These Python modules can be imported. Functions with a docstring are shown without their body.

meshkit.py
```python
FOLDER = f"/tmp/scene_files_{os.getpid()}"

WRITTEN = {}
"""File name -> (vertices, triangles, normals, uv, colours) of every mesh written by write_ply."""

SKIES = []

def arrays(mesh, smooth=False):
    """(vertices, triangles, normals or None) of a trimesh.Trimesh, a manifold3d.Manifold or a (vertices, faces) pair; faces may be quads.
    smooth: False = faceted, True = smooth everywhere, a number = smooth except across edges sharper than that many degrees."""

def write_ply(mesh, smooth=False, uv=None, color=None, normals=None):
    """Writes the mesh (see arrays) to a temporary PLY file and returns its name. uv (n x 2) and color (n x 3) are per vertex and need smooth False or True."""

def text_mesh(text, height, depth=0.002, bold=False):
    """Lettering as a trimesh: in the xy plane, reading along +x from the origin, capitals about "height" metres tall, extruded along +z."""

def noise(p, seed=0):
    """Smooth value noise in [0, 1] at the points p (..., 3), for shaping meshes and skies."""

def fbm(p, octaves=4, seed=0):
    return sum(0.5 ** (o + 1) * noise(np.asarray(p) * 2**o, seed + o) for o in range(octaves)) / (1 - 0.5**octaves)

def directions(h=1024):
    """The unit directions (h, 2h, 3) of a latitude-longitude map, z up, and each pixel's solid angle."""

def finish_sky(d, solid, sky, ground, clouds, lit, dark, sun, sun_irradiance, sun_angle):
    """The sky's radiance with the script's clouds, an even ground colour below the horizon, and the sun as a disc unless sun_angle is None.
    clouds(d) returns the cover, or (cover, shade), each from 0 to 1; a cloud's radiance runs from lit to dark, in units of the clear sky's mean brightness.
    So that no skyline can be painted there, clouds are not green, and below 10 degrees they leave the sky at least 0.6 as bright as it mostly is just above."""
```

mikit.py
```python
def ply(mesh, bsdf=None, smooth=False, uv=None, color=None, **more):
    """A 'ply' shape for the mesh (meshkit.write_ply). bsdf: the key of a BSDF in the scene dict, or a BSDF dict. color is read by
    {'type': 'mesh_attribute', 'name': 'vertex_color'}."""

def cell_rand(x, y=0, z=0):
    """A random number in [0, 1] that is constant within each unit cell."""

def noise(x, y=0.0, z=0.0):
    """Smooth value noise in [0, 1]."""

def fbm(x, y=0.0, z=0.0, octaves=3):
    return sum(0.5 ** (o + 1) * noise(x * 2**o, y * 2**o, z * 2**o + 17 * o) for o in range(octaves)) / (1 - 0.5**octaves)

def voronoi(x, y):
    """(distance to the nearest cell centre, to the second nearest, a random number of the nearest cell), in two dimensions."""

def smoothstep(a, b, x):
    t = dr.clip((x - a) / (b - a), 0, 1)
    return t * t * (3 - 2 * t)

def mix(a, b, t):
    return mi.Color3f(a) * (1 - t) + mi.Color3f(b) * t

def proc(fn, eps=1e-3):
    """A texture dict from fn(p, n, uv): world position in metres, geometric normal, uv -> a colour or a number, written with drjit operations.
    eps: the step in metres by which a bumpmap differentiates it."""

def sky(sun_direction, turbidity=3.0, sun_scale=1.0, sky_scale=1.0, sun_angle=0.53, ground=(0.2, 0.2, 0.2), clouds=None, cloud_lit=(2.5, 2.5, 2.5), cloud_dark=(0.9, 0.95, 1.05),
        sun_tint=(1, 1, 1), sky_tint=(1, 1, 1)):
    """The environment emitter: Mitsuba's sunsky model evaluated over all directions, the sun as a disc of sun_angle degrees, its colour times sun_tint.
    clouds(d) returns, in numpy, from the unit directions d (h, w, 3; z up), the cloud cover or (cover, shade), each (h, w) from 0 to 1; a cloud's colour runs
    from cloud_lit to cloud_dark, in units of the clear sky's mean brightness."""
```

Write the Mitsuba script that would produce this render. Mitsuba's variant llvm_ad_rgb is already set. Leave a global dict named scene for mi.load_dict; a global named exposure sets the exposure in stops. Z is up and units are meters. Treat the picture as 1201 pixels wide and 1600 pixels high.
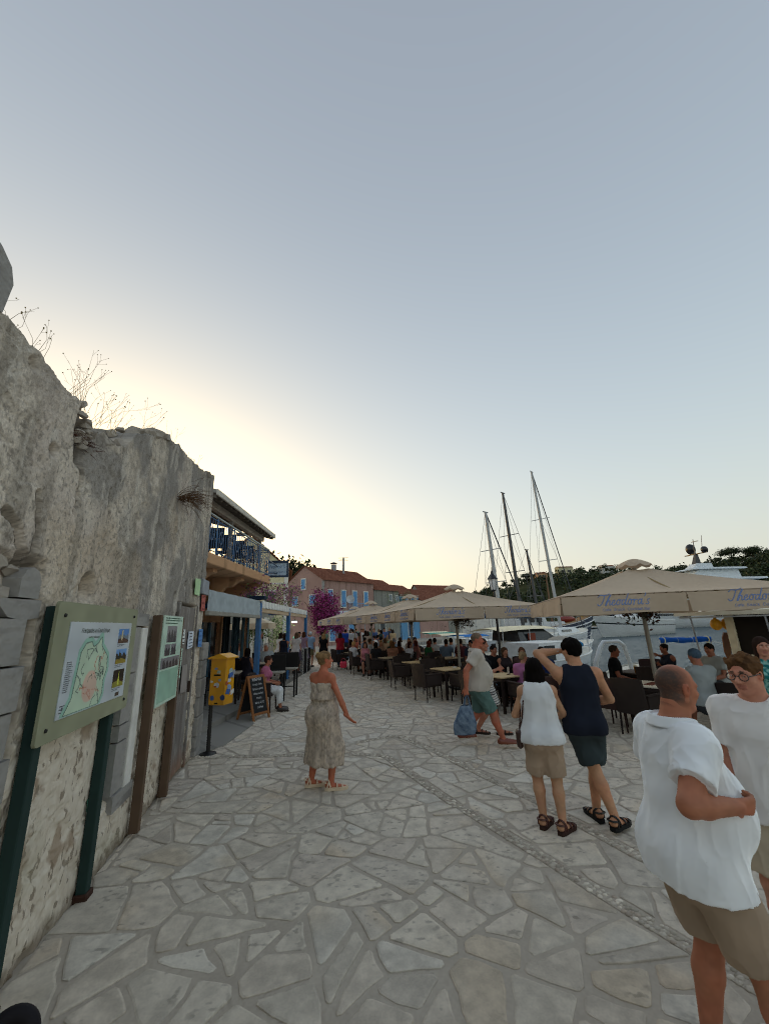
import math
import numpy as np, trimesh, mitsuba as mi, drjit as dr
import shapely, shapely.ops
from shapely.geometry import Polygon, LineString, Point, box as sbox
from shapely import affinity
from scipy.spatial import Voronoi
import meshkit, mikit
from mikit import proc, noise, fbm, voronoi, cell_rand, smoothstep, mix
PI = math.pi
rng = np.random.default_rng(11)
scene, labels = {}, {}

# ---------------------------------------------------------------- camera, sky, exposure
PITCH, ROLL, EYE = math.atan2(176.5, 635.0), math.radians(1.9), np.array([0, 0, 1.97])
_f = np.array([0, math.cos(PITCH), math.sin(PITCH)])
_u = np.array([0, -math.sin(PITCH), math.cos(PITCH)]) * math.cos(ROLL) + np.array([1, 0, 0]) * math.sin(ROLL)
scene['camera'] = {'type': 'perspective', 'fov': math.degrees(2 * math.atan(600.5 / 635)), 'fov_axis': 'x', 'near_clip': 0.05, 'far_clip': 3000.0,
                   'to_world': mi.ScalarTransform4f().look_at(origin=EYE.tolist(), target=(EYE + _f).tolist(), up=_u.tolist())}
SUN_AZ, SUN_EL = math.radians(38), math.radians(5.0)
SUN = [-math.sin(SUN_AZ) * math.cos(SUN_EL), math.cos(SUN_AZ) * math.cos(SUN_EL), math.sin(SUN_EL)]
def haze_veil(d): return 0.36 + 0.32 * np.exp(-np.clip(d[..., 2], 0, 1) / 0.22)
scene['sky'] = mikit.sky(SUN, turbidity=4.6, sun_scale=0.02, sun_angle=6, sky_scale=1.0, ground=(0.25, 0.24, 0.22), clouds=haze_veil, cloud_lit=(1.05, 1.0, 0.98), sky_tint=(0.94, 1.0, 1.07))
exposure = 4.0
# ---------------------------------------------------------------- materials
def unpack(p, n, uv):
    r = dr.floor(uv.x); c = mi.Color3f(r / 250, uv.x - r, uv.y); return c * c * (0.88 + 0.24 * noise(p.x * 9, p.y * 9, p.z * 9))
VC = proc(unpack)
def rgb(*c): return {'type': 'rgb', 'value': [float(x) for x in c]}
def principled(base, rough=0.7, spec=0.4, **k):
    return {'type': 'principled', 'base_color': base if isinstance(base, dict) else rgb(*base), 'roughness': rough, 'specular': spec, **k}
def bump(inner, fn, scale, eps=2e-3):
    return {'type': 'bumpmap', 'arbitrary': proc(fn, eps), 'scale': scale, 'b': inner}
def two(b): return {'type': 'twosided', 'b': b}
def mat(key, b): scene[key] = b; return key

def diffuse(tex): return {'type': 'diffuse', 'reflectance': tex}
ALIAS = {}      # look name -> (material, palette index carried in uv)
def palette(cols, shade, tint=None, tf=1.0):
    cols = [[float(x) for x in c] for c in cols]
    def fn(p, n, uv):
        k = dr.floor(uv.x + 0.5); c = mi.Color3f(*cols[0])
        for i in range(1, len(cols)): c = dr.select(dr.abs(k - i) < 0.5, mi.Color3f(*cols[i]), c)
        c = c * shade(p, k)
        if tint is not None: c = mix(c, c * mi.Color3f(*tint), 0.8 * smoothstep(0.58, 0.8, fbm(p.x * tf, p.y * tf, 5.0 + k, 3)))
        return c
    return fn
mat('plain', two(principled(VC, 0.75, 0.3)))
mat('gloss', two(principled(VC, 0.3, 0.5, clearcoat=0.3)))
mat('skin', two(bump(principled(VC, 0.55, 0.3), lambda p, n, uv: 0.0012 * noise(p.x * 140, p.y * 140, p.z * 140), 1.0, 2e-3)))
mat('cloth', two(bump(principled(VC, 0.9, 0.15), lambda p, n, uv: 0.004 * fbm(p.x * 60, p.y * 60, p.z * 60, 2), 1.0, 3e-3)))
mat('hair', two(principled(VC, 0.8, 0.08)))
mat('leaf', two(principled(VC, 0.6, 0.3)))
mat('steel', two({'type': 'roughconductor', 'material': 'Al', 'alpha': 0.25}))
mat('dark_glass', two(principled((0.015, 0.02, 0.025), 0.08, 0.6)))
mat('pane', {'type': 'thindielectric'})
mat('wicker', two(bump(principled(VC, 0.55, 0.4), lambda p, n, uv: 0.003 * (dr.sin(p.x * 260) * dr.sin(p.z * 330 + p.y * 150)), 1.0, 1e-3)))

def c3(*c): return np.array(c, float)
def hexc(h):
    v = np.array([int(h[i:i + 2], 16) for i in (0, 2, 4)]) / 255.0
    return np.where(v < 0.04045, v / 12.92, ((v + 0.055) / 1.055) ** 2.4)

# ---------------------------------------------------------------- mesh builder
def rotz(a): c, s = math.cos(a), math.sin(a); return np.array([[c, -s, 0], [s, c, 0], [0, 0, 1.0]])
def rotx(a): c, s = math.cos(a), math.sin(a); return np.array([[1.0, 0, 0], [0, c, -s], [0, s, c]])
def roty(a): c, s = math.cos(a), math.sin(a); return np.array([[c, 0, s], [0, 1.0, 0], [-s, 0, c]])
def unit(v): v = np.asarray(v, float); return v / (np.linalg.norm(v) + 1e-12)

class MB:
    def __init__(self, col=(0.5, 0.5, 0.5)): self.v, self.f, self.c, self.n, self.col = [], [], [], 0, np.asarray(col, float)
    def add(self, v, f, col=None):
        v = np.asarray(v, float); f = np.asarray(f, int)
        if f.shape[1] == 4: f = np.vstack([f[:, [0, 1, 2]], f[:, [0, 2, 3]]])
        c = self.col if col is None else np.asarray(col, float)
        self.v.append(v); self.f.append(f + self.n); self.c.append(np.broadcast_to(c, v.shape).copy()); self.n += len(v)
        return self
    def mesh(self, m, col=None, R=None, t=(0, 0, 0)):
        v = np.array(m.vertices); v = v @ R.T if R is not None else v
        return self.add(v + np.asarray(t), m.faces, col)
    def box(self, c, s, R=None, col=None, bev=0.0):
        h = np.asarray(s, float) / 2
        if bev <= 0:
            v = np.array([[x, y, z] for x in (-1, 1) for y in (-1, 1) for z in (-1, 1)]) * h
            f = [[0, 1, 3, 2], [4, 6, 7, 5], [0, 4, 5, 1], [2, 3, 7, 6], [0, 2, 6, 4], [1, 5, 7, 3]]
        else:
            b = min(bev, 0.45 * min(s))
            pts = []
            for x in (-1, 1):
                for y in (-1, 1):
                    for z in (-1, 1):
                        q = np.array([x, y, z])
                        for k in range(3):
                            o = np.full(3, b); o[k] = 0
                            pts.append(q * (h - o))
            hull = trimesh.convex.convex_hull(np.array(pts)); v, f = hull.vertices, hull.faces
        v = np.asarray(v, float)
        if R is not None: v = v @ np.asarray(R).T
        return self.add(v + np.asarray(c), f, col)
    def tube(self, pts, r, k=6, col=None, cap=True):
        p = np.asarray(pts, float); n = len(p); r = np.broadcast_to(np.asarray(r, float), (n,))
        t = np.gradient(p, axis=0); t /= np.linalg.norm(t, axis=1, keepdims=True) + 1e-12
        a0 = np.array([0, 0, 1.0]) if abs(t[0][2]) < 0.9 else np.array([1.0, 0, 0])
        ang = np.arange(k) * 2 * PI / k + PI / 4; V = []
        x = unit(np.cross(a0, t[0]))
        for i in range(n):
            x = unit(x - t[i] * (x @ t[i])); y = np.cross(t[i], x)
            V.append(p[i] + r[i] * (np.cos(ang)[:, None] * x + np.sin(ang)[:, None] * y))
        V = np.vstack(V); F = []
        for i in range(n - 1):
            for j in range(k):
                a, b = i * k + j, i * k + (j + 1) % k
                F.append([a, b, b + k, a + k])
        F = np.array(F); F = np.vstack([F[:, [0, 1, 2]], F[:, [0, 2, 3]]])
        if cap:
            V = np.vstack([V, p[:1], p[-1:]]); m = n * k
            F = np.vstack([F, [[m, (j + 1) % k, j] for j in range(k)], [[m + 1, m - k + j, m - k + (j + 1) % k] for j in range(k)]])
        return self.add(V, F, col)
    def lathe(self, prof, c=(0, 0, 0), k=16, R=None, col=None, sx=1.0, sy=1.0):
        prof = np.asarray(prof, float); n = len(prof); ang = np.arange(k) * 2 * PI / k
        V = np.stack([prof[:, 0, None] * np.cos(ang) * sx, prof[:, 0, None] * np.sin(ang) * sy, np.repeat(prof[:, 1, None], k, 1)], -1).reshape(-1, 3)
        F = [[i * k + j, i * k + (j + 1) % k, (i + 1) * k + (j + 1) % k, (i + 1) * k + j] for i in range(n - 1) for j in range(k)]
        if R is not None: V = V @ np.asarray(R).T
        return self.add(V + np.asarray(c), F, col)
    def ball(self, c, r, k=10, m=7, R=None, col=None):
        a = np.linspace(-PI / 2, PI / 2, m); prof = np.stack([np.maximum(np.cos(a), 1e-4), np.sin(a)], 1)
        V = MB().lathe(prof, k=k); v = V.v[0] * np.broadcast_to(np.asarray(r, float), (3,))
        if R is not None: v = v @ np.asarray(R).T
        return self.add(v + np.asarray(c), V.f[0], col)
    def prism(self, poly, z0, z1, R=None, t=(0, 0, 0), col=None):
        """polygon (shapely or points) in the local xy plane, from z0 to z1, then rotated and moved"""
        g = poly if isinstance(poly, shapely.Geometry) else Polygon(poly)
        for q in getattr(g, 'geoms', [g]):
            if q.is_empty or q.area < 1e-8: continue
            m = trimesh.creation.extrude_polygon(q, z1 - z0, engine='earcut')
            v = m.vertices + [0, 0, z0]
            self.add((v @ np.asarray(R).T if R is not None else v) + np.asarray(t), m.faces, col)
        return self
    def grid(self, P, col=None, closed=False):
        P = np.asarray(P, float); a, b = P.shape[:2]; i = np.arange(a * b).reshape(a, b)
        F = np.stack([i[:-1, :-1], i[1:, :-1], i[1:, 1:], i[:-1, 1:]], -1).reshape(-1, 4)
        if closed: F = np.vstack([F, np.stack([i[:-1, -1], i[1:, -1], i[1:, 0], i[:-1, 0]], -1).reshape(-1, 4)])
        return self.add(P.reshape(-1, 3), F, None if col is None else np.asarray(col).reshape(-1, 3) if np.size(col) > 3 else col)
    def arr(self): return np.vstack(self.v), np.vstack(self.f), np.vstack(self.c)
    def move(self, R=None, t=(0, 0, 0)):
        self.v = [(v @ np.asarray(R).T if R is not None else v) + np.asarray(t) for v in self.v]; return self
    def put(self, key, m='plain', smooth=False, **k):
        v, f, c = self.arr()
        return put(key, v, f, c, m, smooth, **k)

_BSVC = {'plain', 'gloss', 'skin', 'cloth', 'hair', 'leaf', 'wicker'}
def pack(c):      # a colour in two texture coordinates, constant over each triangle
    q = np.sqrt(np.clip(c, 0, 1)); return np.stack([np.round(q[:, 0] * 250) + np.clip(q[:, 1], 0.004, 0.996), q[:, 2]], 1)
def put(key, v, f, c=None, m='plain', smooth=False, **k):
    key = fresh(key); v = np.asarray(v, float); f = np.asarray(f, int)
    if m in ALIAS: m, idx = ALIAS[m]; col = np.full((len(v), 2), float(idx)); per_face = False
    elif m in _BSVC: col = None
    else: scene[key] = mikit.ply((v, f), m, smooth, **k); return key
    nn = None
    if col is None and smooth and smooth is not True and np.ptp(c, axis=0).max() > 1e-6: smooth = True
    if smooth is True: v, f, nn = meshkit.arrays((v, f), True)
    elif smooth:
        c0 = None if c is None else c[0]
        v, f, nn = meshkit.arrays((v, f), smooth)
        if col is None: col_f = np.repeat(c0[None], len(f), 0)
        else: col = np.full((len(v), 2), float(idx))
    if col is None:
        col_f = c[f].mean(1) if not (smooth and smooth is not True) else col_f
        pk = pack(col_f)
        if np.ptp(pk, axis=0).max() < 1e-9: col = np.repeat(pk[:1], len(v), 0)
        else:
            code = np.unique(np.round(pk * 512).astype(np.int64), axis=0, return_inverse=True)[1].ravel()
            pair = f.astype(np.int64) * (code.max() + 1) + code[:, None]
            u, first, inv = np.unique(pair.ravel(), return_index=True, return_inverse=True)
            vi, fi = f.ravel()[first], np.repeat(np.arange(len(f)), 3)[first]
            v, col, f = v[vi], pk[fi], inv.reshape(-1, 3)
            if nn is not None: nn = nn[vi]
    path = meshkit.write_ply((v, f), False, col, None, normals=nn)
    scene[key] = {'type': 'ply', 'filename': path, 'face_normals': nn is None, 'bsdf': {'type': 'ref', 'id': m}, **k}
    return key

_names = {}
def fresh(key):
    """chair -> chair, chair_001, chair_002 ..."""
    n = _names.get(key, -1) + 1; _names[key] = n
    return key if n == 0 else f'{key}_{n:03d}'
def thing(name, label, cat, group=None, kind=None):
    key = fresh(name); tag(key, label, cat, group, kind); return key
def tag(key, label, cat, group=None, kind=None):
    labels[key] = {'label': label, 'category': cat}
    if group: labels[key]['group'] = group
    if kind: labels[key]['kind'] = kind
    return key
def tag_part(key, label=None, kind=None):
    labels[key] = {k: x for k, x in (('label', label), ('kind', kind)) if x}; return key
def structure(key, label, cat): return tag(key, label, cat, kind='structure')

def vnoise(p, f, seed=0): return meshkit.fbm(np.asarray(p) * f, 3, seed)
def rnd(a, b): return float(rng.uniform(a, b))
def leaves(cent, n, spread, size, col, var=0.25, up=0.3, seed=0, aspect=0.45):
    """n leaf quads (bent, two triangles each) scattered about the given centres"""
    r = np.random.default_rng(seed); cent = np.atleast_2d(cent)
    ci = r.integers(0, len(cent), n); p = cent[ci] + r.normal(0, 1, (n, 3)) * np.asarray(spread)
    d = r.normal(0, 1, (n, 3)); d[:, 2] += up; d /= np.linalg.norm(d, axis=1, keepdims=True)
    s = np.cross(d, r.normal(0, 1, (n, 3))); s /= np.linalg.norm(s, axis=1, keepdims=True)
    L = (size * r.uniform(0.6, 1.3, n))[:, None]
    a, b, c2, e = p - d * L / 2, p + s * L * aspect / 2, p + d * L / 2, p - s * L * aspect / 2
    v = np.stack([a, b, c2, e], 1).reshape(-1, 3); f = np.arange(4 * n).reshape(-1, 4)
    cc = np.asarray(col, float); cc = cc[r.integers(0, len(cc), n)] if cc.ndim == 2 else np.repeat(cc[None], n, 0)
    cc = np.repeat(cc * r.uniform(1 - var, 1 + var, (n, 1)), 4, 0)
    return v, np.vstack([f[:, [0, 1, 2]], f[:, [0, 2, 3]]]), cc
# ================================================================ SETTING
QP, QD = np.array([8.3, 9.0]), unit([-0.45, 0.89])          # a point of the quay edge and its direction
quay = [(30, -33), (8.3 + 0.45 * 10, 9 - 0.89 * 10), (8.3, 9.0), (4.9, 15.8), (2.6, 21.5), (1.2, 27), (0.9, 36), (2.0, 46), (6, 54), (26, 80), (60, 110)]
land = Polygon(quay + [(-60, 110), (-60, -33)])

def pit(p, n, uv):
    a = noise(p.x * 9, p.y * 9) + 0.5 * noise(p.x * 22, p.y * 22); b = noise(p.x * 60, p.y * 60)
    return 0.008 * a + 0.0025 * b
STONE_TONES = [(0.55, 0.49, 0.405), (0.575, 0.52, 0.43), (0.52, 0.47, 0.395), (0.53, 0.48, 0.40), (0.57, 0.53, 0.455), (0.49, 0.435, 0.365)]
def stone_shade(p, k):
    a = fbm(p.x * 2.3 + k, p.y * 2.3, 0.0, 3); b = fbm(p.x * 14, p.y * 14, k * 3.0, 3)
    s = 0.74 + 0.36 * smoothstep(0.2, 0.8, 0.45 * a + 0.55 * b) + 0.10 * (noise(p.x * 110, p.y * 110, k) - 0.5); return s * (1 - 0.35 * smoothstep(0.62, 0.85, fbm(p.x * 19, p.y * 26, k, 2)) * smoothstep(0.35, 0.6, a))
mat('paving', bump(principled(proc(palette(STONE_TONES, stone_shade, (1.0, 0.93, 0.84), 1.4)), 0.72, 0.3), pit, 0.8, 3e-3))
for i in range(len(STONE_TONES)): ALIAS[f'paving_stone_{i}'] = ('paving', i)
def mortar_col(p, n, uv):
    a = fbm(p.x * 3, p.y * 3, 0.0, 4); b = noise(p.x * 70, p.y * 70)
    return mix((0.37, 0.325, 0.27), (0.51, 0.46, 0.385), 0.7 * a + 0.3 * b)
mat('mortar', bump(diffuse(proc(mortar_col)), lambda p, n, uv: 0.006 * noise(p.x * 40, p.y * 40) + 0.003 * noise(p.x * 90, p.y * 90), 1.0))

# the paved ground: one sheet down to the quay wall, reaching far inland
mb = MB(); mb.prism(land, -0.08, 0.0); mb.put('pavement', 'mortar')
structure('pavement', 'crazy paved stone quay street with wide mortar joints', 'pavement')
mb = MB(); mb.prism(LineString(quay).buffer(0.35, single_sided=False).difference(land.buffer(0.02)).union(LineString(quay).buffer(0.02)), -3.0, -0.09)
def quaycol(p, n, uv): return mix((0.20, 0.19, 0.17), (0.34, 0.32, 0.28), fbm(p.x * 2, p.y * 2, p.z * 4, 3))
mat('quay_stone', two(diffuse(proc(quaycol))))
mb = MB()
qs = LineString(quay).segmentize(1.4)
qc = np.array(qs.coords)
for a, b in zip(qc[:-1], qc[1:]):
    m = (a + b) / 2; L = np.linalg.norm(b - a); ang = math.atan2(b[1] - a[1], b[0] - a[0])
    if m[1] < -3 or m[1] > 60: continue
    mb.box([m[0], m[1], -1.56], [L - 0.012, 0.5, 2.94], rotz(ang), bev=0.02)
mb.put('quay_wall', 'quay_stone'); structure('quay_wall', 'stone wall of the quay dropping into the harbour', 'quay wall')
mb = MB(); mb.box([-10, 30, -1.6], [400, 600, 0.02])

# pebble strips let into the paving
STRIPS = [[(-3.3, 7.35), (-0.75, 7.28), (-0.13, 7.14), (0.62, 5.42), (1.10, 4.50), (1.56, 3.58), (1.95, 2.82), (2.6, 1.5)],
          [(-0.60, 7.95), (0.09, 8.29), (0.51, 7.63), (0.98, 6.61), (1.43, 5.64), (1.75, 4.93), (2.05, 4.18), (2.9, 2.3)]]
strip_area = shapely.union_all([LineString(s).buffer(0.062) for s in STRIPS])
PV = np.random.default_rng(5)
pts = []
cell = {}
def try_pt(x, y, r):
    i, j = int(x // 0.5), int(y // 0.5)
    for a in (-1, 0, 1):
        for b in (-1, 0, 1):
            for q in cell.get((i + a, j + b), ()):
                if (q[0] - x) ** 2 + (q[1] - y) ** 2 < (0.5 * (r + q[2])) ** 2: return
    cell.setdefault((i, j), []).append((x, y, r)); pts.append((x, y))
for k in range(26000): try_pt(PV.uniform(-8, 12), PV.uniform(-0.5, 27), PV.choice([0.45, 0.62, 0.85], p=[0.3, 0.4, 0.3]))
pts = np.array(pts)
vor = Voronoi(pts)
cells = []
paved = land.intersection(sbox(-7.5, 0.2, 11, 26)).buffer(-0.05)
wall_block = Polygon([(-1.61, -0.2), (-3.24, 7.32), (-9, 7.32), (-9, -0.2)])
paved = paved.difference(strip_area.buffer(0.012)).difference(wall_block)
shapely.prepare(paved)
def crack(g, lim):        # broken slabs: split big cells again and again along slanting lines
    if g.area < lim: cells.append(g); return
    r = np.array(g.minimum_rotated_rectangle.exterior.coords); e0, e1 = r[1] - r[0], r[2] - r[1]; lng = e0 if np.linalg.norm(e0) > np.linalg.norm(e1) else e1
    a = math.atan2(lng[1], lng[0]) + PI / 2 + PV.normal(0, 0.38); c = np.array(g.centroid.coords[0]) + unit(lng) * PV.normal(0, 0.09) * np.linalg.norm(lng); d = np.array([math.cos(a), math.sin(a)])
    for q in shapely.ops.split(g, LineString([c - d * 5, c + d * 5])).geoms: crack(q, PV.choice([0.05, 0.11, 0.19, 0.30], p=[0.12, 0.34, 0.34, 0.2]))
for i in range(len(pts)):
    reg = vor.regions[vor.point_region[i]]
    if -1 in reg or not reg: continue
    g = Polygon(vor.vertices[reg])
    if g.area < 3 and g.intersects(sbox(-7.5, 0, 11, 26)): crack(g, PV.choice([0.11, 0.19, 0.30]))
stones = []
for g in cells:
    c = g.centroid
    if not (-7.5 < c.x < 11 and 0.2 < c.y < 26): continue
    gap = PV.uniform(0.009, 0.027)
    g = g.simplify(0.02).buffer(-gap - 0.02, join_style='mitre').buffer(0.02, join_style='round', quad_segs=1).intersection(paved)
    for q in getattr(g, 'geoms', [g]):
        if q.geom_type == 'Polygon' and q.area > 0.006: stones.append(q)
stones.sort(key=lambda q: np.hypot(q.centroid.x, q.centroid.y - 0.0) / math.sqrt(q.area + 0.05))
def stone_mesh(mb, q, near):
    q = q.simplify(0.006)
    if near:
        q = q.segmentize(0.16)
    xy = np.array(q.exterior.coords)[:-1]
    if Polygon(xy).exterior.is_ccw is False: xy = xy[::-1]
    if near: xy = xy + (np.stack([vnoise(np.c_[xy, np.zeros(len(xy))], 9, 3), vnoise(np.c_[xy, np.ones(len(xy))], 9, 4)], 1) - 0.5) * 0.05
    P = Polygon(xy).buffer(0)
    if P.geom_type != 'Polygon' or P.area < 0.004 or not P.is_valid: return False
    xy = np.array(P.exterior.coords)[:-1]
    if not P.exterior.is_ccw: xy = xy[::-1]
    c = np.array(P.representative_point().coords[0]); n = len(xy)
    ed = np.roll(xy, -1, 0) - np.roll(xy, 1, 0); nr = np.stack([ed[:, 1], -ed[:, 0]], 1); nr /= np.linalg.norm(nr, axis=1, keepdims=True) + 1e-9
    h = 0.007 + PV.uniform(-0.002, 0.004); tl = PV.uniform(-0.008, 0.008, 2)
    top = xy - nr * 0.012
    if not Polygon(top).is_valid: top = c + (xy - c) * 0.95
    if not Polygon(top).is_valid: return False
    v2, f2 = trimesh.creation.triangulate_polygon(Polygon(top), engine='earcut')
    z = lambda a: h + (a - c) @ tl
    V = np.vstack([np.c_[xy, np.full(n, -0.012)], np.c_[xy, z(xy) - 0.004], np.c_[top, z(top)]])
    F = []
    for i in range(n):
        j = (i + 1) % n
        for o in (0, n): F += [[o + i, o + j, o + n + j], [o + i, o + n + j, o + n + i]]
    V = np.vstack([V, np.c_[v2, z(np.asarray(v2))]]); F = np.vstack([F, np.asarray(f2)[:, ::1] + 3 * n])
    mb.add(V, F); return True
field = [MB() for _ in STONE_TONES]
count = 0
for q in stones:
    tone = int(PV.choice(6, p=[0.28, 0.2, 0.16, 0.16, 0.14, 0.06]))
    if count < 298 and q.centroid.y > 1.3:
        m1 = MB()
        if stone_mesh(m1, q, q.centroid.y < 9): m1.put('pavement__stone', f'paving_stone_{tone}'); count += 1
    else: stone_mesh(field[tone], q, q.centroid.y < 9)
for i, m1 in enumerate(field):
    k = m1.put('pavement__stone_field', f'paving_stone_{i}'); tag_part(k, kind='stuff')
mb = MB()
pebble_cols = [hexc('c4bcae'), hexc('b0a899'), hexc('d2cabb'), hexc('a99d8f'), hexc('bbb3a5')]
base = MB().ball((0, 0, 0), 1.0, 7, 5); bv, bf = base.v[0], base.f[0]
V, F, C = [], [], []
for s in STRIPS:
    ls = LineString(s); L = ls.length; d = 0.0
    while d < L:
        a = np.array(ls.interpolate(d).coords[0]); b = np.array(ls.interpolate(min(d + 0.05, L)).coords[0]); t = unit(b - a if np.any(b != a) else [1, 0]); nn = np.array([-t[1], t[0]])
        far = a[1] > 6
        for o in np.arange(-0.044, 0.045, 0.036 if not far else 0.044):
            r = PV.uniform(0.014, 0.023) * (1.15 if far else 1); p = a + nn * (o + PV.uniform(-0.008, 0.008)) + t * PV.uniform(-0.014, 0.014)
            V.append(bv @ rotz(PV.uniform(0, 6)).T * [r * PV.uniform(1, 1.35), r, 0.011] + [p[0], p[1], 0.004]); F.append(bf + len(bv) * len(F)); C.append(np.repeat(pebble_cols[PV.integers(5)][None] * PV.uniform(0.75, 1.1), len(bv), 0))
        d += 0.042 if not far else 0.055
for i, k in enumerate(V): pass
k = put('pavement__pebble_strip', np.vstack(V), np.vstack(F), np.vstack(C), 'plain', True); tag_part(k, 'bands of small rounded pebbles set in the paving', 'stuff')
mb = MB(); mb.prism(strip_area, 0.001, 0.005); mb.put('pavement__strip_bed', 'mortar')

# ---------------------------------------------------------------- water and hills
def ripples(p, n, uv):
    a = fbm(p.x * 0.9 + 0.25 * p.y, p.y * 2.2, 0.0, 3); b = noise(p.x * 3.5, p.y * 8.0)
    return 0.22 * a + 0.05 * b
mat('sea_water', bump(principled((0.035, 0.06, 0.07), 0.32, 0.22), ripples, 1.0, 6e-3))
mb = MB(); mb.add([(-30, -60, -0.5), (1500, -60, -0.5), (1500, 1600, -0.5), (-30, 1600, -0.5)], [[0, 1, 2, 3]])
mb.put('sea', 'sea_water'); structure('sea', 'rippled dark blue harbour water', 'water')
def earth(p, n, uv): return mix((0.03, 0.04, 0.018), (0.075, 0.075, 0.04), fbm(p.x * 0.15, p.y * 0.15, p.z * 0.3, 3))
mat('hill_earth', two(diffuse(proc(earth))))
def ridge(u):   # height of the far hill by bearing x/y
    return np.interp(u, [0.02, 0.10, 0.2, 0.28, 0.38, 0.5, 0.62, 0.75, 0.85, 0.95, 1.1, 1.6, 2.4], [4, 9, 16, 21, 25, 26, 22, 22, 24, 26, 27, 29, 26])
us = np.linspace(0.02, 2.4, 90); rs = np.linspace(150, 330, 24)
P = np.zeros((90, 24, 3))
for i, u in enumerate(us):
    a = math.atan(u)
    for j, r in enumerate(rs):
        t = j / 23; hgt = ridge(u) * (1 - (1 - t) ** 2) * (1.0 if t < 0.75 else 1 - (t - 0.75))
        P[i, j] = [r * math.sin(a), r * math.cos(a), -1 + hgt * (r / 230) * 1.0 + 1.6 * (vnoise(np.array([r * math.sin(a), r * math.cos(a), 0]), 0.03) - 0.5)]
hillP = P
MB().grid(P[:, ::-1]).put('hill', 'hill_earth', True); structure('hill', 'low dark wooded hill across the harbour', 'hill')
PL = np.zeros((24, 10, 3))
for i, x in enumerate(np.linspace(-60, -2, 24)):
    for j, t in enumerate(np.linspace(0, 1, 10)):
        PL[i, j] = [x - 4 * t, 62 + 50 * t, -0.2 + 13.0 * math.sin(t * PI * 0.55) * np.interp(x, [-60, -18, -10, -2], [1.1, 1, 0.7, 0.1])]
MB().grid(PL[:, ::-1]).put('hill_behind_houses', 'hill_earth', True); structure('hill_behind_houses', 'wooded slope rising behind the houses', 'hill')

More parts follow.
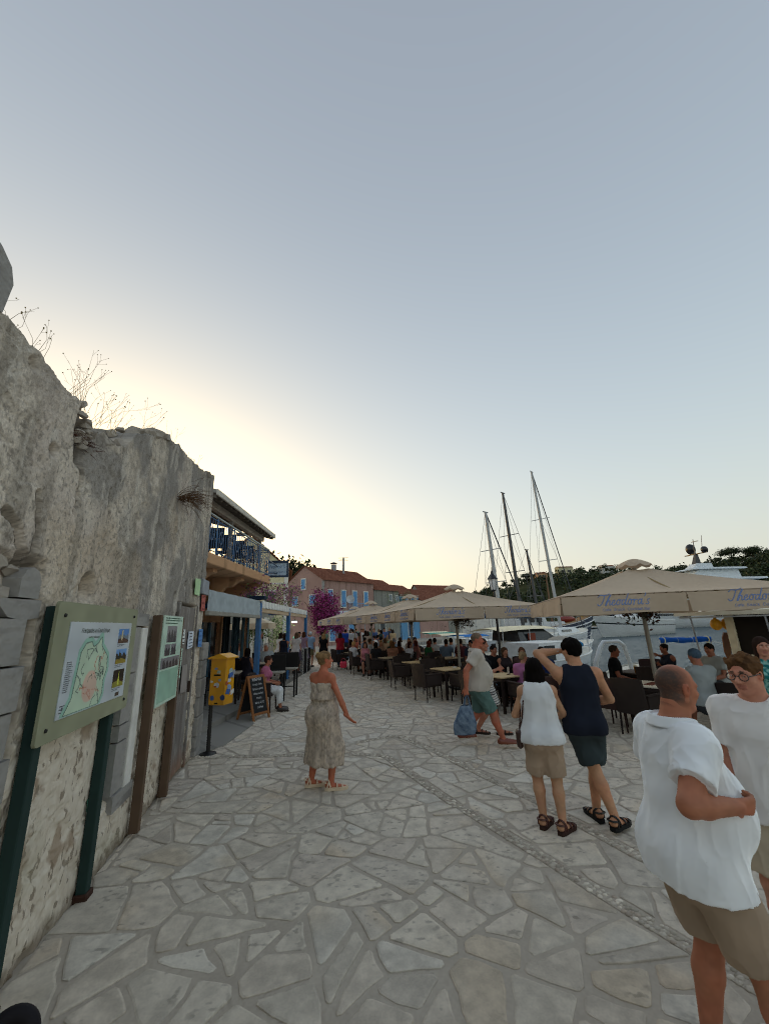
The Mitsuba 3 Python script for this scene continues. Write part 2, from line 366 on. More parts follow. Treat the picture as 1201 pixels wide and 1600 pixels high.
# forest: leaf clumps over the two hills (one mass), with single trees on the skyline as things of their own
FR = np.random.default_rng(21)
greens = np.array([hexc('2c3a22'), hexc('38482a'), hexc('222e1c'), hexc('454f2e')]) * 0.9
def crown_blob(c, rx, rz, n, size, seed, cols=greens):
    r = np.random.default_rng(seed); k = max(5, n // 60)
    d = r.normal(0, 1, (k, 3)); d /= np.linalg.norm(d, axis=1, keepdims=True); d *= r.uniform(0.35, 0.95, (k, 1)); d[:, 2] = np.abs(d[:, 2]) * 1.1 - 0.15
    cc = np.asarray(c) + d * [rx, rx, rz]
    return leaves(cc, n, (rx * 0.22, rx * 0.22, rz * 0.16), size, cols, 0.35, 0.2, seed)
mb = MB()
for i in range(1250):
    a, b = FR.integers(1, 89), int(FR.choice(23, p=np.r_[np.full(10, 0.04), np.full(13, 0.60 / 13)]))
    p = hillP[a, b] + FR.normal(0, 1.4, 3) * [1, 1, 0]; s = FR.uniform(2.4, 4.4)
    mb.add(*crown_blob(p + [0, 0, s * 0.6], s * 1.15, s * 0.9, 110, 1.5, 100 + i))
for i in range(60):
    p = PL[FR.integers(0, 24), FR.integers(1, 9)] + FR.normal(0, 1.5, 3) * [1, 1, 0]; s = FR.uniform(1.3, 2.6)
    mb.add(*crown_blob(p + [0, 0, s * 0.5], s, s * 0.9, 120, 0.5, 900 + i))
mb.put('forest', 'leaf'); tag('forest', 'dark green woodland covering the hills round the harbour', 'forest', kind='stuff')
def tree(label, base, h, rx, seed, name='tree', cone=False):
    t = thing(name, label, 'tree', 'trees standing out on the hill skyline')
    b = np.asarray(base, float); m1 = MB(hexc('4a3f33') * 0.7)
    m1.tube([b - [0, 0, 1], b + [0.1, 0, h * 0.3], b + [0.0, 0.1, h * 0.7]], [h * 0.035, h * 0.028, h * 0.012], 6)
    r = np.random.default_rng(seed)
    for j in range(4):
        e = b + [r.normal(0, rx * 0.5), r.normal(0, rx * 0.5), h * r.uniform(0.55, 0.8)]
        m1.tube([b + [0, 0, h * r.uniform(0.3, 0.5)], e], [h * 0.015, h * 0.005], 5)
    m1.put(t + '__trunk', 'plain')
    if cone: v = [crown_blob(b + [0, 0, h * z], rx * (1.05 - z), h * 0.12, 160, 0.6, seed + int(z * 100)) for z in (0.2, 0.35, 0.5, 0.65, 0.8, 0.92)]
    else: v = [crown_blob(b + [0, 0, h * 0.62], rx, h * 0.33, 2400, 0.75, seed)]
    m1 = MB(); [m1.add(*q) for q in v]; m1.put(t + '__crown', 'leaf')
tree('dark tree clump rising between the framed sign and the pink house', (-13.2, 56, 0), 12, 3.2, 4321)
def hillpt(u, j=17):
    i = int(np.argmin(np.abs(us - u))); return hillP[i, j]
for u, h, rx, lab, cone in [(0.845, 10, 5.5, 'broad umbrella pine standing above the hill skyline behind the big yacht', False), (0.90, 8, 4, 'round dark tree right of the umbrella pine on the skyline', False),
                            (0.97, 7, 4, 'low bushy tree at the right end of the hill skyline', False), (0.80, 7, 2.2, 'narrow dark cypress left of the umbrella pine on the hill', True),
                            (0.19, 7, 2.0, 'pointed cypress on the hill behind the street lantern', True), (0.13, 5, 1.6, 'small cypress at the low left end of the harbour hill', True),
                            (0.33, 7, 3.5, 'dark round tree on the ridge behind the tallest mast', False)]:
    tree(lab, hillpt(u), h, rx, int(u * 1000), cone=cone)
# ================================================================ THE RUINED WALL ON THE LEFT
WA, WD, WN = np.array([-2.478, 3.779, 0]), unit([-0.2108, 0.9775, 0]), unit([0.9775, 0.2108, 0])
def W(s, z, off=0.0): return WA + WD * s + WN * off + np.array([0, 0, z])
WR = np.stack([WD, -WN, np.array([0, 0, 1.0])], 1)      # local x along the wall, y into it, z up
WF = np.stack([WD, np.array([0, 0, 1.0]), WN], 1)       # local x along, y up, z out (for flat prints)
TOP = np.array([(-5, 3.6), (-2.14, 3.75), (-1.98, 3.70), (-1.9, 3.71), (-1.68, 3.71), (-1.35, 3.65), (-0.94, 3.69), (-0.86, 3.50), (-0.7, 3.62), (-0.43, 3.60), (-0.30, 3.66), (-0.17, 3.77), (-0.05, 3.92),
                (0.27, 4.06), (0.5, 4.16), (0.81, 4.30), (1.3, 4.39), (1.98, 4.47), (2.74, 4.60), (3.2, 4.72), (3.62, 4.84)])
def walls(p):
    s = (p.x - WA[0]) * WD[0] + (p.y - WA[1]) * WD[1]; return s, p.z
def wall_col(p, n, uv):
    s, z = walls(p)
    a = fbm(s * 1.3, z * 1.3, 3.0, 4); st = fbm(s * 7.0, z * 1.1, 7.0, 4); fine = fbm(s * 22, z * 16, 1.0, 3); sp = fbm(s * 44, z * 36, 2.0, 3); gr = noise(s * 150, z * 130, 6.0)
    c = mix((0.41, 0.38, 0.34), (0.64, 0.605, 0.55), smoothstep(0.30, 0.66, 0.5 * a + 0.5 * fine))
    c = mix(c, (0.50, 0.455, 0.43), 0.5 * smoothstep(0.45, 0.7, fbm(s * 2.1, z * 2.1, 30.0, 3)))
    c = mix(c, (0.235, 0.235, 0.24), 0.75 * smoothstep(0.46, 0.62, fbm(s * 1.7, z * 1.5, 50.0, 4)))
    c = mix(c, (0.52, 0.45, 0.36), 0.55 * smoothstep(0.56, 0.70, fbm(s * 1.4, z * 1.2, 70.0, 4)))
    c = mix(c, (0.19, 0.18, 0.165), 0.45 * smoothstep(0.50, 0.72, st) * smoothstep(1.5, 2.4, z))
    c = mix(c, (0.58, 0.57, 0.54), 0.65 * smoothstep(0.60, 0.74, fbm(s * 9, z * 2.6, 19.0, 4)))
    c = mix(c, (0.15, 0.14, 0.13), 0.55 * smoothstep(0.50, 0.80, sp) * smoothstep(0.30, 0.6, a)) * (0.84 + 0.32 * gr)
    low = smoothstep(2.15, 1.35, z + 0.5 * (a - 0.5) - 0.0)
    lw = mix((0.60, 0.555, 0.48), (0.76, 0.735, 0.67), fine); lw = mix(lw, (0.33, 0.25, 0.18), 0.8 * smoothstep(0.57, 0.68, fbm(s * 5, z * 4, 9.0, 4)))
    lw = mix(lw, (0.20, 0.16, 0.12), 0.8 * smoothstep(0.64, 0.76, fbm(s * 26, z * 14, 4.0, 3)))
    lw = mix(lw, (0.36, 0.39, 0.30), 0.35 * smoothstep(0.5, 0.75, fbm(s * 1.4, z * 2.0, 40.0, 3)))
    c = mix(c, lw, 0.9 * low)
    c = c * mi.Color3f(1.05, 1.0, 0.93)
    return mix(c, (0.16, 0.12, 0.085), 0.7 * smoothstep(0.16, 0.02, z + 0.1 * (fine - 0.5)))
mat('old_plaster', bump(diffuse(proc(wall_col)), lambda p, n, uv: 0.008 * noise(p.x * 24 + p.y * 24, p.z * 20) + 0.009 * noise(p.y * 62, p.z * 44) + 0.004 * noise(p.y * 130, p.z * 110), 1.0, 3e-3))
def rock_col(p, n, uv):
    a = fbm(p.x * 7 + p.y * 5, p.y * 7, p.z * 7, 3); return mix((0.27, 0.235, 0.20), (0.52, 0.48, 0.42), a)
mat('rubble_stone', bump(diffuse(proc(rock_col)), lambda p, n, uv: 0.010 * noise(p.x * 28, p.y * 28, p.z * 28), 1.0))
def ashlar_col(p, n, uv):
    a = fbm(p.x * 5, p.y * 5, p.z * 5, 3); b = fbm(p.x * 40, p.y * 40, p.z * 40, 2)
    c = mix((0.25, 0.245, 0.235), (0.42, 0.405, 0.38), 0.6 * a + 0.4 * b); return mix(c, (0.16, 0.15, 0.14), 0.6 * smoothstep(0.6, 0.75, fbm(p.x * 3, p.y * 3, p.z * 9, 3)))
mat('dressed_stone', bump(diffuse(proc(ashlar_col)), lambda p, n, uv: 0.008 * noise(p.x * 30, p.y * 30, p.z * 30) + 0.004 * noise(p.x * 80, p.y * 80, p.z * 80), 1.0))

wall_key = thing('stone_wall', 'tall crumbling plastered stone wall with broken top along the left of the street', 'wall')
ns, nz = 430, 300
S = np.r_[np.linspace(-5, -2.7, 24)[:-1], np.linspace(-2.7, 3.62, ns)]; ns = len(S); Tz = np.interp(S, TOP[:, 0], TOP[:, 1])
Tz = Tz + 0.05 * (vnoise(np.c_[S, S * 0, S * 0], 7, 2) - 0.5) + 0.03 * (vnoise(np.c_[S, S * 0, S * 0], 30, 8) - 0.5)
Z = np.linspace(0, 1, nz)[None] * Tz[:, None]; SS = np.repeat(S[:, None], nz, 1)
q = np.stack([SS, Z * 0, Z], -1)
D = 0.02 * (vnoise(q, 0.8, 1) - 0.5) + 0.014 * (vnoise(q, 4, 5) - 0.5) + 0.012 * (vnoise(q * [1, 1, 0.6], 30, 9) - 0.5) + 0.015 * (vnoise(q * [1.6, 1, 1], 13, 6) - 0.5)
D *= 0.75; flake = vnoise(q, 3.2, 12); D -= 0.012 * np.clip((flake - 0.57) * 40, 0, 1)                       # fallen plaster
flake2 = vnoise(q, 8, 14); D -= 0.016 * np.clip((flake2 - 0.56) * 30, 0, 1) * np.clip((2.2 - Z) / 0.7, 0, 1)
fis = vnoise(q * [2.4, 1, 0.55], 9, 33); D -= 0.005 * np.clip((fis - 0.57) * 25, 0, 1) * np.clip((Z - 1.9) / 0.5, 0, 1)   # weathered vertical furrows
def carve(poly_pts, w, depth):
    global D
    ls = LineString(poly_pts); d = shapely.distance(ls, shapely.points(SS.ravel(), Z.ravel())).reshape(SS.shape)
    d = d + 0.02 * (vnoise(q, 14, 40) - 0.5); D -= depth * np.clip(1 - d / w, 0, 1) ** 0.6
carve([(-0.95, 3.41), (-0.88, 3.06), (-0.93, 2.85)], 0.025, 0.05); carve([(-1.38, 2.85), (-1.30, 2.61), (-1.31, 2.47), (-1.18, 2.36), (-1.2, 2.2)], 0.03, 0.06)
carve([(-1.62, 2.66), (-1.50, 2.60), (-1.42, 2.47), (-1.30, 2.38)], 0.03, 0.07); carve([(3.34, 4.6), (3.33, 4.1), (3.36, 3.6), (3.33, 3.0), (3.37, 2.5)], 0.045, 0.07)
carve([(-0.40, 3.2), (-0.35, 2.9), (-0.42, 2.7)], 0.018, 0.03); carve([(0.42, 2.2), (0.40, 1.7), (0.43, 1.2)], 0.02, 0.04); carve([(2.35, 3.4), (2.3, 2.9), (2.42, 2.4)], 0.02, 0.04)
for hs, hz, r, dp in [(-0.56, 2.32, 0.075, 0.13), (-1.30, 3.18, 0.03, 0.06), (-1.66, 3.6, 0.03, 0.05), (1.86, 2.42, 0.05, 0.1), (2.3, 2.62, 0.035, 0.06)]:
    D -= dp * np.clip(1.6 - np.hypot(SS - hs, (Z - hz) * 0.85) / r, 0, 1)
hol = np.hypot((SS + 0.97) / 0.10, (Z - 3.46) / 0.20); D -= 0.16 * np.clip(1.5 - hol, 0, 1)       # torn-out hollow near the top
def rect(s0, s1, z0, z1, e=0.03): return np.clip(np.minimum(np.minimum(SS - s0, s1 - SS), np.minimum(Z - z0, z1 - Z)) / e + 0.5, 0, 1)
D -= 0.15 * rect(-2.6, -1.16, 1.98, 2.42, 0.08) * np.clip(0.5 + 1.2 * (vnoise(q, 5, 50)), 0, 1) * 0.6   # plaster gone over the left opening
D -= 0.24 * rect(-2.7, -1.14, 1.27, 2.06); D -= 0.17 * rect(0.05, 0.40, 0.50, 2.05)               # window openings
D -= 0.05 * rect(0.40, 0.84, 0.52, 2.14); D -= 0.10 * rect(2.0, 3.12, 0.02, 2.36)
pts = WA + WD * SS[..., None] + WN * D[..., None] + np.array([0, 0, 1.0]) * Z[..., None]
bo = np.linspace(0.04, 0.75, 10)
bz = 0.10 * (vnoise(np.stack(np.broadcast_arrays(S[:, None], bo[None], 0.0), -1), 7, 3) - 0.5) * np.minimum(1, np.linspace(0.3, 3, 10))[None]
back = pts[:, -1:] - WN * bo[None, :, None] + np.array([0, 0, 1.0]) * bz[..., None]
drop = back[:, -1:].copy(); drop[..., 2] = 0
mb = MB(); mb.grid(np.concatenate([pts, back, drop], 1))
endp = np.concatenate([pts[-1], back[-1], drop[-1]], 0); mb.grid(np.stack([endp, np.repeat((W(3.62, 1.5, -0.35))[None], len(endp), 0) * [1, 1, 0] + np.array([0, 0, 1]) * np.clip(endp[:, 2:], 0, 4.5)], 0))
mb.put(wall_key + '__masonry', 'old_plaster', 50)

RK = np.random.default_rng(8)
def rock(c, r, seed, R=None):
    r_ = np.random.default_rng(seed); pts_ = r_.normal(0, 1, (14, 3)); pts_ /= np.linalg.norm(pts_, axis=1, keepdims=True)
    h = trimesh.convex.convex_hull(pts_ * r_.uniform(0.75, 1.0, (14, 1)) * np.asarray(r)); v = h.vertices
    return (v @ R.T if R is not None else v) + np.asarray(c), h.faces
for i, s in enumerate(np.r_[np.linspace(-0.95, -0.1, 13), np.linspace(0.0, 1.0, 14), np.linspace(1.1, 3.4, 9)]):     # rubble on the broken top
    z = np.interp(s, TOP[:, 0], TOP[:, 1]); r = RK.uniform(0.05, 0.11) * (1.25 if 0.1 < s < 0.9 else 0.9)
    v, f = rock(W(s, z + RK.uniform(-0.03, 0.03), -RK.uniform(0.03, 0.25)), (r * 1.3, r, r * 0.8), 300 + i)
    MB().add(v, f).put(wall_key + '__stone', 'rubble_stone', False)
for i in range(12):                                                                                                 # stones laid bare in the hollow
    v, f = rock(W(-0.97 + RK.uniform(-0.08, 0.1), 3.36 + 0.022 * i, -0.03), (0.05, 0.05, 0.035), 400 + i); MB().add(v, f).put(wall_key + '__stone', 'rubble_stone', False)
for i, (s, z, a, b) in enumerate([(-1.52, 2.40, 0.13, 0.10), (-1.36, 2.36, 0.07, 0.045), (-1.50, 2.27, 0.09, 0.04), (-1.40, 2.22, 0.07, 0.05), (-1.60, 2.18, 0.08, 0.05), (-1.30, 2.29, 0.05, 0.03), (-1.70, 2.30, 0.1, 0.06), (-1.75, 2.45, 0.12, 0.08), (-1.9, 2.35, 0.14, 0.1), (-1.42, 2.50, 0.05, 0.04)]):
    v, f = rock(np.zeros(3), (a, 0.05, b), 500 + i); MB().add(v @ WR.T + W(s, z, -0.075), f).put(wall_key + '__stone', 'rubble_stone', False)
MB().prism(Polygon([(-0.10, 0), (0.10, 0), (0.10, 0.11), (0.06, 0.17), (0, 0.19), (-0.06, 0.17), (-0.10, 0.11)]), -0.1, 0.02, WF, W(-1.27, 2.20, -0.02)).put(wall_key + '__stone', 'dressed_stone')
MB().prism(Polygon([(-0.26, 0.10), (0.18, 0.11), (0.18, 0.0), (0.02, -0.02), (-0.12, 0.0)]), -0.1, 0.015, WF, W(-1.30, 2.085, -0.02)).put(wall_key + '__stone', 'dressed_stone')
def ashlar(s0, s1, z0, z1, off0, off1, ch=0.0):
    """a dressed block; ch: width of its splayed edge on the right"""
    P = Polygon([(s0, -0.3), (s1, -0.3), (s1, off1 - (0.10 if ch else 0)), (s1 - ch, off1), (s0, off1)]) if ch else Polygon([(s0, off0), (s1, off0), (s1, off1), (s0, off1)])
    R = np.stack([WD, WN, np.array([0, 0, 1.0])], 1)
    m = trimesh.creation.extrude_polygon(P.buffer(-0.006).buffer(0.006, quad_segs=2), z1 - z0 - 0.004, engine='earcut'); v = m.vertices @ R.T + WA + [0, 0, z0 + 0.002]
    f = m.faces if np.linalg.det(R) > 0 else m.faces[:, ::-1]
    MB().add(v, f).put(wall_key + '__stone', 'dressed_stone', 35)
for z0, z1, e in [(1.30, 1.545, 0.0), (1.555, 1.80, 0.012), (1.81, 2.075, -0.01)]: ashlar(-2.3, -1.10 + e, z0, z1, -0.2, 0.015 + e, 0.14)
ashlar(-2.3, -1.16, 1.06, 1.29, -0.2, 0.01)
for z0, z1, a, b in [(0.55, 0.98, 0.42, 0.66), (0.99, 1.13, 0.44, 0.70), (1.14, 1.58, 0.42, 0.66), (1.59, 2.03, 0.43, 0.68)]: ashlar(a, b, z0, z1, -0.2, 0.012)
ashlar(0.36, 0.86, 2.04, 2.17, -0.2, 0.025); ashlar(0.45, 0.92, 0.40, 0.545, -0.2, 0.03)
MB(hexc('d9d8d2') * 0.9).box(W(0.765, 1.28, 0.0), (0.17, 0.06, 1.48), WR, bev=0.008).put(wall_key + '__painted_jamb', 'plain')
m = MB(hexc('2e6a58')); m.box(W(0.22, 1.28, -0.11), (0.30, 0.04, 1.52), WR, bev=0.004); [m.box(W(0.10 + 0.10 * i, 1.28, -0.085), (0.012, 0.012, 1.5), WR) for i in range(3)]
k = m.put(wall_key + '__shutter', 'plain'); tag_part(k, 'green painted wooden shutter')
v = MB().prism(Polygon([(-2.3, 3.6), (-1.985, 3.69), (-1.96, 3.9), (-2.0, 3.985), (-2.09, 4.03), (-2.3, 4.08)]), -0.55, 0.0, WF, WA)
v.put(wall_key + '__stone', 'dressed_stone'); 
MB(hexc('8a8f96')).box(W(3.42, 2.70, 0.03), (0.50, 0.06, 0.25), WR, bev=0.01).put(wall_key + '__meter_box', 'plain')
# low masonry stub past the end of the wall
m = MB(); 
for i in range(6): m.box(W(3.86, 0.15 + 0.295 * i, -0.12 + 0.01 * (i % 2)), (0.40, 0.34, 0.29), WR, bev=0.015)
m.put(wall_key + '__end_quoin', 'dressed_stone', False)

# door sheet in the wall
def board_col(p, n, uv):
    s, z = walls(p); a = fbm(s * 16, z * 0.9, 2.0, 4); c = mix((0.115, 0.10, 0.092), (0.21, 0.19, 0.175), a)
    c = mix(c, (0.30, 0.29, 0.275), 0.5 * smoothstep(0.6, 0.75, fbm(s * 9, z * 3, 6.0, 3))); return mix(c, (0.24, 0.12, 0.065), 0.8 * smoothstep(0.55, 0.05, z + 0.3 * a))
mat('weathered_board', principled(proc(board_col), 0.7, 0.3))
d = thing('old_door', 'weathered grey brown door panel covered with pasted notices in the ruined wall', 'door')
for i in range(3): MB().box(W(2.28 + 0.36 * i, 1.18, -0.045), (0.352, 0.05, 2.30), WR, bev=0.005).put(d + '__plank', 'weathered_board')
MB().box(W(2.055, 1.19, -0.02), (0.085, 0.10, 2.36), WR, bev=0.008).put(d + '__frame', 'weathered_board')
MB().box(W(3.17, 1.19, -0.03), (0.06, 0.09, 2.36), WR, bev=0.008).put(d + '__frame', 'weathered_board')
MB(hexc('3c2f28')).box(W(3.06, 1.15, -0.005), (0.03, 0.05, 0.16), WR, bev=0.004).put(d + '__latch', 'plain')

# notices
def sheet(pts4, col, label, off, lines=0, lc=None, name='notice'):
    t = thing(name, label, 'notice'); p = np.array(pts4); m = MB(col)
    G = [[p[0] * (1 - a) * (1 - b) + p[1] * a * (1 - b) + p[2] * a * b + p[3] * (1 - a) * b for a in np.linspace(0, 1, 7)] for b in np.linspace(0, 1, 9)]
    fr = [[W(x[0], x[1], off + 0.010 * (vnoise(np.array([x[0], 0, x[1]]), 6, 7) - 0.3)) for x in r] for r in G]
    bk = [[W(x[0], x[1], off - 0.004) for x in r] for r in G]
    m.grid(np.array(fr)[::-1]); m.grid(np.array(bk)); m.put(t + '__paper', 'plain', True)
    if lines:
        m = MB(hexc('3a3d44') if lc is None else lc)
        for i in range(lines):
            b = 0.12 + 0.76 * i / max(1, lines - 1); a0, a1 = 0.12 + RK.uniform(0, 0.1), 0.88 - RK.uniform(0, 0.25)
            e = [p[0] * (1 - a) * (1 - b) + p[1] * a * (1 - b) + p[2] * a * b + p[3] * (1 - a) * b for a in (a0, a1)]
            hh = 0.35 / lines * np.linalg.norm(p[0] - p[3]) * 0.6
            m.add([W(e[0][0], e[0][1] - hh / 2, off + 0.009), W(e[1][0], e[1][1] - hh / 2, off + 0.009), W(e[1][0], e[1][1] + hh / 2, off + 0.009), W(e[0][0], e[0][1] + hh / 2, off + 0.009)], [[0, 1, 2, 3]])
        m.put(t + '__print', 'plain')
white, mint = hexc('d2d8d6'), hexc('b0cdbd')
sheet([(2.25, 2.0), (2.54, 2.0), (2.53, 1.79), (2.40, 1.80)], white, 'white paper notice pasted at the upper left of the old door', 0.0, 4)
sheet([(2.75, 1.97), (3.05, 1.97), (3.05, 1.73), (2.74, 1.71)], hexc('c3cdda'), 'bluish white paper notice pasted at the upper right of the old door', 0.0, 5)
sheet([(2.22, 1.75), (2.47, 1.74), (2.48, 1.34), (2.24, 1.33)], mint, 'pale green paper notice beside the second board on the old door', 0.0, 6)
sheet([(2.56, 1.49), (2.84, 1.49), (2.90, 1.10), (2.57, 1.11)], hexc('8d8783'), 'torn grey strip of paper low on the old door', 0.0, 0)
sheet([(3.30, 2.00), (3.58, 2.00), (3.58, 1.71), (3.30, 1.72)], hexc('4f7fb8'), 'blue poster at the far end of the ruined wall', 0.03, 4, hexc('3d659c'))
sheet([(3.28, 2.56), (3.58, 2.58), (3.58, 2.30), (3.29, 2.30)], hexc('a85a52'), 'red picture poster above the blue poster on the wall end', 0.03, 3, hexc('6e2f2c'))
sheet([(2.74, 2.78), (3.10, 2.80), (3.10, 2.53), (2.76, 2.53)], hexc('a9c89b'), 'light green notice high on the wall above the old door', 0.03, 0)

# ---------------------------------------------------------------- information board with footpath map
bc = hexc('8c8f76')
b = thing('information_board', 'olive green framed board with footpath map and three small photos on two dark green posts', 'information board')
def flat(pts2, z0, z1, col, key, m='plain', off=0.0): return MB(col).prism(Polygon(pts2), z0, z1, WF, WA).put(key, m)
pan = sbox(-1.13, 1.32, 0.26, 2.19).buffer(-0.03).buffer(0.03)
flat(pan.exterior.coords, 0.085, 0.105, bc, b + '__panel', 'plain')
flat([(-0.96, 1.44), (0.12, 1.44), (0.12, 2.06), (-0.96, 2.06)], 0.106, 0.112, hexc('b7c0c6'), b + '__map_sheet', 'gloss')
for s in (-1.045, 0.02):
    m = MB(hexc('1d3431')); m.box(W(s, 1.02, 0.045), (0.085, 0.075, 2.28), WR, bev=0.006); m.put(b + '__post', 'plain')
    m = MB(hexc('3a231a')); m.box(W(s, 0.02, 0.045), (0.12, 0.11, 0.06), WR, bev=0.01); m.put(b + '__post_foot', 'plain')
for s, z in [(-1.04, 2.10), (0.17, 2.12), (-1.04, 1.40), (0.17, 1.40)]: MB(hexc('2b2b28')).lathe([(0.0001, 0.012), (0.010, 0.010), (0.014, 0)], W(s, z, 0.105), 8, WF).put(b + '__bolt', 'plain')
T0 = np.array([0, 0, 0.1135])
outline = [(-0.88, 1.45), (-0.80, 1.55), (-0.78, 1.70), (-0.76, 1.85), (-0.70, 1.91), (-0.62, 1.92), (-0.58, 1.88), (-0.52, 1.90), (-0.46, 1.95), (-0.44, 1.88), (-0.38, 1.84), (-0.32, 1.80), (-0.30, 1.70), (-0.34, 1.62), (-0.33, 1.52), (-0.38, 1.45)]
g = Polygon(outline).buffer(0.02).buffer(-0.02)
MB(hexc('8fb8a8')).prism(g.buffer(0.035).intersection(sbox(-0.95, 1.445, 0.1, 2.05)), 0.1125, 0.1135, WF, WA).put(b + '__map_sea', 'plain')
MB(hexc('b3c7b0')).prism(g.intersection(sbox(-0.95, 1.445, 0.1, 2.05)), 0.1135, 0.1142, WF, WA).put(b + '__map_land', 'plain')
MB(hexc('c9b1a0')).prism(Point(-0.56, 1.60).buffer(0.11).intersection(g.buffer(-0.01)), 0.1142, 0.1148, WF, WA).put(b + '__map_land', 'plain')
m = MB(hexc('4d5a55'))
for i in range(15):
    a = np.array([RK.uniform(-0.72, -0.36), RK.uniform(1.50, 1.86)]); pth = [a]
    for j in range(6): pth.append(pth[-1] + RK.normal(0, 0.028, 2))
    m.prism(LineString(pth).buffer(0.0028, quad_segs=1).intersection(g), 0.1142, 0.1150, WF, WA)
m.prism(g.exterior.buffer(0.003).intersection(sbox(-0.95, 1.45, 0.1, 2.05)), 0.1136, 0.1149, WF, WA); m.put(b + '__map_lines', 'plain')
m = MB(hexc('b9604c'))
for i in range(5):
    pth = [np.array([RK.uniform(-0.7, -0.4), RK.uniform(1.52, 1.8)])]
    for j in range(7): pth.append(pth[-1] + RK.normal(0, 0.03, 2))
    m.prism(LineString(pth).buffer(0.002, quad_segs=1).intersection(g), 0.1142, 0.1152, WF, WA)
m.put(b + '__map_trails', 'plain')
def wtext(txt, s, z, h, off, col, key, shear=0.0, bold=False, mtl='plain'):
    t = meshkit.text_mesh(txt, h, 0.0012, bold); v = np.array(t.vertices); v[:, 0] += shear * v[:, 1]
    MB(col).add((v + [s, z, off]) @ WF.T + WA, t.faces).put(key, mtl)
wtext('Footpaths in East Erisos', -0.80, 1.985, 0.030, 0.1125, hexc('3e473f'), b + '__title', 0.25)
wtext('walking trails map', -0.68, 1.945, 0.015, 0.1125, hexc('6a716a'), b + '__title')
m = MB(hexc('596067'))
for i in range(15): m.prism([(-0.93, 1.60 + 0.0135 * i), (-0.93 + RK.uniform(0.04, 0.10), 1.60 + 0.0135 * i), (-0.93 + 0.06, 1.606 + 0.0135 * i), (-0.93, 1.606 + 0.0135 * i)], 0.1125, 0.1132, WF, WA)
for i in range(3): m.prism(sbox(-0.935, 1.475 + 0.02 * i, -0.87, 1.482 + 0.02 * i), 0.1125, 0.1132, WF, WA)
m.prism(Point(-0.90, 1.50).buffer(0.012, quad_segs=4), 0.1125, 0.1134, WF, WA); m.put(b + '__legend', 'plain')
for i, (z0, z1, sky_c, mid_c, fg_c) in enumerate([(1.89, 2.01, '4f84c4', '6a7a86', '4b3324'), (1.72, 1.84, '6e9bd0', '2e2c22', '93802f'), (1.53, 1.67, '20190f', '3a2b18', '8f8a3a')]):
    k = b + '__photo'; s0, s1 = -0.145, 0.075; w_ = s1 - s0; h_ = z1 - z0
    k0 = MB(hexc(sky_c)).prism(sbox(s0, z0, s1, z1), 0.1122, 0.1134, WF, WA).put(k, 'gloss')
    sil = [(s0, z0)] + [(s0 + w_ * t, z0 + h_ * (0.45 + (0.30 if i == 1 else 0.16) * abs(math.sin(9 * t + i)) * (1 if i < 2 else 0.3))) for t in np.linspace(0, 1, 15)] + [(s1, z0)]
    MB(hexc(mid_c)).prism(Polygon(sil), 0.1134, 0.1140, WF, WA).put(k0 + '__far_ground', 'gloss')
    MB(hexc(fg_c)).prism(Polygon([(s0, z0), (s1, z0), (s1, z0 + h_ * 0.2), (s0 + w_ * 0.5, z0 + h_ * 0.38), (s0, z0 + h_ * 0.30)]), 0.1140, 0.1145, WF, WA).put(k0 + '__near_ground', 'gloss')
    tw = {0: sbox(s0 + w_ * 0.28, z0 + h_ * 0.2, s0 + w_ * 0.40, z0 + h_ * 0.9), 1: Polygon([(s0 + w_ * 0.2, z0 + h_ * 0.3), (s0 + w_ * 0.3, z0 + h_ * 0.95), (s0 + w_ * 0.4, z0 + h_ * 0.3)]), 2: Polygon([(s0 + w_ * 0.42, z0 + h_ * 0.1), (s0 + w_ * 0.5, z0 + h_ * 0.9), (s0 + w_ * 0.6, z0 + h_ * 0.1)])}[i]
    MB(hexc(['c3b490', '1c2417', 'c9cf4e'][i])).prism(tw, 0.1145, 0.1149, WF, WA).put(k0 + '__subject', 'gloss')
    m = MB(hexc('5b6672')); [m.prism(sbox(s0, z0 - 0.014 - 0.012 * j, s0 + w_ * (0.8 - 0.25 * j), z0 - 0.009 - 0.012 * j), 0.1125, 0.1132, WF, WA) for j in range(2)]; m.put(b + '__caption', 'plain')
MB(hexc('4b4238')).prism(sbox(-0.06, 1.455, 0.02, 1.485), 0.1125, 0.1133, WF, WA).put(b + '__stamp', 'plain')

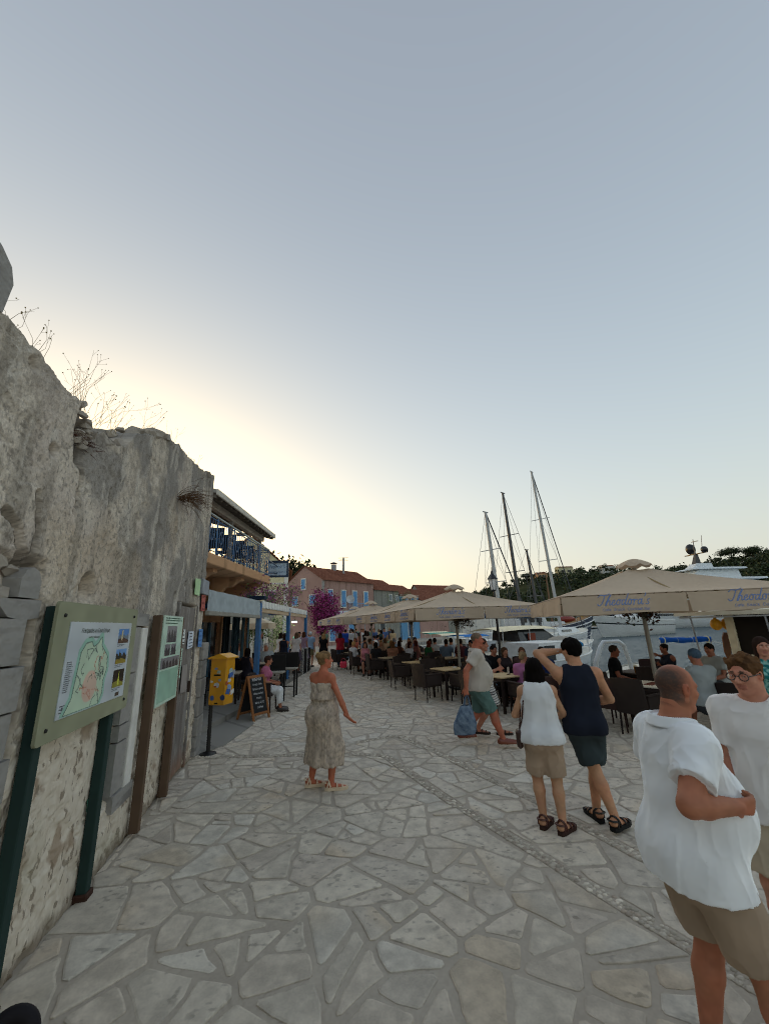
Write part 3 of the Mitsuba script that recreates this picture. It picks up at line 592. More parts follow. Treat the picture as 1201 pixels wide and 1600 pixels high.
# second board, mint green on brown posts
b = thing('information_board', 'narrow mint green history board with grey photographs on brown posts', 'information board')
for s in (1.00, 1.93):
    m = MB(hexc('5c4a3b')); m.box(W(s, 1.10, 0.07), (0.075, 0.09, 2.12), WR, bev=0.006); m.put(b + '__post', 'plain')
flat([(1.045, 1.17), (1.87, 1.17), (1.87, 2.16), (1.045, 2.16)], 0.10, 0.122, hexc('b4cfbf'), b + '__panel', 'gloss')
MB(hexc('8fb8a4')).prism(sbox(1.08, 1.20, 1.84, 1.54), 0.1225, 0.1235, WF, WA).put(b + '__map_area', 'gloss')
for z0, z1, s0, s1, n_ in [(1.85, 2.04, 1.22, 1.62, 3), (1.70, 1.83, 1.18, 1.40, 2), (1.70, 1.83, 1.43, 1.64, 2), (1.56, 1.68, 1.08, 1.84, 5)]:
    k = MB(hexc('77777c')).prism(sbox(s0, z0, s1, z1), 0.1225, 0.1235, WF, WA).put(b + '__photo', 'gloss')
    m = MB(hexc('3b3b40'))
    for j in range(n_):
        a = s0 + (s1 - s0) * (0.1 + 0.85 * j / n_); m.prism(Polygon([(a, z0), (a, z0 + (z1 - z0) * RK.uniform(0.4, 0.7)), (a + 0.05, z0 + (z1 - z0) * RK.uniform(0.6, 0.9)), (a + 0.10, z0 + (z1 - z0) * 0.4), (a + 0.11, z0)]).intersection(sbox(s0, z0, s1, z1)), 0.1235, 0.1241, WF, WA)
    m.put(k + '__building', 'gloss')
m = MB(hexc('4f6a5c'))
for i, (z, w_) in enumerate([(2.125, 0.62), (2.10, 0.70), (2.065, 0.5)]): m.prism(sbox(1.12, z, 1.12 + w_, z + 0.012), 0.1225, 0.1233, WF, WA)
m.put(b + '__heading', 'plain')

# yellow letter box
MX = np.array([-3.02, 7.42, 0]); RB = rotz(math.radians(-14))
mbx = thing('post_box', 'yellow metal post box plastered with torn stickers on a black pole', 'post box')
yl = hexc('c98f14')
MB(yl).box(MX + [0.14, 0.05, 1.14], (0.31, 0.25, 0.74), RB, bev=0.012).put(mbx + '__body', 'gloss', 30)
roof = trimesh.convex.convex_hull(np.array([(x * 0.19, y * 0.165, z) for x in (-1, 1) for y in (-1, 1) for z in (0, 0.02)] + [(0.02, y * 0.15, 0.085) for y in (-1, 1)]))
MB(yl * 1.1).mesh(roof, None, RB, MX + [0.14, 0.05, 1.50]).put(mbx + '__lid', 'gloss')
MB(hexc('141416')).tube([MX + [-0.03, 0.10, 0.03], MX + [-0.05, 0.10, 1.55]], 0.032, 10).put(mbx + '__pole', 'gloss', 40)
MB(hexc('17171a')).lathe([(0.0001, 0.045), (0.05, 0.045), (0.13, 0.02), (0.14, 0.0)], MX + [-0.03, 0.10, 0.0], 20).put(mbx + '__base', 'gloss', 40)
MB(hexc('1c1408')).box(MX + [0.14, 0.05, 1.24] + RB @ [-0.01, -0.126, 0], (0.13, 0.008, 0.025), RB).put(mbx + '__slot', 'plain')
MB(hexc('1c1408')).box(MX + [0.14, 0.05, 0.80] + RB @ [0.0, -0.126, 0], (0.06, 0.008, 0.02), RB).put(mbx + '__lock', 'plain')
FB = np.stack([RB @ [1, 0, 0], [0, 0, 1.0], RB @ [0, -1, 0]], 1)       # its front face
FS = np.stack([RB @ [0, 1, 0], [0, 0, 1.0], RB @ [1, 0, 0]], 1)        # its right face
stc = [hexc(x) for x in ('b8bcc0', '7d93b5', '8a8f98', '3f5f9c', '9fb0a8', 'cfcfca', '2f3f66', 'a8552e')]
for i in range(20):
    front = i < 9; r = RK.uniform(0.022, 0.05) * (1 if front else 1.3)
    c0 = MX + [0.14, 0.05, 1.14]; u_, w_ = RK.uniform(-0.12, 0.12), RK.uniform(-0.28, 0.26)
    P = Point(0, 0).buffer(r, quad_segs=4) if i % 3 == 0 else Polygon([(-r, -r * 0.7), (r * RK.uniform(0.7, 1.2), -r * 0.6), (r, r * RK.uniform(0.4, 0.9)), (-r * 0.8, r * 0.7)])
    P = affinity.rotate(P, RK.uniform(-25, 25)); R, o = (FB, 0.1252) if front else (FS, 0.1552)
    MB(stc[i % 8]).prism(P, o, o + 0.0012 + 0.0003 * i, R, c0 + R @ np.array([u_ * (1 if front else 0.75), w_, 0])).put(mbx + '__sticker', 'plain')

# dry weeds on the wall
def weed(s, z, n, h, label, col, seed, hang=False, off=-0.12):
    t = thing('dry_plant' if not hang else 'hanging_plant', label, 'plant'); r = np.random.default_rng(seed); m, hd = MB(col), MB(col * 1.15)
    for i in range(n):
        b0 = W(s + r.normal(0, 0.07), z + r.uniform(-0.04, 0.02), off + r.normal(0, 0.03)); d0 = unit([r.normal(0, 0.55) + 0.15, r.normal(0, 0.3), 1.0])
        L = h * r.uniform(0.5, 1.1)
        if hang:
            d0 = unit(WN * r.uniform(0.6, 1.2) + WD * r.normal(0.1, 0.7) + np.array([0, 0, r.uniform(0.0, 0.9)])); p = [b0]
            for j in range(5): p.append(p[-1] + d0 * L / 5); d0 = unit(d0 + np.array([0, 0, -0.28]) + r.normal(0, 0.12, 3))
        else: p = [b0, b0 + d0 * L * 0.5, b0 + unit(d0 + r.normal(0, 0.18, 3)) * L]
        m.tube(p, np.linspace(0.0018 if not hang else 0.004, 0.0008, len(p)), 3)
        if not hang:
            for j in range(r.integers(1, 4)):
                e = p[-1] + unit(r.normal(0, 1, 3) + d0 * 1.5) * L * r.uniform(0.08, 0.25); m.tube([p[1] + (p[-1] - p[1]) * r.uniform(0.3, 1), e], 0.0008, 3); hd.ball(e, r.uniform(0.003, 0.006), 5, 4)
        else:
            for j in range(4): e = p[2] + unit(r.normal(0, 1, 3) + d0) * L * 0.22; m.tube([p[r.integers(1, 5)], e], 0.0016, 3)
    m.put(t + '__stem', 'leaf'); 
    if not hang: tag_part(hd.put(t + '__seed_head', 'leaf'), kind='stuff')
dry = hexc('8a7a58')
for a in [(-1.87, 3.76, 6, 0.30, 'dry stalk weed beside the block at the left end of the wall top', 1), (-1.55, 3.75, 9, 0.22, 'short dry weed on the wall top right of the big block', 2), (-0.98, 3.74, 14, 0.42, 'tall spray of dry stalks above the dark hollow in the wall', 3), (-0.62, 3.72, 14, 0.36, 'leaning dry stalks on the low part of the wall top', 4), (-0.25, 3.80, 8, 0.40, 'thin dry grass left of the rubble heap on the wall', 5), (0.45, 4.18, 6, 0.34, 'faint dry stalks behind the rubble heap on the wall', 6), (1.35, 4.45, 6, 0.32, 'sparse dry weed right of the rubble heap on the wall', 7), (2.7, 4.62, 5, 0.25, 'small dry twig at the far end of the wall top', 8)]:
    weed(a[0], a[1], a[2], a[3], a[4], dry, a[5])
weed(1.60, 3.74, 46, 0.62, 'brown dried bush hanging from a crack in the wall face', hexc('5e4227'), 9, True, 0.0)
weed(-0.97, 3.42, 20, 0.22, 'small reddish brown roots hanging from the hollow near the wall top', hexc('54352a'), 10, True, -0.08)
# ================================================================ CAFE BUILDING, TERRACE AND HOUSES
PLASTERS = {'orange': hexc('cfa581'), 'yellow': hexc('d6d0ac'), 'pink': hexc('ad8f86'), 'grey': hexc('a3a49c') * 0.8, 'white': hexc('dcdcd6'), 'blue': hexc('6b9cc4'), 'concrete': hexc('a5a29b') * 0.85}
mat('plaster', two(diffuse(proc(palette(list(PLASTERS.values()), lambda p, k: 0.80 + 0.28 * fbm(p.x * 0.9 + 7 * k, p.y * 0.9, p.z * 0.9, 3) - 0.28 * smoothstep(0.55, 0.75, fbm(p.x * 4 + p.y * 4, p.z * 0.6, k * 2.0, 3)))))))
for i, k in enumerate(PLASTERS): ALIAS[k + '_plaster' if k != 'concrete' else k] = ('plaster', i)
def tile_col(p, n, uv):
    a = fbm(p.x * 1.1, p.y * 1.1, p.z * 1.1, 4); r = cell_rand(p.x * 3.5, p.y * 3.5, p.z * 6)
    return mix((0.17, 0.072, 0.05), (0.34, 0.155, 0.105), 0.6 * a + 0.4 * r)
mat('roof_tile', two(diffuse(proc(tile_col))))
blue_paint, navy = hexc('2a6296'), hexc('16304d')

# terrace slab and concrete patch
MB().prism([(-9, 8.6), (-3.75, 8.6), (-3.62, 11.6), (-3.85, 21.2), (-9.5, 21.2)], -0.02, 0.13).put('terrace', 'concrete', False)
structure('terrace', 'low grey concrete terrace of the cafe beside the street', 'terrace')
MB().prism([(-4.6, 7.35), (-3.25, 7.35), (-2.95, 8.0), (-2.95, 9.6), (-3.6, 11.2), (-4.6, 11.2)], 0.0, 0.021).put('concrete_patch', 'concrete'); structure('concrete_patch', 'bare grey concrete strip at the foot of the cafe terrace', 'pavement')

cb = thing('cafe_building', 'orange plastered cafe with a roofed upper balcony and blue railing behind the ruined wall', 'building')
m = MB()
m.box((-7.6, 11.0, 3.05), (4.0, 6.6, 0.75)); m.box((-7.6, 11.0, 2.45), (4.02, 6.0, 0.45)); m.box((-8.2, 11.0, 1.4), (3.0, 6.6, 2.3)); m.box((-5.72, 7.85, 1.4), (0.3, 0.35, 2.62)); m.box((-5.72, 14.2, 1.4), (0.3, 0.25, 2.62)); m.box((-5.72, 11.0, 1.4), (0.3, 0.35, 2.62)); m.box((-8.4, 11.0, 4.9), (2.6, 6.6, 2.9))
m.put(cb + '__wall', 'orange_plaster')
MB().box((-4.85, 10.85, 3.60), (1.55, 6.9, 0.26), bev=0.02).put(cb + '__balcony_slab', 'orange_plaster')
MB(hexc('3f6078')).box((-5.56, 10.9, 2.98), (0.03, 5.9, 0.52)).put(cb + '__fascia', 'plain')
for y in (8.2, 10.2, 12.2, 14.05):                                  # curved brackets under the balcony
    P = Polygon([(0, 0), (0, -0.85), (0.12, -0.85), (0.2, -0.66), (0.42, -0.55), (0.62, -0.46), (0.78, -0.30), (0.98, -0.26), (1.12, -0.14), (1.28, -0.1), (1.28, 0)])
    MB().prism(P, -0.13, 0.13, np.array([[1, 0, 0], [0, 0, -1.0], [0, 1.0, 0]]), (-5.58, y, 3.475)).put(cb + '__bracket', 'orange_plaster', 30)
m = MB(blue_paint * 0.8)
for x0, y0, x1, y1 in [(-4.13, 7.5, -4.13, 14.22), (-4.13, 14.22, -5.55, 14.22)]:
    L = math.hypot(x1 - x0, y1 - y0); n_ = int(L / 0.14)
    k = MB(blue_paint * 0.8)
    k.tube([(x0, y0, 3.80), (x1, y1, 3.80)], 0.014, 6); k.tube([(x0, y0, 4.58), (x1, y1, 4.58)], 0.016, 6); k.put(cb + '__railing', 'gloss')
    MB(hexc('9aa5a5')).tube([(x0, y0, 4.66), (x1, y1, 4.66)], 0.028, 8).put(cb + '__hand_rail', 'gloss', 50)
    for i in range(n_ + 1):
        t = i / n_; big = i % 8 == 0
        MB(blue_paint * (0.9 if big else 0.7)).tube([(x0 + (x1 - x0) * t, y0 + (y1 - y0) * t, 3.74), (x0 + (x1 - x0) * t, y0 + (y1 - y0) * t, 4.65 if big else 4.57)], 0.02 if big else 0.008, 5).put(cb + '__baluster', 'gloss')
    for i in range(0, n_ - 3, 4):                                                            # scrollwork
        t = (i + 2) / n_; a = np.linspace(0, 2.2 * PI, 14); c = np.array([x0 + (x1 - x0) * t, y0 + (y1 - y0) * t, 4.18]); u = unit([x1 - x0, y1 - y0, 0])
        MB(blue_paint * 0.7).tube([c + u * 0.16 * math.cos(q_) * (1 - q_ / 12) + np.array([0, 0, 0.22]) * math.sin(q_) * (1 - q_ / 12) for q_ in a], 0.009, 4).put(cb + '__scroll', 'gloss')
# balcony roof: lean-to falling towards the street, on posts, with rafters
zr = lambda x: 5.18 + (-(x) - 4.05) * 0.30
m = MB(hexc('8d8b86')); m.add([(-4.04, 9.3, zr(-4.04)), (-4.04, 14.45, zr(-4.04)), (-9, 14.45, zr(-9)), (-9, 9.3, zr(-9)), (-4.04, 9.3, zr(-4.04) + 0.09), (-4.04, 14.45, zr(-4.04) + 0.09), (-9, 14.45, zr(-9) + 0.09), (-9, 9.3, zr(-9) + 0.09)], [[0, 3, 2, 1], [4, 5, 6, 7], [0, 1, 5, 4], [1, 2, 6, 5], [2, 3, 7, 6], [3, 0, 4, 7]])
k = m.put(cb + '__roof', 'plain')
for i in range(16):
    y = 9.45 + i * 0.335; MB(hexc('6f6c66')).box((-5.95, y, zr(-5.95) - 0.055), (3.9, 0.07, 0.09), roty(math.atan(0.30)), bev=0.005).put(k + '__rafter', 'plain')
MB(hexc('b0aaa0')).box((-4.45, 11.85, zr(-4.45) - 0.20), (0.14, 5.1, 0.19), bev=0.01).put(cb + '__roof_beam', 'plain')
MB(hexc('c2beb4')).box((-4.02, 11.88, 5.20), (0.05, 5.18, 0.15), bev=0.01).put(cb + '__gutter', 'plain')
for y in (11.4, 14.1): MB(hexc('807d78')).box((-4.45, y, 4.44), (0.11, 0.11, 1.50), bev=0.01).put(cb + '__roof_post', 'plain')
MB(hexc('a8a298')).box((-4.8, 14.12, zr(-4.8) - 0.16), (0.95, 0.1, 0.12), bev=0.01).put(cb + '__roof_beam', 'plain')
for i in range(4):                                                   # glazed doors below, seen under the awning
    y = 8.45 + i * 0.62; f = MB(hexc('3d6076')).box((-5.66, y, 1.28), (0.06, 0.08, 2.3)).put(cb + '__door_frame', 'gloss')
    MB().box((-5.70, y + 0.31, 1.28), (0.02, 0.54, 2.26)).put(cb + '__pane', 'dark_glass')
    y = 11.6 + i * 0.60; MB(hexc('3d6076')).box((-5.66, y, 1.28), (0.06, 0.08, 2.3)).put(cb + '__door_frame', 'gloss'); MB().box((-5.70, y + 0.30, 1.28), (0.02, 0.52, 2.26)).put(cb + '__pane', 'dark_glass')
MB(hexc('c99267')).box((-4.55, 13.55, 1.34), (0.10, 0.10, 2.5), bev=0.01).put(cb + '__door_post', 'plain')
for i, (x, h) in enumerate([(-5.0, hexc('4d6472')), (-5.32, hexc('39434a')), (-4.72, hexc('56707c'))]):      # hung curtains
    P = np.array([[(x + 0.022 * math.sin(a * 21), 13.5 + 0.05 * math.sin(a * 30 + i), z) for a in np.linspace(0, 1, 24)] for z in (0.2, 2.4)]); P[..., 0] += np.linspace(0, 0.24, 24)[None]
    MB(h * 0.8).grid(P).put(cb + '__curtain', 'cloth', True)
ORD = ['first', 'second', 'third', 'fourth', 'fifth', 'sixth', 'seventh']
# things on the balcony: dark chairs and tables behind the railing
for i in range(7):
    y = 8.2 + i * 0.9; t = thing('balcony_chair', f'dark slatted balcony chair, {ORD[i]} from the near end behind the blue railing', 'chair', 'chairs on the upper balcony'); c = navy * 0.7
    MB(c).box((-4.7, y, 4.18), (0.42, 0.42, 0.04)).put(t + '__seat', 'plain'); MB(c).box((-4.7, y + 0.2, 4.48), (0.40, 0.035, 0.55), bev=0.01).put(t + '__backrest', 'plain')
    for sx in (-1, 1):
        for sy in (-1, 1): MB(c).box((-4.7 + sx * 0.18, y + sy * 0.18, 3.95), (0.035, 0.035, 0.44)).put(t + '__leg', 'plain')
for i in range(3):
    y = 8.65 + i * 1.8; t = thing('balcony_table', f'dark square balcony table, {ORD[i]} from the near end behind the railing', 'table', 'tables on the upper balcony')
    MB(hexc('2b3a47')).box((-4.72, y, 4.44), (0.6, 0.6, 0.04)).put(t + '__top', 'plain'); MB(hexc('2b3a47')).box((-4.72, y, 4.08), (0.07, 0.07, 0.7)).put(t + '__leg', 'plain')

# street awning on blue posts
aw = thing('awning', 'grey canvas awning with white scalloped valance on blue posts along the cafe terrace', 'awning')
canv = hexc('aeb3b4'); xo = lambda y: -3.56 - 0.035 * (y - 8)
m = MB(canv)
P = np.array([[(xo(y) - 2.2 * t, y, 2.76 + 0.42 * t + 0.03 * math.sin(y * 3) * math.sin(t * PI) ) for t in np.linspace(0, 1, 6)] for y in np.linspace(8.2, 20.6, 40)]); m.grid(P); m.put(aw + '__canopy', 'cloth', True)
m = MB(hexc('9fa9ae')); P = np.array([[(xo(y) + 0.012 * math.sin(y * 9 + z * 3) + 0.02, y, z) for z in (2.34, 2.5, 2.65, 2.76)] for y in np.linspace(8.2, 12.0, 40)]); m.grid(P); m.put(aw + '__side_curtain', 'cloth', True)
MB(hexc('8a8880')).box((xo(10.1) + 0.01, 10.1, 2.31), (0.08, 3.8, 0.09), rotz(0.035), bev=0.01).put(aw + '__hem_bar', 'plain')
m = MB(hexc('d2d3cf')); n_ = 44
for i in range(n_):                                                  # scallops hanging from the front edge
    y0 = 12.15 + (20.6 - 12.15) * i / n_; y1 = y0 + (20.6 - 12.15) / n_; ym = (y0 + y1) / 2
    F = [(xo(y0) + 0.02, y0, 2.77), (xo(y1) + 0.02, y1, 2.77), (xo(y1) + 0.03, y1, 2.62), (xo(ym) + 0.05, ym + 0.06, 2.56), (xo(ym) + 0.05, ym - 0.06, 2.56), (xo(y0) + 0.03, y0, 2.62)]
    MB(hexc('d2d3cf') * (1 if i % 2 else 0.82)).add(F, [[0, 1, 2], [0, 2, 3], [0, 3, 4], [0, 4, 5]]).put(aw + '__scallop', 'cloth')
MB(hexc('b9a489')).box((xo(16.4) - 0.04, 16.4, 2.50), (0.10, 8.5, 0.13), rotz(0.035), bev=0.01).put(aw + '__beam', 'plain')
for y in (12.08, 16.3, 20.5): MB(blue_paint).box((xo(y) - 0.02, y, 1.40), (0.135, 0.135, 2.56), bev=0.012).put(aw + '__post', 'gloss')
for y in (12.08, 16.3, 20.5): MB(blue_paint).box((xo(y) - 0.9, y, 2.66), (1.9, 0.09, 0.12), bev=0.01).put(aw + '__cross_beam', 'gloss')
MB(navy * 0.5).box((xo(12.0) - 0.05, 12.0, 2.84), (0.45, 0.25, 0.10), bev=0.01).put(aw + '__winch_box', 'plain')

# flowers and greenery on the awning top
pk = np.array([hexc('8c4a78'), hexc('a86a90'), hexc('5f6a40'), hexc('6f7a4a'), hexc('7d3a62')])
for i, (y, nn, lab) in enumerate([(13.6, 380, 'magenta flower trough on the awning beside the nearest blue post'), (15.4, 500, 'pinkish climbing plant on the awning below the framed sign'), (17.4, 520, 'grey green and pink climber in the middle of the awning top'), (19.3, 420, 'loose climber at the far end of the awning top')]):
    t = thing('climbing_plant', lab, 'plant'); cs = np.array([(xo(y) - 0.5 + RK.normal(0, 0.25), y + RK.normal(0, 0.55), 3.05 + RK.uniform(-0.1, 0.3 + 0.15 * i)) for _ in range(14)])
    v, f, c = leaves(cs, nn, (0.13, 0.16, 0.12), 0.10, pk[[0, 4, 2]] if i == 0 else pk, 0.3, 0.3, 40 + i); put(t + '__foliage', v, f, c, 'leaf')
    m = MB(hexc('54452f') * 0.8); [m.tube([(xo(y) - 0.6, y, 2.7), tuple(cs[j])], [0.012, 0.004], 4) for j in range(5)]; m.put(t + '__stem', 'plain')

# framed sign by the balcony end
sg = thing('framed_sign', 'pale blue sign with script lettering in a dark blue frame beyond the balcony', 'sign')
SC = np.array([-4.15, 15.45, 4.14]); SR = rotz(0.10)
MB(hexc('a9bfd2')).box(SC, (0.72, 0.03, 0.46), SR).put(sg + '__panel', 'gloss')
for dx, dz, sx, sz in [(0, 0.27, 0.86, 0.075), (0, -0.27, 0.86, 0.075), (-0.395, 0, 0.075, 0.47), (0.395, 0, 0.075, 0.47)]: MB(navy).box(SC + SR @ [dx, -0.01, dz], (sx, 0.06, sz), SR, bev=0.006).put(sg + '__frame', 'gloss')
MB(navy).box(SC + SR @ [0.02, 0, 0.315], (0.95, 0.10, 0.02), SR).put(sg + '__cap', 'gloss')
SF = np.stack([SR @ [1, 0, 0], [0, 0, 1.0], SR @ [0, -1, 0]], 1)
def stext(txt, x, z, h, col, shear, org, Fm, key, off=0.016, bold=False, m='plain'):
    t = meshkit.text_mesh(txt, h, 0.0015, bold); v = np.array(t.vertices); w = np.ptp(v[:, 0]); v[:, 0] -= v[:, 0].min() + w / 2; v[:, 0] += shear * v[:, 1]
    MB(col).add((v + [x, z, off]) @ Fm.T + org, t.faces).put(key, m)
stext("Nefeli's", 0.0, 0.04, 0.12, hexc('3f5f86'), 0.3, SC, SF, sg + '__lettering'); stext('Restaurant', 0.0, -0.15, 0.085, hexc('3f5f86'), 0.3, SC, SF, sg + '__lettering')
MB(navy).tube([(-4.13, 14.22, 4.30), tuple(SC + [0, 0.06, 0.1])], 0.022, 5).put(sg + '__bracket', 'gloss'); MB(navy).tube([(-4.13, 14.22, 3.85), tuple(SC + [0, 0.06, -0.15])], 0.022, 5).put(sg + '__bracket', 'gloss')

# ---------------------------------------------------------------- houses
def tiled_roof(key, e0, e1, r0, r1, over=0.25):
    """a roof slope from the eave e0-e1 up to the ridge r0-r1, rows of round tiles modelled as corrugation"""
    e0, e1, r0, r1 = map(np.asarray, (e0, e1, r0, r1)); L = np.linalg.norm(e1 - e0); n_ = max(6, int(L / 0.11)); nrow = 14
    up = unit(np.cross(e1 - e0, r0 - e0)); up = up if up[2] > 0 else -up; P = np.zeros((nrow * 2, n_, 3)); d = unit(e0 - r0)
    for j in range(nrow):
        for k_ in range(2):
            t = (j + k_ * 0.999) / nrow; lift = 0.045 * (1 - k_)
            a, b = (e0 + d * over) * (1 - t) + r0 * t, (e1 + d * over) * (1 - t) + r1 * t; s = np.linspace(0, 1, n_)[:, None]
            P[2 * j + k_] = a + (b - a) * s + up * (0.05 + lift + 0.035 * np.cos(np.arange(n_)[:, None] * PI))
    MB().grid(P).put(key, 'roof_tile')
def house(name, label, p0, ang, L, dep, eave, rise, wallm, wins, over=0.25, base=-0.2, gable_wins=(), ridge_along=True, trim='white_plaster'):
    t = thing(name, label, 'house'); p0 = np.array([p0[0], p0[1], 0.0]); u = np.array([math.sin(ang), math.cos(ang), 0]); w = np.array([-u[1], u[0], 0]); z = np.array([0, 0, 1.0])
    A, B, C, D_ = p0, p0 + u * L, p0 + u * L + w * dep, p0 + w * dep
    m = MB(); v = [A + z * base, B + z * base, C + z * base, D_ + z * base, A + z * eave, B + z * eave, C + z * eave, D_ + z * eave]
    if ridge_along: ra, rb = (A + D_) / 2 + z * (eave + rise), (B + C) / 2 + z * (eave + rise)
    else: ra, rb = (A + B) / 2 + z * (eave + rise), (D_ + C) / 2 + z * (eave + rise)
    m.add(v, [[0, 1, 5, 4], [1, 2, 6, 5], [2, 3, 7, 6], [3, 0, 4, 7]])
    if ridge_along: m.add([A + z * eave, D_ + z * eave, ra, B + z * eave, C + z * eave, rb], [[0, 2, 1], [3, 4, 5]])
    else: m.add([A + z * eave, B + z * eave, ra, D_ + z * eave, C + z * eave, rb], [[0, 1, 2], [3, 5, 4]])
    m.put(t + '__wall', wallm)
    g = (u if ridge_along else w) * 0.2
    if ridge_along: tiled_roof(t + '__roof', A + z * eave - g, B + z * eave + g, ra - g, rb + g, over); tiled_roof(t + '__roof', D_ + z * eave - g, C + z * eave + g, ra - g, rb + g, over)
    else: tiled_roof(t + '__roof', A + z * eave - g, D_ + z * eave + g, ra - g, rb + g, over); tiled_roof(t + '__roof', B + z * eave - g, C + z * eave + g, ra - g, rb + g, over)
    def window(org, ax, nrm, s, zc, ww, hh, col, kind):
        R = np.stack([ax, -nrm, z], 1); o = org + ax * s + z * zc
        k = MB().box(o + nrm * 0.03, (ww + 0.26, 0.06, hh + 0.26), R, bev=0.01).put(t + '__window', trim)
        if kind == 'open':
            MB().box(o + nrm * 0.066, (ww, 0.02, hh), R).put(k + '__pane', 'dark_glass')
            for sx in (-1, 1): MB(col).box(o + nrm * 0.085 + ax * sx * (ww * 0.72), (ww * 0.44, 0.04, hh), R, bev=0.005).put(k + '__shutter', 'plain')
        else:
            for sx in (-1, 1):
                kk = MB(col).box(o + nrm * 0.075 + ax * sx * ww * 0.252, (ww * 0.49, 0.04, hh), R, bev=0.005)
                for j in range(int(hh / 0.12)): kk.box(o + nrm * 0.098 + ax * sx * ww * 0.252 + z * (-hh / 2 + 0.08 + j * 0.12), (ww * 0.40, 0.012, 0.05), R)
                kk.put(k + '__shutter', 'plain')
    for (s, zc, ww, hh, col, kind) in wins: window(A, u, -w, s, zc, ww, hh, col, kind)
    for (s, zc, ww, hh, col, kind) in gable_wins: window(A, w, -u, s, zc, ww, hh, col, kind)
    return t, u, w
gsh, bsh = hexc('1d4a44'), hexc('6499c8')
# yellow house, gable to the street
yh, u, w = house('yellow_house', 'pale yellow gabled house with dark green shutters behind the awning', (-11.45, 26.25), 1.32, 5.0, 5.5, 5.75, 2.25, 'yellow_plaster',
                 [(3.85, 3.75, 0.50, 1.15, gsh, 'shut'), (2.55, 3.75, 0.75, 1.2, gsh, 'shut'), (2.6, 6.65, 0.55, 0.75, gsh, 'shut'), (1.0, 3.75, 0.7, 1.2, gsh, 'shut'), (1.2, 1.2, 0.9, 2.2, gsh * 0.4, 'shut'), (3.4, 1.2, 0.9, 2.2, gsh * 0.4, 'shut')], ridge_along=False)
for sx in (4.86, 2.0): MB().box(np.array([-11.45, 26.25, 2.8]) + u * sx - w * 0.03, (0.28, 0.10, 5.8), rotz(PI / 2 - 1.32), bev=0.01).put(yh + '__pilaster', 'white_plaster')
MB().box(np.array([-11.45, 26.25, 4.85]) + u * 2.5 - w * 0.03, (4.9, 0.06, 0.10), rotz(PI / 2 - 1.32)).put(yh + '__string_course', 'white_plaster')
# pink house and the row running on from it
PA = math.radians(38); p0 = np.array([-7.0, 45.0]); u2 = np.array([math.sin(PA), math.cos(PA)]); at = lambda t: p0 + u2 * t
ph, u, w = house('pink_house', 'dusty pink house with blue shutters, balcony and long red tiled roof', p0, PA, 8.6, 6.2, 7.0, 1.75, 'pink_plaster',
                 [(1.1, 5.15, 0.62, 1.5, bsh, 'shut'), (3.2, 5.0, 0.66, 1.8, bsh, 'shut'), (5.1, 5.0, 0.66, 1.8, bsh, 'shut'), (7.1, 5.0, 0.66, 1.8, bsh, 'shut'), (1.5, 1.5, 0.9, 2.0, bsh, 'shut'), (4.5, 1.5, 0.9, 2.0, bsh, 'shut')],
                 gable_wins=[(3.2, 6.75, 0.6, 1.1, bsh, 'shut'), (4.6, 4.9, 0.9, 0.9, bsh, 'shut'), (1.6, 4.9, 0.9, 1.0, bsh, 'shut')])
q3 = lambda t, off, z: np.array([*(at(t) + np.array([u2[1], -u2[0]]) * off), z])
MB().box(q3(5.3, 0.45, 3.60), (4.2, 0.9, 0.12), rotz(PI / 2 - PA)).put(ph + '__balcony', 'white_plaster')
k = MB(bsh); k.tube([q3(3.2, 0.88, 4.5), q3(7.4, 0.88, 4.5)], 0.03, 5); k.tube([q3(3.2, 0.88, 3.75), q3(7.4, 0.88, 3.75)], 0.025, 5); k.put(ph + '__balcony_rail', 'gloss')
for i in range(30): MB(bsh * 0.9).tube([q3(3.2 + i * 4.2 / 29, 0.88, 3.68), q3(3.2 + i * 4.2 / 29, 0.88, 4.5)], 0.016, 4).put(ph + '__baluster', 'gloss')
for i in range(7): MB().box(q3(0.0, 0.02, 0.4 + i * 1.0), (0.5 if i % 2 else 0.36, 0.10, 0.94), rotz(PI / 2 - PA), bev=0.02).put(ph + '__quoin', 'dressed_stone')
MB(hexc('8a8d90')).lathe([(0.32, 0), (0.32, 0.95), (0.30, 0.95)], q3(4.6, -3.0, 8.45), 12).put(ph + '__flue', 'gloss', 40); MB(hexc('75797c')).lathe([(0.5, 0), (0.0001, 0.22)], q3(4.6, -3.0, 9.55), 12).put(ph + '__flue_cap', 'gloss')
m = MB(hexc('77797b')); [m.tube([q3(4.6, -3.0, 9.35) + [0.28 * math.cos(a), 0.28 * math.sin(a), 0], q3(4.6, -3.0, 9.6) + [0.28 * math.cos(a), 0.28 * math.sin(a), 0]], 0.02, 4) for a in (0, 1.6, 3.1, 4.7)]; m.put(ph + '__flue_bracket', 'gloss')
gh, u, w = house('grey_house', 'narrow grey rendered house with a satellite dish between the pink and blue houses', at(8.7), PA, 5.2, 6.0, 6.3, 1.7, 'grey_plaster', [(3.3, 5.4, 0.5, 0.7, hexc('8b949a'), 'shut'), (4.7, 5.3, 0.5, 0.7, hexc('8b949a'), 'shut'), (1.5, 1.4, 0.9, 2.0, hexc('4a4f52'), 'shut')])
dsh = MB(hexc('b5b8ba')); dsh.lathe([(0.0001, 0.0), (0.25, 0.05), (0.48, 0.18), (0.5, 0.17), (0.25, 0.02), (0.0001, -0.03)], q3(4.0, 0.35, 4.9), 16, rotx(PI / 2 - 0.3)); dsh.put(gh + '__dish', 'gloss', True)
MB(hexc('8a8d90')).tube([q3(5.5, -2.2, 7.6), q3(5.5, -2.2, 10.3)], [0.16, 0.12], 8).put(gh + '__mast', 'gloss')
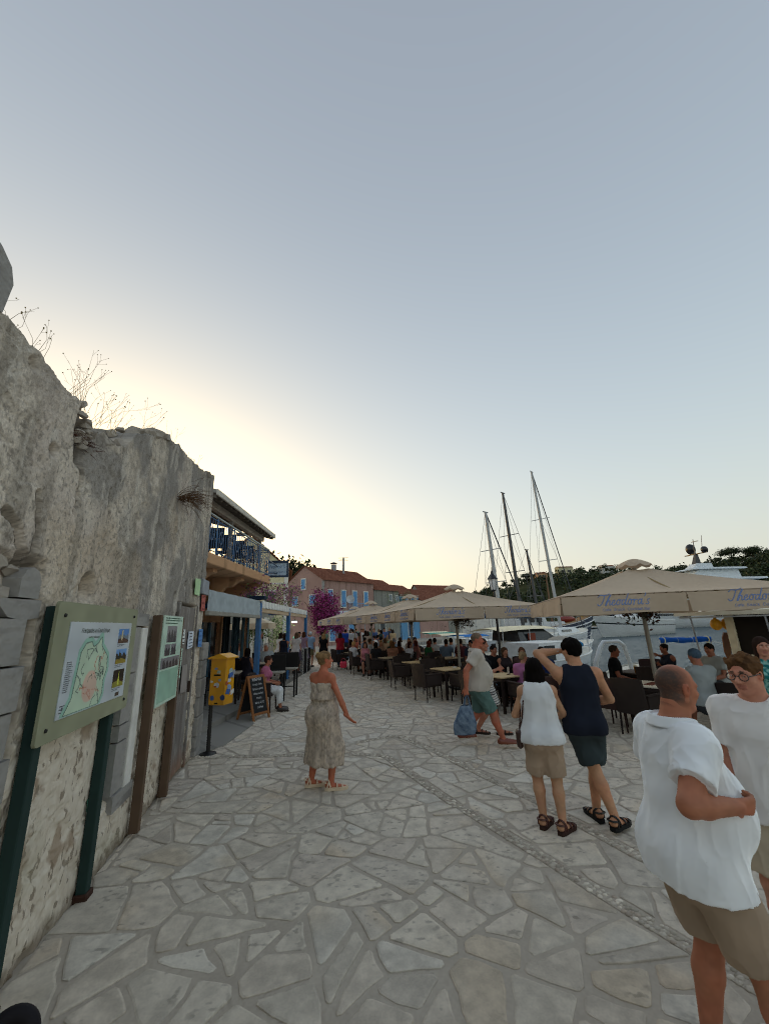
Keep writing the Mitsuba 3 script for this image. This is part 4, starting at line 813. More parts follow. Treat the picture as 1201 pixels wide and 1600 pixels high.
m = MB(hexc('55585a')); [m.tube([q3(5.5, -2.2, 9.9) + [-0.6 * s, 0, z], q3(5.5, -2.2, 9.9) + [0.6 * s, 0, z]], 0.025, 4) for s, z in ((1, 0), (0.7, 0.2), (1.1, 0.35))]; m.put(gh + '__aerial', 'plain')
bh, u, w = house('blue_house', 'bright blue fronted house with white window frames further along the row', at(14.0), PA, 4.6, 6.0, 5.8, 1.7, 'blue_plaster', [(0.9, 4.6, 0.7, 1.4, hexc('23486c'), 'shut'), (2.3, 4.6, 0.7, 1.4, hexc('2f6da8'), 'shut'), (3.7, 4.6, 0.7, 1.4, hexc('23486c'), 'open'), (2.3, 1.4, 1.0, 2.0, hexc('23486c'), 'shut')])
MB().box(np.r_[at(16.3), 5.75] + np.array([u2[1] * 0.06, -u2[0] * 0.06, 0]), (4.5, 0.08, 0.25), rotz(PI / 2 - PA)).put(bh + '__cornice', 'white_plaster')
house('red_roofed_house', 'low house with a long red tiled roof past the blue house', at(18.7), PA, 8.0, 6.0, 5.3, 1.8, 'pink_plaster', [(1.5, 4.0, 0.7, 1.3, bsh, 'shut'), (4.0, 4.0, 0.7, 1.3, bsh, 'shut'), (6.5, 4.0, 0.7, 1.3, bsh, 'shut')])
house('stone_gable_house', 'grey brown gabled house at the far end of the row behind the parasols', at(31.0), PA - 1.2, 6.0, 7.0, 5.6, 2.6, 'grey_plaster', [(1.5, 5.0, 0.8, 1.1, hexc('5a3a30'), 'open'), (4.2, 5.0, 0.8, 1.1, hexc('5a3a30'), 'shut')], ridge_along=False)
house('far_house', 'small plain house behind the stone gable at the end of the row', at(42.0), PA, 7.0, 6.0, 4.5, 1.6, 'white_plaster', [(1.5, 3.4, 0.8, 1.1, bsh, 'shut'), (4.5, 3.4, 0.8, 1.1, bsh, 'shut')])
for i, (uu, jj, wl, hh, lab) in enumerate([(0.415, 16, 9, 5, 'flat roofed cream villa among trees on the harbour hill'), (0.36, 15, 6, 4, 'small ochre house lower on the harbour hill'), (0.52, 18, 8, 3.6, 'long pale villa on the hill right of the tallest mast'), (0.985, 12, 6, 4, 'small orange house low on the hill at the right edge')]):
    pp = hillpt(uu, jj); t, u, w = house('hill_house', lab, (pp[0], pp[1]), PI / 2, wl, 6, pp[2] + hh + 1.5, 0.9, ['yellow_plaster', 'orange_plaster', 'white_plaster', 'orange_plaster'][i], [(wl * 0.3, pp[2] + hh * 0.6 + 1.2, 1.1, 1.4, hexc('3a3f44'), 'open'), (wl * 0.7, pp[2] + hh * 0.6 + 1.2, 1.1, 1.4, hexc('3a3f44'), 'open')], base=pp[2] - 3)

# bougainvillea tree in front of the pink house
bt = thing('bougainvillea', 'big magenta flowering bougainvillea tree in front of the pink house', 'tree'); bx = np.array([-4.75, 31.0, 0])
m = MB(hexc('5a4a3a')); m.tube([bx, bx + [0.1, 0, 1.2], bx + [-0.1, 0.1, 2.4]], [0.13, 0.10, 0.07], 8)
for i in range(7): e = bx + [RK.normal(0, 0.8), RK.normal(0, 0.6), RK.uniform(2.6, 4.2)]; m.tube([bx + [0, 0, RK.uniform(1.2, 2.3)], e], [0.05, 0.015], 5)
m.put(bt + '__trunk', 'plain')
mg = np.array([hexc('9c2a74'), hexc('aa3684'), hexc('7a1c58'), hexc('b85096'), hexc('551740')]) * 0.9; cs = []
for i in range(46):
    a, r_ = RK.uniform(0, 2 * PI), math.sqrt(RK.uniform(0, 1)); zz = RK.uniform(-1, 1); cs.append(bx + [1.05 * r_ * math.cos(a) * (1 - 0.3 * zz) + 0.12, 0.9 * r_ * math.sin(a), 3.1 + 1.45 * zz + 0.3 * (zz > 0) * RK.normal()])
v, f, c = leaves(np.array(cs), 7500, (0.24, 0.24, 0.24), 0.15, mg, 0.3, 0.2, 77); put(bt + '__blossom', v, f, c, 'leaf')
v, f, c = leaves(np.array(cs), 900, (0.22, 0.22, 0.22), 0.11, np.array([hexc('3b4a26'), hexc('2a361c')]), 0.3, 0.2, 78); put(bt + '__leaf_mass', v, f, c, 'leaf')
for i, (x, y, s, lab) in enumerate([(-6.3, 24.5, 1.0, 'green leafy shrub under the far end of the awning'), (-6.9, 22.5, 0.8, 'pot grown shrub behind the terrace guests'), (1.6, 52.0, 1.3, 'small green tree in front of the grey house')]):
    t = thing('shrub', lab, 'shrub'); MB(hexc('4a3f33')).tube([(x, y, 0), (x, y, 1.6 * s if i < 2 else 5.0)], [0.05, 0.03], 5).put(t + '__stem', 'plain')
    v, f, c = leaves(np.array([(x + RK.normal(0, 0.5 * s), y + RK.normal(0, 0.4), (1.9 if i < 2 else 5.0) + RK.normal(0, 0.4 * s)) for _ in range(14)]), 700, (0.18, 0.18, 0.18), 0.14, np.array([hexc('5a7040'), hexc('7c9460'), hexc('38482a')]), 0.3, 0.2, 88 + i); put(t + '__foliage', v, f, c, 'leaf')
# lit lamp under the awning and small beige sunshade behind
lp = thing('lit_lamp', 'bright lit lamp under the far awning edge', 'lamp'); MB().box((-5.35, 24.0, 2.33), (0.32, 0.2, 0.09), bev=0.03).put(lp + '__shade', 'white_plaster')
MB((1, 1, 1)).box((-5.35, 24.0, 2.27), (0.28, 0.16, 0.03)).put(lp + '__bulb', 'plain'); scene[lp + '__bulb']['emitter'] = {'type': 'area', 'radiance': {'type': 'rgb', 'value': [9, 8, 7]}}
MB(hexc('222222')).tube([(-5.35, 24.0, 2.37), (-5.35, 24.0, 3.1)], 0.01, 4).put(lp + '__cord', 'plain')
ss = thing('sunshade', 'small beige square sunshade behind the first blue post', 'sunshade')
P = np.array([(-0.95, -0.7, 0), (0.95, -0.7, 0), (0.95, 0.7, 0), (-0.95, 0.7, 0)]); o = np.array([-6.9, 21.6, 2.25]); apex = o + [0, 0, 0.4]
m = MB(hexc('c3b59c')); m.add(np.vstack([P + o, apex[None]]), [[0, 1, 4], [1, 2, 4], [2, 3, 4], [3, 0, 4]]); m.add(np.vstack([P + o, P + o - [0, 0, 0.28]]), [[0, 4, 5], [0, 5, 1], [1, 5, 6], [1, 6, 2], [2, 6, 7], [2, 7, 3], [3, 7, 4], [3, 4, 0]]); m.put(ss + '__canopy', 'cloth'); MB(hexc('cfcfc8')).tube([o * [1, 1, 0], apex], 0.025, 6).put(ss + '__pole', 'plain')
bk = thing('stone_house', 'shadowy stone house front with white pillars at the back of the terrace', 'house')
m = MB(); m.box((-9.0, 24.6, 1.5), (4.4, 1.0, 3.0)); m.put(bk + '__wall', 'grey_plaster')
for x in (-9.6, -8.6, -7.7, -6.95): MB().box((x, 24.02, 1.3), (0.22, 0.18, 2.6), bev=0.01).put(bk + '__pillar', 'white_plaster')
for x in (-9.1, -8.15, -7.32): MB().box((x, 24.06, 1.2), (0.62, 0.06, 2.3)).put(bk + '__window', 'dark_glass')
# ================================================================ BOATS IN THE HARBOUR
WL = -0.5
def hull_grid(L, B, fs, fb, full=0.55, rake=0.6, draft=0.5):
    """hull skin from stern (x=0) to bow (x=L), z from below the waterline (0) to the sheer; returns the skin grid and the deck edge"""
    n = 22; G = np.zeros((n, 13, 3)); t = np.linspace(0, 1, n)
    b = B / 2 * (0.86 + 0.14 * np.minimum(1, t / 0.35)) * np.clip(1 - np.clip((t - full) / (1 - full), 0, 1) ** 2.1, 0.0, 1); b[-1] = 0.015
    sh = fs + (fb - fs) * t ** 1.8
    for i in range(n):
        pr = [(0, -draft), (b[i] * 0.55, -draft * 0.75), (b[i] * 0.80, 0.0), (b[i] * 0.90, sh[i] * 0.35), (b[i] * 0.96, sh[i] * 0.7), (b[i], sh[i] * 0.97), (b[i] * 0.96, sh[i])]
        row = [(-y, z) for y, z in pr[:0:-1]] + pr
        for j, (y, z) in enumerate(row): G[i, j] = [L * t[i] - rake * (1 - np.clip(z / fb, -0.3, 1)) * t[i] ** 3, y, z]
    return G
def place(mb, R, o, zs=1.0): mb.v = [(v * [1, 1, zs]) @ R.T + o for v in mb.v]; return mb
def boat(name, label, o, ang, L, B, fs, fb, col, stripe=None, deck=None, group=None, cat='boat', zs=1.0, **k):
    t = thing(name, label, cat, group); R = rotz(ang); o = np.array([o[0], o[1], WL]); G = hull_grid(L, B, fs, fb, **k); deck = hexc('c9c5b8') if deck is None else deck
    place(MB(col).grid(G[:, 3:10] * 1.0).grid(np.stack([G[0, :7], G[0, :5:-1]])), R, o, zs)
    m = MB(col); m.grid(G); m.add(np.vstack([G[0], G[0].mean(0, keepdims=True)]), [[j, 13, j + 1] for j in range(12)]); place(m, R, o, zs).put(t + '__hull', 'gloss', 40)
    m = MB(deck); m.grid(np.stack([G[:, 1] * [1, 0.97, 1] - [0, 0, 0.02], G[:, 6] * [1, 0, 0] + G[:, 1] * [0, 0, 1.0] + [0, 0, 0.03], G[:, 11] * [1, 0.97, 1] - [0, 0, 0.02]], 1)); place(m, R, o, zs).put(t + '__deck', 'plain')
    if stripe is not None:
        m = MB(stripe)
        for s in (2, 10): a = G[:, s] * [1, 1.03, 1] + [0, 0, 0.02]; c_ = G[:, 3 if s == 2 else 9]; a = G[:, 2 if s == 2 else 10]; m.grid(np.stack([a * [1, 1.012, 1] - [0, 0, 0.1], (a * 0.72 + c_ * 0.28) * [1, 1.012, 1]], 1))
        place(m, R, o, zs).put(t + '__boot_stripe', 'gloss')
    m = MB(hexc('d9d7d0') if stripe is not None else hexc('9a978c'))
    for s in (1, 11): m.tube(G[:, s], 0.03, 5)
    place(m, R, o, zs).put(t + '__gunwale', 'gloss')
    def part(pn, mb, m_='gloss', sm=False): return place(mb, R, o, zs).put(t + '__' + pn, m_, sm)
    return t, part, G
Wt, Cr = hexc('c3c9cd'), hexc('d8cdb0')
def cabin(x0, x1, w, z0, z1, fr=0.5, ta=0.85):
    v = np.array([(x0, -w / 2, z0), (x1, -w / 2, z0), (x1, w / 2, z0), (x0, w / 2, z0), (x0, -w / 2 * ta, z1), (x1 - fr, -w / 2 * ta, z1), (x1 - fr, w / 2 * ta, z1), (x0, w / 2 * ta, z1)])
    return v, [[0, 3, 2, 1], [4, 5, 6, 7], [0, 1, 5, 4], [1, 2, 6, 5], [2, 3, 7, 6], [3, 0, 4, 7]]
def rail(part, G, h, i0, i1, sides=(1, 11)):
    for s in sides:
        p = G[i0:i1, s]; part('rail', MB(hexc('b9bcbf')).tube(p + [0, 0, h], 0.014, 4))
        for q in p[::3]: part('stanchion', MB(hexc('b9bcbf')).tube([q, q + [0, 0, h]], 0.011, 4))

# white launch nearest the tables
t, part, G = boat('launch', 'white cabin launch with dark cabin door moored behind the blue shirted diner', (5.1, 17.6), 0.58, 5.3, 2.2, 1.05, 1.50, Wt, hexc('22405f'), zs=0.80)
v, f = cabin(0.5, 3.0, 1.9, 1.0, 1.95, 0.25, 0.9); part('cabin', MB(Wt).add(v, f)); part('cabin_door', MB().box((1.05, -0.94, 1.45), (0.62, 0.05, 0.72)), 'dark_glass'); part('window', MB().box((2.1, -0.93, 1.62), (0.5, 0.05, 0.22)), 'dark_glass')
for x in (3.6, 4.2): part('porthole', MB(hexc('20252b')).lathe([(0.0001, 0), (0.07, 0), (0.07, 0.02)], (x, -0.80 + 0.19 * (x - 3.6), 1.0), 10, rotx(PI / 2)), 'gloss')
part('stowed_cover', MB(hexc('9b968c')).ball((3.3, 0.1, 1.75), (0.75, 0.6, 0.42), 12, 8), 'cloth', True); part('tarpaulin', MB(hexc('2f6f9c')).ball((4.35, 0, 1.62), (0.35, 0.3, 0.22), 9, 6), 'cloth', True); rail(part, G, 0.45, 12, 22)
# motor cruiser with cream canopy and windscreen
t, part, G = boat('motor_cruiser', 'white motor cruiser with cream canopy and slanted windscreen beside the lantern post', (4.6, 21.2), 0.50, 8.5, 2.8, 1.2, 1.7, Wt, hexc('3a5a84'), zs=0.76)
v, f = cabin(1.8, 6.3, 2.2, 1.2, 1.95, 1.2, 0.8); part('cabin', MB(Wt).add(v, f)); v, f = cabin(1.6, 4.3, 2.0, 1.95, 2.7, 0.9, 0.85); part('windscreen', MB().add(v, f), 'dark_glass')
P = np.array([[(x, y * 1.15, 2.9 - 0.22 * y * y - 0.02 * (x - 2.4) ** 2) for y in np.linspace(-1, 1, 9)] for x in np.linspace(0.2, 4.2, 10)]); part('canopy', MB(Cr).grid(P), 'cloth', True)
for x in (0.4, 2.2, 4.0):
    for s in (-1, 1): part('canopy_pole', MB(hexc('b9bcbf')).tube([(x, s * 1.05, 1.3), (x, s * 1.1, 2.72)], 0.02, 5))
part('side_panel', MB(hexc('7b3b2a')).box((2.4, -1.02, 2.2), (0.5, 0.03, 0.45)), 'plain'); rail(part, G, 0.5, 10, 22)
def sailboat(label, o, ang, L, mast_top, mast_base, col=Wt, dark=False, rig=True):
    t, part, G = boat('sailing_yacht', label, o, ang, L, L * 0.29, 1.15, 1.6, col, hexc('2d4a70'), cat='sailing boat', draft=0.4, full=0.45, rake=1.0)
    v, f = cabin(L * 0.28, L * 0.68, L * 0.17, 1.15, 1.75, 0.8, 0.75); part('cabin', MB(Wt).add(v, f))
    for s in (-1, 1): part('window', MB().box((L * 0.43, s * L * 0.077, 1.5), (L * 0.16, 0.04, 0.18), rotx(s * 0.33)), 'dark_glass')
    mt, mb_ = np.array(mast_top), np.array([mast_base[0], mast_base[1], 0.9]); mc = hexc('3e4146') if dark else hexc('a9acad')
    dmast = mt - mb_; key = MB(mc).tube([mb_, mb_ + dmast * 0.7, mt], [0.15, 0.14, 0.10], 8).put(t + '__mast', 'gloss', 50)
    u = np.array([math.cos(ang), math.sin(ang), 0]); w = np.array([-u[1], u[0], 0]); o3 = np.array([o[0], o[1], WL + 1.3])
    MB(mc * 0.8).tube([mt + u * 0.3, mt - u * 0.3], 0.045, 5).put(key + '__masthead', 'gloss')
    for fr in (0.42, 0.68): MB(mc).tube([mb_ + dmast * fr - w * 0.9, mb_ + dmast * fr + w * 0.9], 0.035, 5).put(key + '__spreader', 'gloss')
    MB(mc).tube([mb_ + [0, 0, 1.3], mb_ + [0, 0, 1.3] - u * L * 0.38], 0.07, 6).put(t + '__boom', 'gloss'); MB(hexc('38506e')).tube([mb_ + [0, 0, 1.48] - u * 0.2, mb_ + [0, 0, 1.45] - u * L * 0.2, mb_ + [0, 0, 1.42] - u * L * 0.37], [0.16, 0.19, 0.10], 7).put(t + '__sail_cover', 'cloth', True)
    for s in (-1, 1):
        for fr in (0.68, 0.98): e = mb_ + dmast * 0.42 + w * s * 0.9; MB(hexc('5a5c60')).tube([mb_ + dmast * fr, e + dmast * 0.0, mb_ + w * s * L * 0.13 + [0, 0, 0.3]], 0.013, 3).put(t + '__shroud', 'plain')
    MB(hexc('4b4d52')).tube([mt, o3 + u * (L - 0.3)], 0.05 if not dark else 0.018, 5).put(t + '__forestay', 'plain'); MB(hexc('5a5c60')).tube([mt, o3 + u * 0.2], 0.015, 3).put(t + '__backstay', 'plain')
    rail(part, G, 0.6, 14, 22); return t, part, G
sailboat('white sailing yacht with the tallest pale mast and a thick furled forestay', (11.0, 33.6), 0.80, 12.5, (14.73, 38.0, 16.19), (15.44, 38.0, 4.38))
sailboat('sailing yacht with the dark middle mast rising over the parasols', (7.2, 30.6), 0.72, 10.5, (10.41, 34.0, 12.81), (10.85, 34.0, 3.46), dark=True)
sailboat('smaller sailing yacht with the leftmost slender mast', (5.0, 27.4), 0.70, 8.5, (7.70, 30.0, 10.04), (8.1, 30.0, 3.78))
sailboat('small dark masted sloop between the two tall masts', (9.6, 38.2), 0.6, 9.0, (14.3, 41.0, 8.9), (14.75, 41.0, 4.0), dark=True)
for i, (x, y, a, L, lab) in enumerate([(3.6, 24.4, 0.45, 6.2, 'white open motorboat with blue canopy beyond the white shirted diner'), (2.9, 28.2, 0.35, 6.8, 'small white cabin boat moored farther along the quay behind the diners'), (2.6, 32.0, 0.25, 7.0, 'white fishing boat with green netting far along the quay'), (2.6, 36.5, 0.15, 7.5, 'white motorboat with pale awning far along the quay')]):
    t, part, G = boat('moored_boat', lab, (x, y), a, L, 2.3, 1.0, 1.45, Wt * (0.95 - 0.06 * i), [hexc('2d5a94'), hexc('27456e'), hexc('2f6a5c'), hexc('7a2f2a')][i], group='small boats along the quay', zs=0.70)
    v, f = cabin(L * 0.3, L * 0.62, 1.7, 1.0, 2.0, 0.5, 0.85); part('cabin', MB(Wt * 0.95).add(v, f)); part('window', MB().box((L * 0.45, -0.80, 1.6), (L * 0.2, 0.05, 0.3)), 'dark_glass')
    P = np.array([[(xx, y_ * 1.0, 2.55 - 0.15 * y_ * y_) for y_ in np.linspace(-1, 1, 7)] for xx in np.linspace(0.2, L * 0.32, 6)]); part('canopy', MB([hexc('2f6aa8'), Cr, hexc('4f8f80'), Cr][i]).grid(P), 'cloth', True)
    for xx in (0.3, L * 0.3):
        for s in (-1, 1): part('canopy_pole', MB(hexc('b9bcbf')).tube([(xx, s * 0.95, 1.0), (xx, s * 0.95, 2.42)], 0.018, 4))
    part('mast', MB(hexc('b5b7b8')).tube([(L * 0.5, 0, 1.9), (L * 0.5, 0, 3.2 + i)], 0.035, 5)); rail(part, G, 0.4, 13, 22)
# navy blue wooden caique with a red dinghy on deck
t, part, G = boat('wooden_caique', 'dark blue wooden caique with white trim and a red boat stowed on deck', (11.2, 41.2), 0.36, 11.6, 3.4, 1.5, 2.85, hexc('14233f'), Wt, hexc('9a7a55'), full=0.5, rake=1.2)
m = MB(hexc('cfd2d4')); [m.tube(G[:, s] * [1, 1.015, 0.80] + [0, 0, 0.05], 0.06, 5) for s in (1, 11)]; part('rubbing_strake', m)
v, f = cabin(1.0, 4.6, 2.4, 1.5, 3.0, 0.5, 0.9); part('wheelhouse', MB(Wt).add(v, f)); [part('window', MB().box((1.6 + i * 0.9, -1.16, 2.5), (0.6, 0.06, 0.5)), 'dark_glass') for i in range(3)]
v, f = cabin(4.7, 7.2, 1.8, 1.6, 2.25, 0.4, 0.85); part('deckhouse', MB(Wt * 0.95).add(v, f)); part('stowed_boat', MB(hexc('7c2a20')).ball((7.7, -0.2, 2.45), (1.1, 0.5, 0.35), 12, 7), 'gloss', True)
part('mast', MB(hexc('6b4a30')).tube([(6.0, 0, 1.6), (6.0, 0, 7.2)], [0.11, 0.06], 7)); part('boom', MB(hexc('6b4a30')).tube([(6.0, 0, 2.9), (2.6, 0, 3.4)], 0.06, 6)); part('life_ring', MB(hexc('b02a22')).tube([(2.2 + 0.3 * math.cos(a), -1.28, 3.3 + 0.3 * math.sin(a)) for a in np.linspace(0, 2 * PI, 15)], 0.07, 6), 'gloss', True)
part('tarpaulin', MB(hexc('2f6f9c')).ball((10.3, 0, 2.95), (0.5, 0.35, 0.3), 9, 6), 'cloth', True); part('fender', MB(hexc('c9a43a')).ball((9.2, -0.75, 2.8), (0.3, 0.2, 0.2), 9, 6)); rail(part, G, 0.5, 14, 22)
# big white sailing hull behind the caique
t, part, G = boat('white_yacht', 'large white yacht hull lying behind the bow of the blue caique', (41, 63.5), PI + 0.52, 16.5, 4.4, 1.9, 2.9, hexc('bfc3c4'), hexc('2a2f36'), full=0.45, rake=1.6)
v, f = cabin(4.0, 10.5, 3.0, 2.0, 3.1, 1.6, 0.75); part('cabin', MB(Wt).add(v, f)); [part('window', MB().box((6.5, s * 1.42, 2.65), (3.6, 0.06, 0.35), rotx(-s * 0.3)), 'dark_glass') for s in (-1, 1)]; rail(part, G, 0.7, 8, 22)
# superyacht
t, part, G = boat('motor_yacht', 'huge white motor yacht with swept dark windows and radar mast behind the nearest parasol', (87, 93), PI + 0.10, 43, 8.6, 3.4, 4.6, hexc('c8ced2'), hexc('14181d'), full=0.5, rake=4.5)
YZ = lambda z: 3.4 + (z - 3.4) * 1.24
def deckhouse(x0, x1, w, z0, z1, fr, ta, pn='superstructure', m_='gloss', col=hexc('cdd4d8')): v, f = cabin(x0, x1, w, YZ(z0), YZ(z1), fr, ta); return part(pn, MB(col).add(v, f), m_)
deckhouse(4, 31, 7.4, 3.4, 5.9, 3.5, 0.92); deckhouse(7, 27.5, 7.0, 4.4, 5.5, 2.2, 0.98, 'window_band', 'dark_glass'); deckhouse(3, 29.5, 7.8, 5.9, 6.25, 1.5, 0.97, 'deck_overhang'); deckhouse(8, 25.5, 6.2, 6.25, 8.4, 3.6, 0.88); deckhouse(10, 24.4, 6.0, 6.9, 8.1, 2.2, 0.93, 'window_band', 'dark_glass'); deckhouse(5, 24.5, 6.9, 8.4, 8.75, 2.2, 0.94, 'deck_overhang'); deckhouse(10, 22.5, 4.6, 8.75, 10.3, 3.4, 0.8); deckhouse(8.5, 21.5, 5.4, 10.3, 10.6, 1.8, 0.9, 'deck_overhang'); deckhouse(15, 20.0, 2.4, 10.6, 11.5, 1.6, 0.7)
for s in (-1, 1):
    for x in (12, 17.5, 19.5, 27): part('hull_window', MB().box((x, s * (4.06 if x < 24 else 3.95), 2.2), (1.7 if x > 15 else 0.8, 0.12, 0.62)), 'dark_glass')
    part('anchor', MB(hexc('20252b')).box((37.5, s * 1.75, 3.0), (1.1, 0.3, 0.9)), 'plain')
bk_ = hexc('15181c'); part('radar_mast', MB(bk_).add(*cabin(17.2, 18.6, 1.2, 13.2, 15.6, 0.9, 0.4))); part('mast_pole', MB(bk_).tube([(17.6, 0, 15.5), (17.3, 0, 19.0)], [0.16, 0.05], 6)); part('radar_bar', MB(bk_).box((17.4, 0, 15.6), (0.35, 6.0, 0.2)))
part('radar_dome', MB(bk_).ball((16.6, -2.0, 17.0), (1.0, 1.0, 1.25), 12, 9), 'gloss', True); part('radar_dome', MB(bk_).ball((17.4, 2.4, 16.2), (0.7, 0.7, 0.75), 12, 8), 'gloss', True); part('antenna', MB(hexc('8a8f94')).tube([(17.3, 1.6, 15.6), (17.3, 2.4, 19.4)], 0.06, 4)); part('antenna', MB(hexc('8a8f94')).box((17.3, 0.3, 18.4), (0.2, 1.8, 0.15)))
for s in (-1, 1): part('rail', MB(hexc('c8ccd0')).tube([(30, s * 3.9, 5.3), (40.5, s * 1.6, 5.7), (42.6, 0, 5.75)], 0.05, 5))
part('flag_pole', MB(hexc('b9a98a')).tube([(1.0, 0, 3.8), (0.2, 0, 8.2)], 0.06, 5))
# cabin boat at the right edge, with yellow buoys hung on its rail
t, part, G = boat('cabin_boat', 'cream cabin boat with open dark cabin moored at the right edge of the quay', (8.55, 11.4), -1.10, 6.4, 2.5, 1.05, 1.6, hexc('cfc7b4'), hexc('3b3f44'))
v, f = cabin(0.9, 3.3, 2.0, 1.05, 1.55, 0.1, 0.98); part('cabin_base', MB(Cr * 0.95).add(v, f))
for x in (0.95, 3.1):
    for s in (-1, 1): part('cabin_pillar', MB(Cr).box((x, s * 0.93, 2.02), (0.17, 0.10, 0.98), bev=0.01))
part('cabin_back', MB(hexc('1d1712')).box((2.0, -0.9, 2.0), (2.0, 0.04, 0.9)), 'plain'); part('windscreen', MB().box((3.15, 0, 2.05), (0.03, 1.7, 0.75)), 'dark_glass')
P = np.array([[(x, y_ * 1.25, 2.62 - 0.08 * y_ * y_) for y_ in np.linspace(-1, 1, 9)] for x in np.linspace(-0.1, 4.5, 10)]); part('cabin_roof', MB(hexc('d9d2bd')).grid(P).grid(P[:, ::-1] - [0, 0, 0.10]).grid(np.stack([P[:, 0], P[:, 0] - [0, 0, 0.1]])).grid(np.stack([P[:, -1] - [0, 0, 0.1], P[:, -1]])).grid(np.stack([P[-1], P[-1] - [0, 0, 0.1]])), 'gloss', 40)
for s in (-1, 1):
    part('roof_rail', MB(hexc('b9bcbf')).tube([(0.0, s * 1.2, 2.40), (4.6, s * 1.2, 2.42)], 0.02, 6))
    for x in (0.3, 1.8, 3.2, 4.4): part('roof_pole', MB(hexc('8f9296')).tube([(x, s * 1.18, 1.2), (x - 0.05, s * 1.2, 2.5)], 0.02, 6))
bl = MB()
for i, dx in enumerate((0.0, 0.25)):
    by = thing('yellow_buoy', ['round yellow buoy hung on the cabin boat rail, left of the pair', 'round yellow buoy hung on the cabin boat rail, right of the pair'][i], 'buoy'); p = np.array([8.10 + 0.23 * i, 10.5 - 0.05 * i, 1.72])
    MB(hexc('d99a12')).ball(p, (0.125, 0.125, 0.14), 16, 11).put(by + '__float', 'gloss', True); MB(hexc('b8860b')).lathe([(0.035, 0), (0.03, 0.06), (0.0001, 0.07)], p + [0, 0, 0.125], 8).put(by + '__neck', 'gloss'); MB(hexc('c9c9c4')).tube([p + [0, 0, 0.18], p + [0.0, 0, 0.30]], 0.008, 4).put(by + '__cord', 'plain')
MB(hexc('b9bcbf')).tube([(7.95, 10.55, 2.02), (9.3, 10.2, 2.06)], 0.018, 6).put('cabin_boat__buoy_rail', 'gloss')
ob = thing('wooden_oar', 'brown wooden oar blade standing upright by the cabin boat', 'oar'); MB(hexc('6b3f24')).prism(Polygon([(-0.03, -1.2), (0.03, -1.2), (0.03, 0), (0.09, 0.15), (0.10, 0.5), (0.05, 0.62), (-0.05, 0.62), (-0.10, 0.5), (-0.09, 0.15), (-0.03, 0)]), -0.015, 0.015, np.stack([unit([1, 0.1, -0.12]), unit([0.12, 0, 1]), unit([0.1, -1, 0])], 1), (8.36, 10.7, 0.9)).put(ob + '__blade', 'gloss')
# inflatable with a white arch
t, part, G = boat('motorboat_with_arch', 'small open boat with a white roll bar arch behind the man in black', (6.5, 12.0), 0.90, 3.6, 1.7, 0.75, 1.0, hexc('b9bcbc'))
q = np.array([[5.82, 12.4, 0.35], [5.88, 12.42, 0.72], [6.22, 12.7, 1.13], [6.42, 12.85, 1.27], [6.95, 13.0, 1.27], [7.12, 13.05, 1.15], [7.30, 13.2, 0.62], [7.34, 13.25, 0.3]]); MB(Wt).tube(q, [0.055] * 8, 8).put(t + '__arch', 'gloss', 50)
q2 = q + [0.22, 0.35, -0.02]; MB(Wt).tube(q2, [0.045] * 8, 8).put(t + '__arch', 'gloss', 50)
# boat with a rolled blue bimini
t, part, G = boat('bimini_boat', 'open boat with rolled up blue bimini canopy on white poles', (8.2, 12.2), 0.45, 4.4, 1.8, 0.8, 1.1, Wt, hexc('2f5f9a'))
a, b = np.array([8.22, 13.0, 1.25]), np.array([9.42, 12.55, 1.26]); pts_ = [a + (b - a) * s + [0, 0, 0.012 * math.sin(9 * s)] for s in np.linspace(0, 1, 12)]
MB(hexc('1d55a8')).tube(pts_, [0.075 + 0.012 * math.sin(i * 1.7) for i in range(12)], 10).put(t + '__rolled_canopy', 'cloth', True)
for s in (0.07, 0.33, 0.62, 0.93): c_ = a + (b - a) * s; MB(hexc('d0cba8') if s in (0.07, 0.93) else hexc('b9c4d0')).tube([c_ + [0.02 * math.cos(x_) * 0 , 0.088 * math.cos(x_), 0.088 * math.sin(x_)] for x_ in np.linspace(0, 2 * PI, 13)], 0.016 if s in (0.07, 0.93) else 0.006, 5).put(t + '__strap', 'cloth')
for e in (a, b): MB(hexc('d3d6d8')).tube([e + [0.0, 0.0, 0.02], e * [1, 1, 0] + [0, 0.05, 0.1]], 0.018, 6).put(t + '__pole', 'gloss')
MB(hexc('cfd2d0')).tube([b + [0, 0, -0.05], b + [0.3, -0.9, -0.25], b + [0.35, -1.6, -0.45]], 0.012, 4).put(t + '__rope', 'plain')
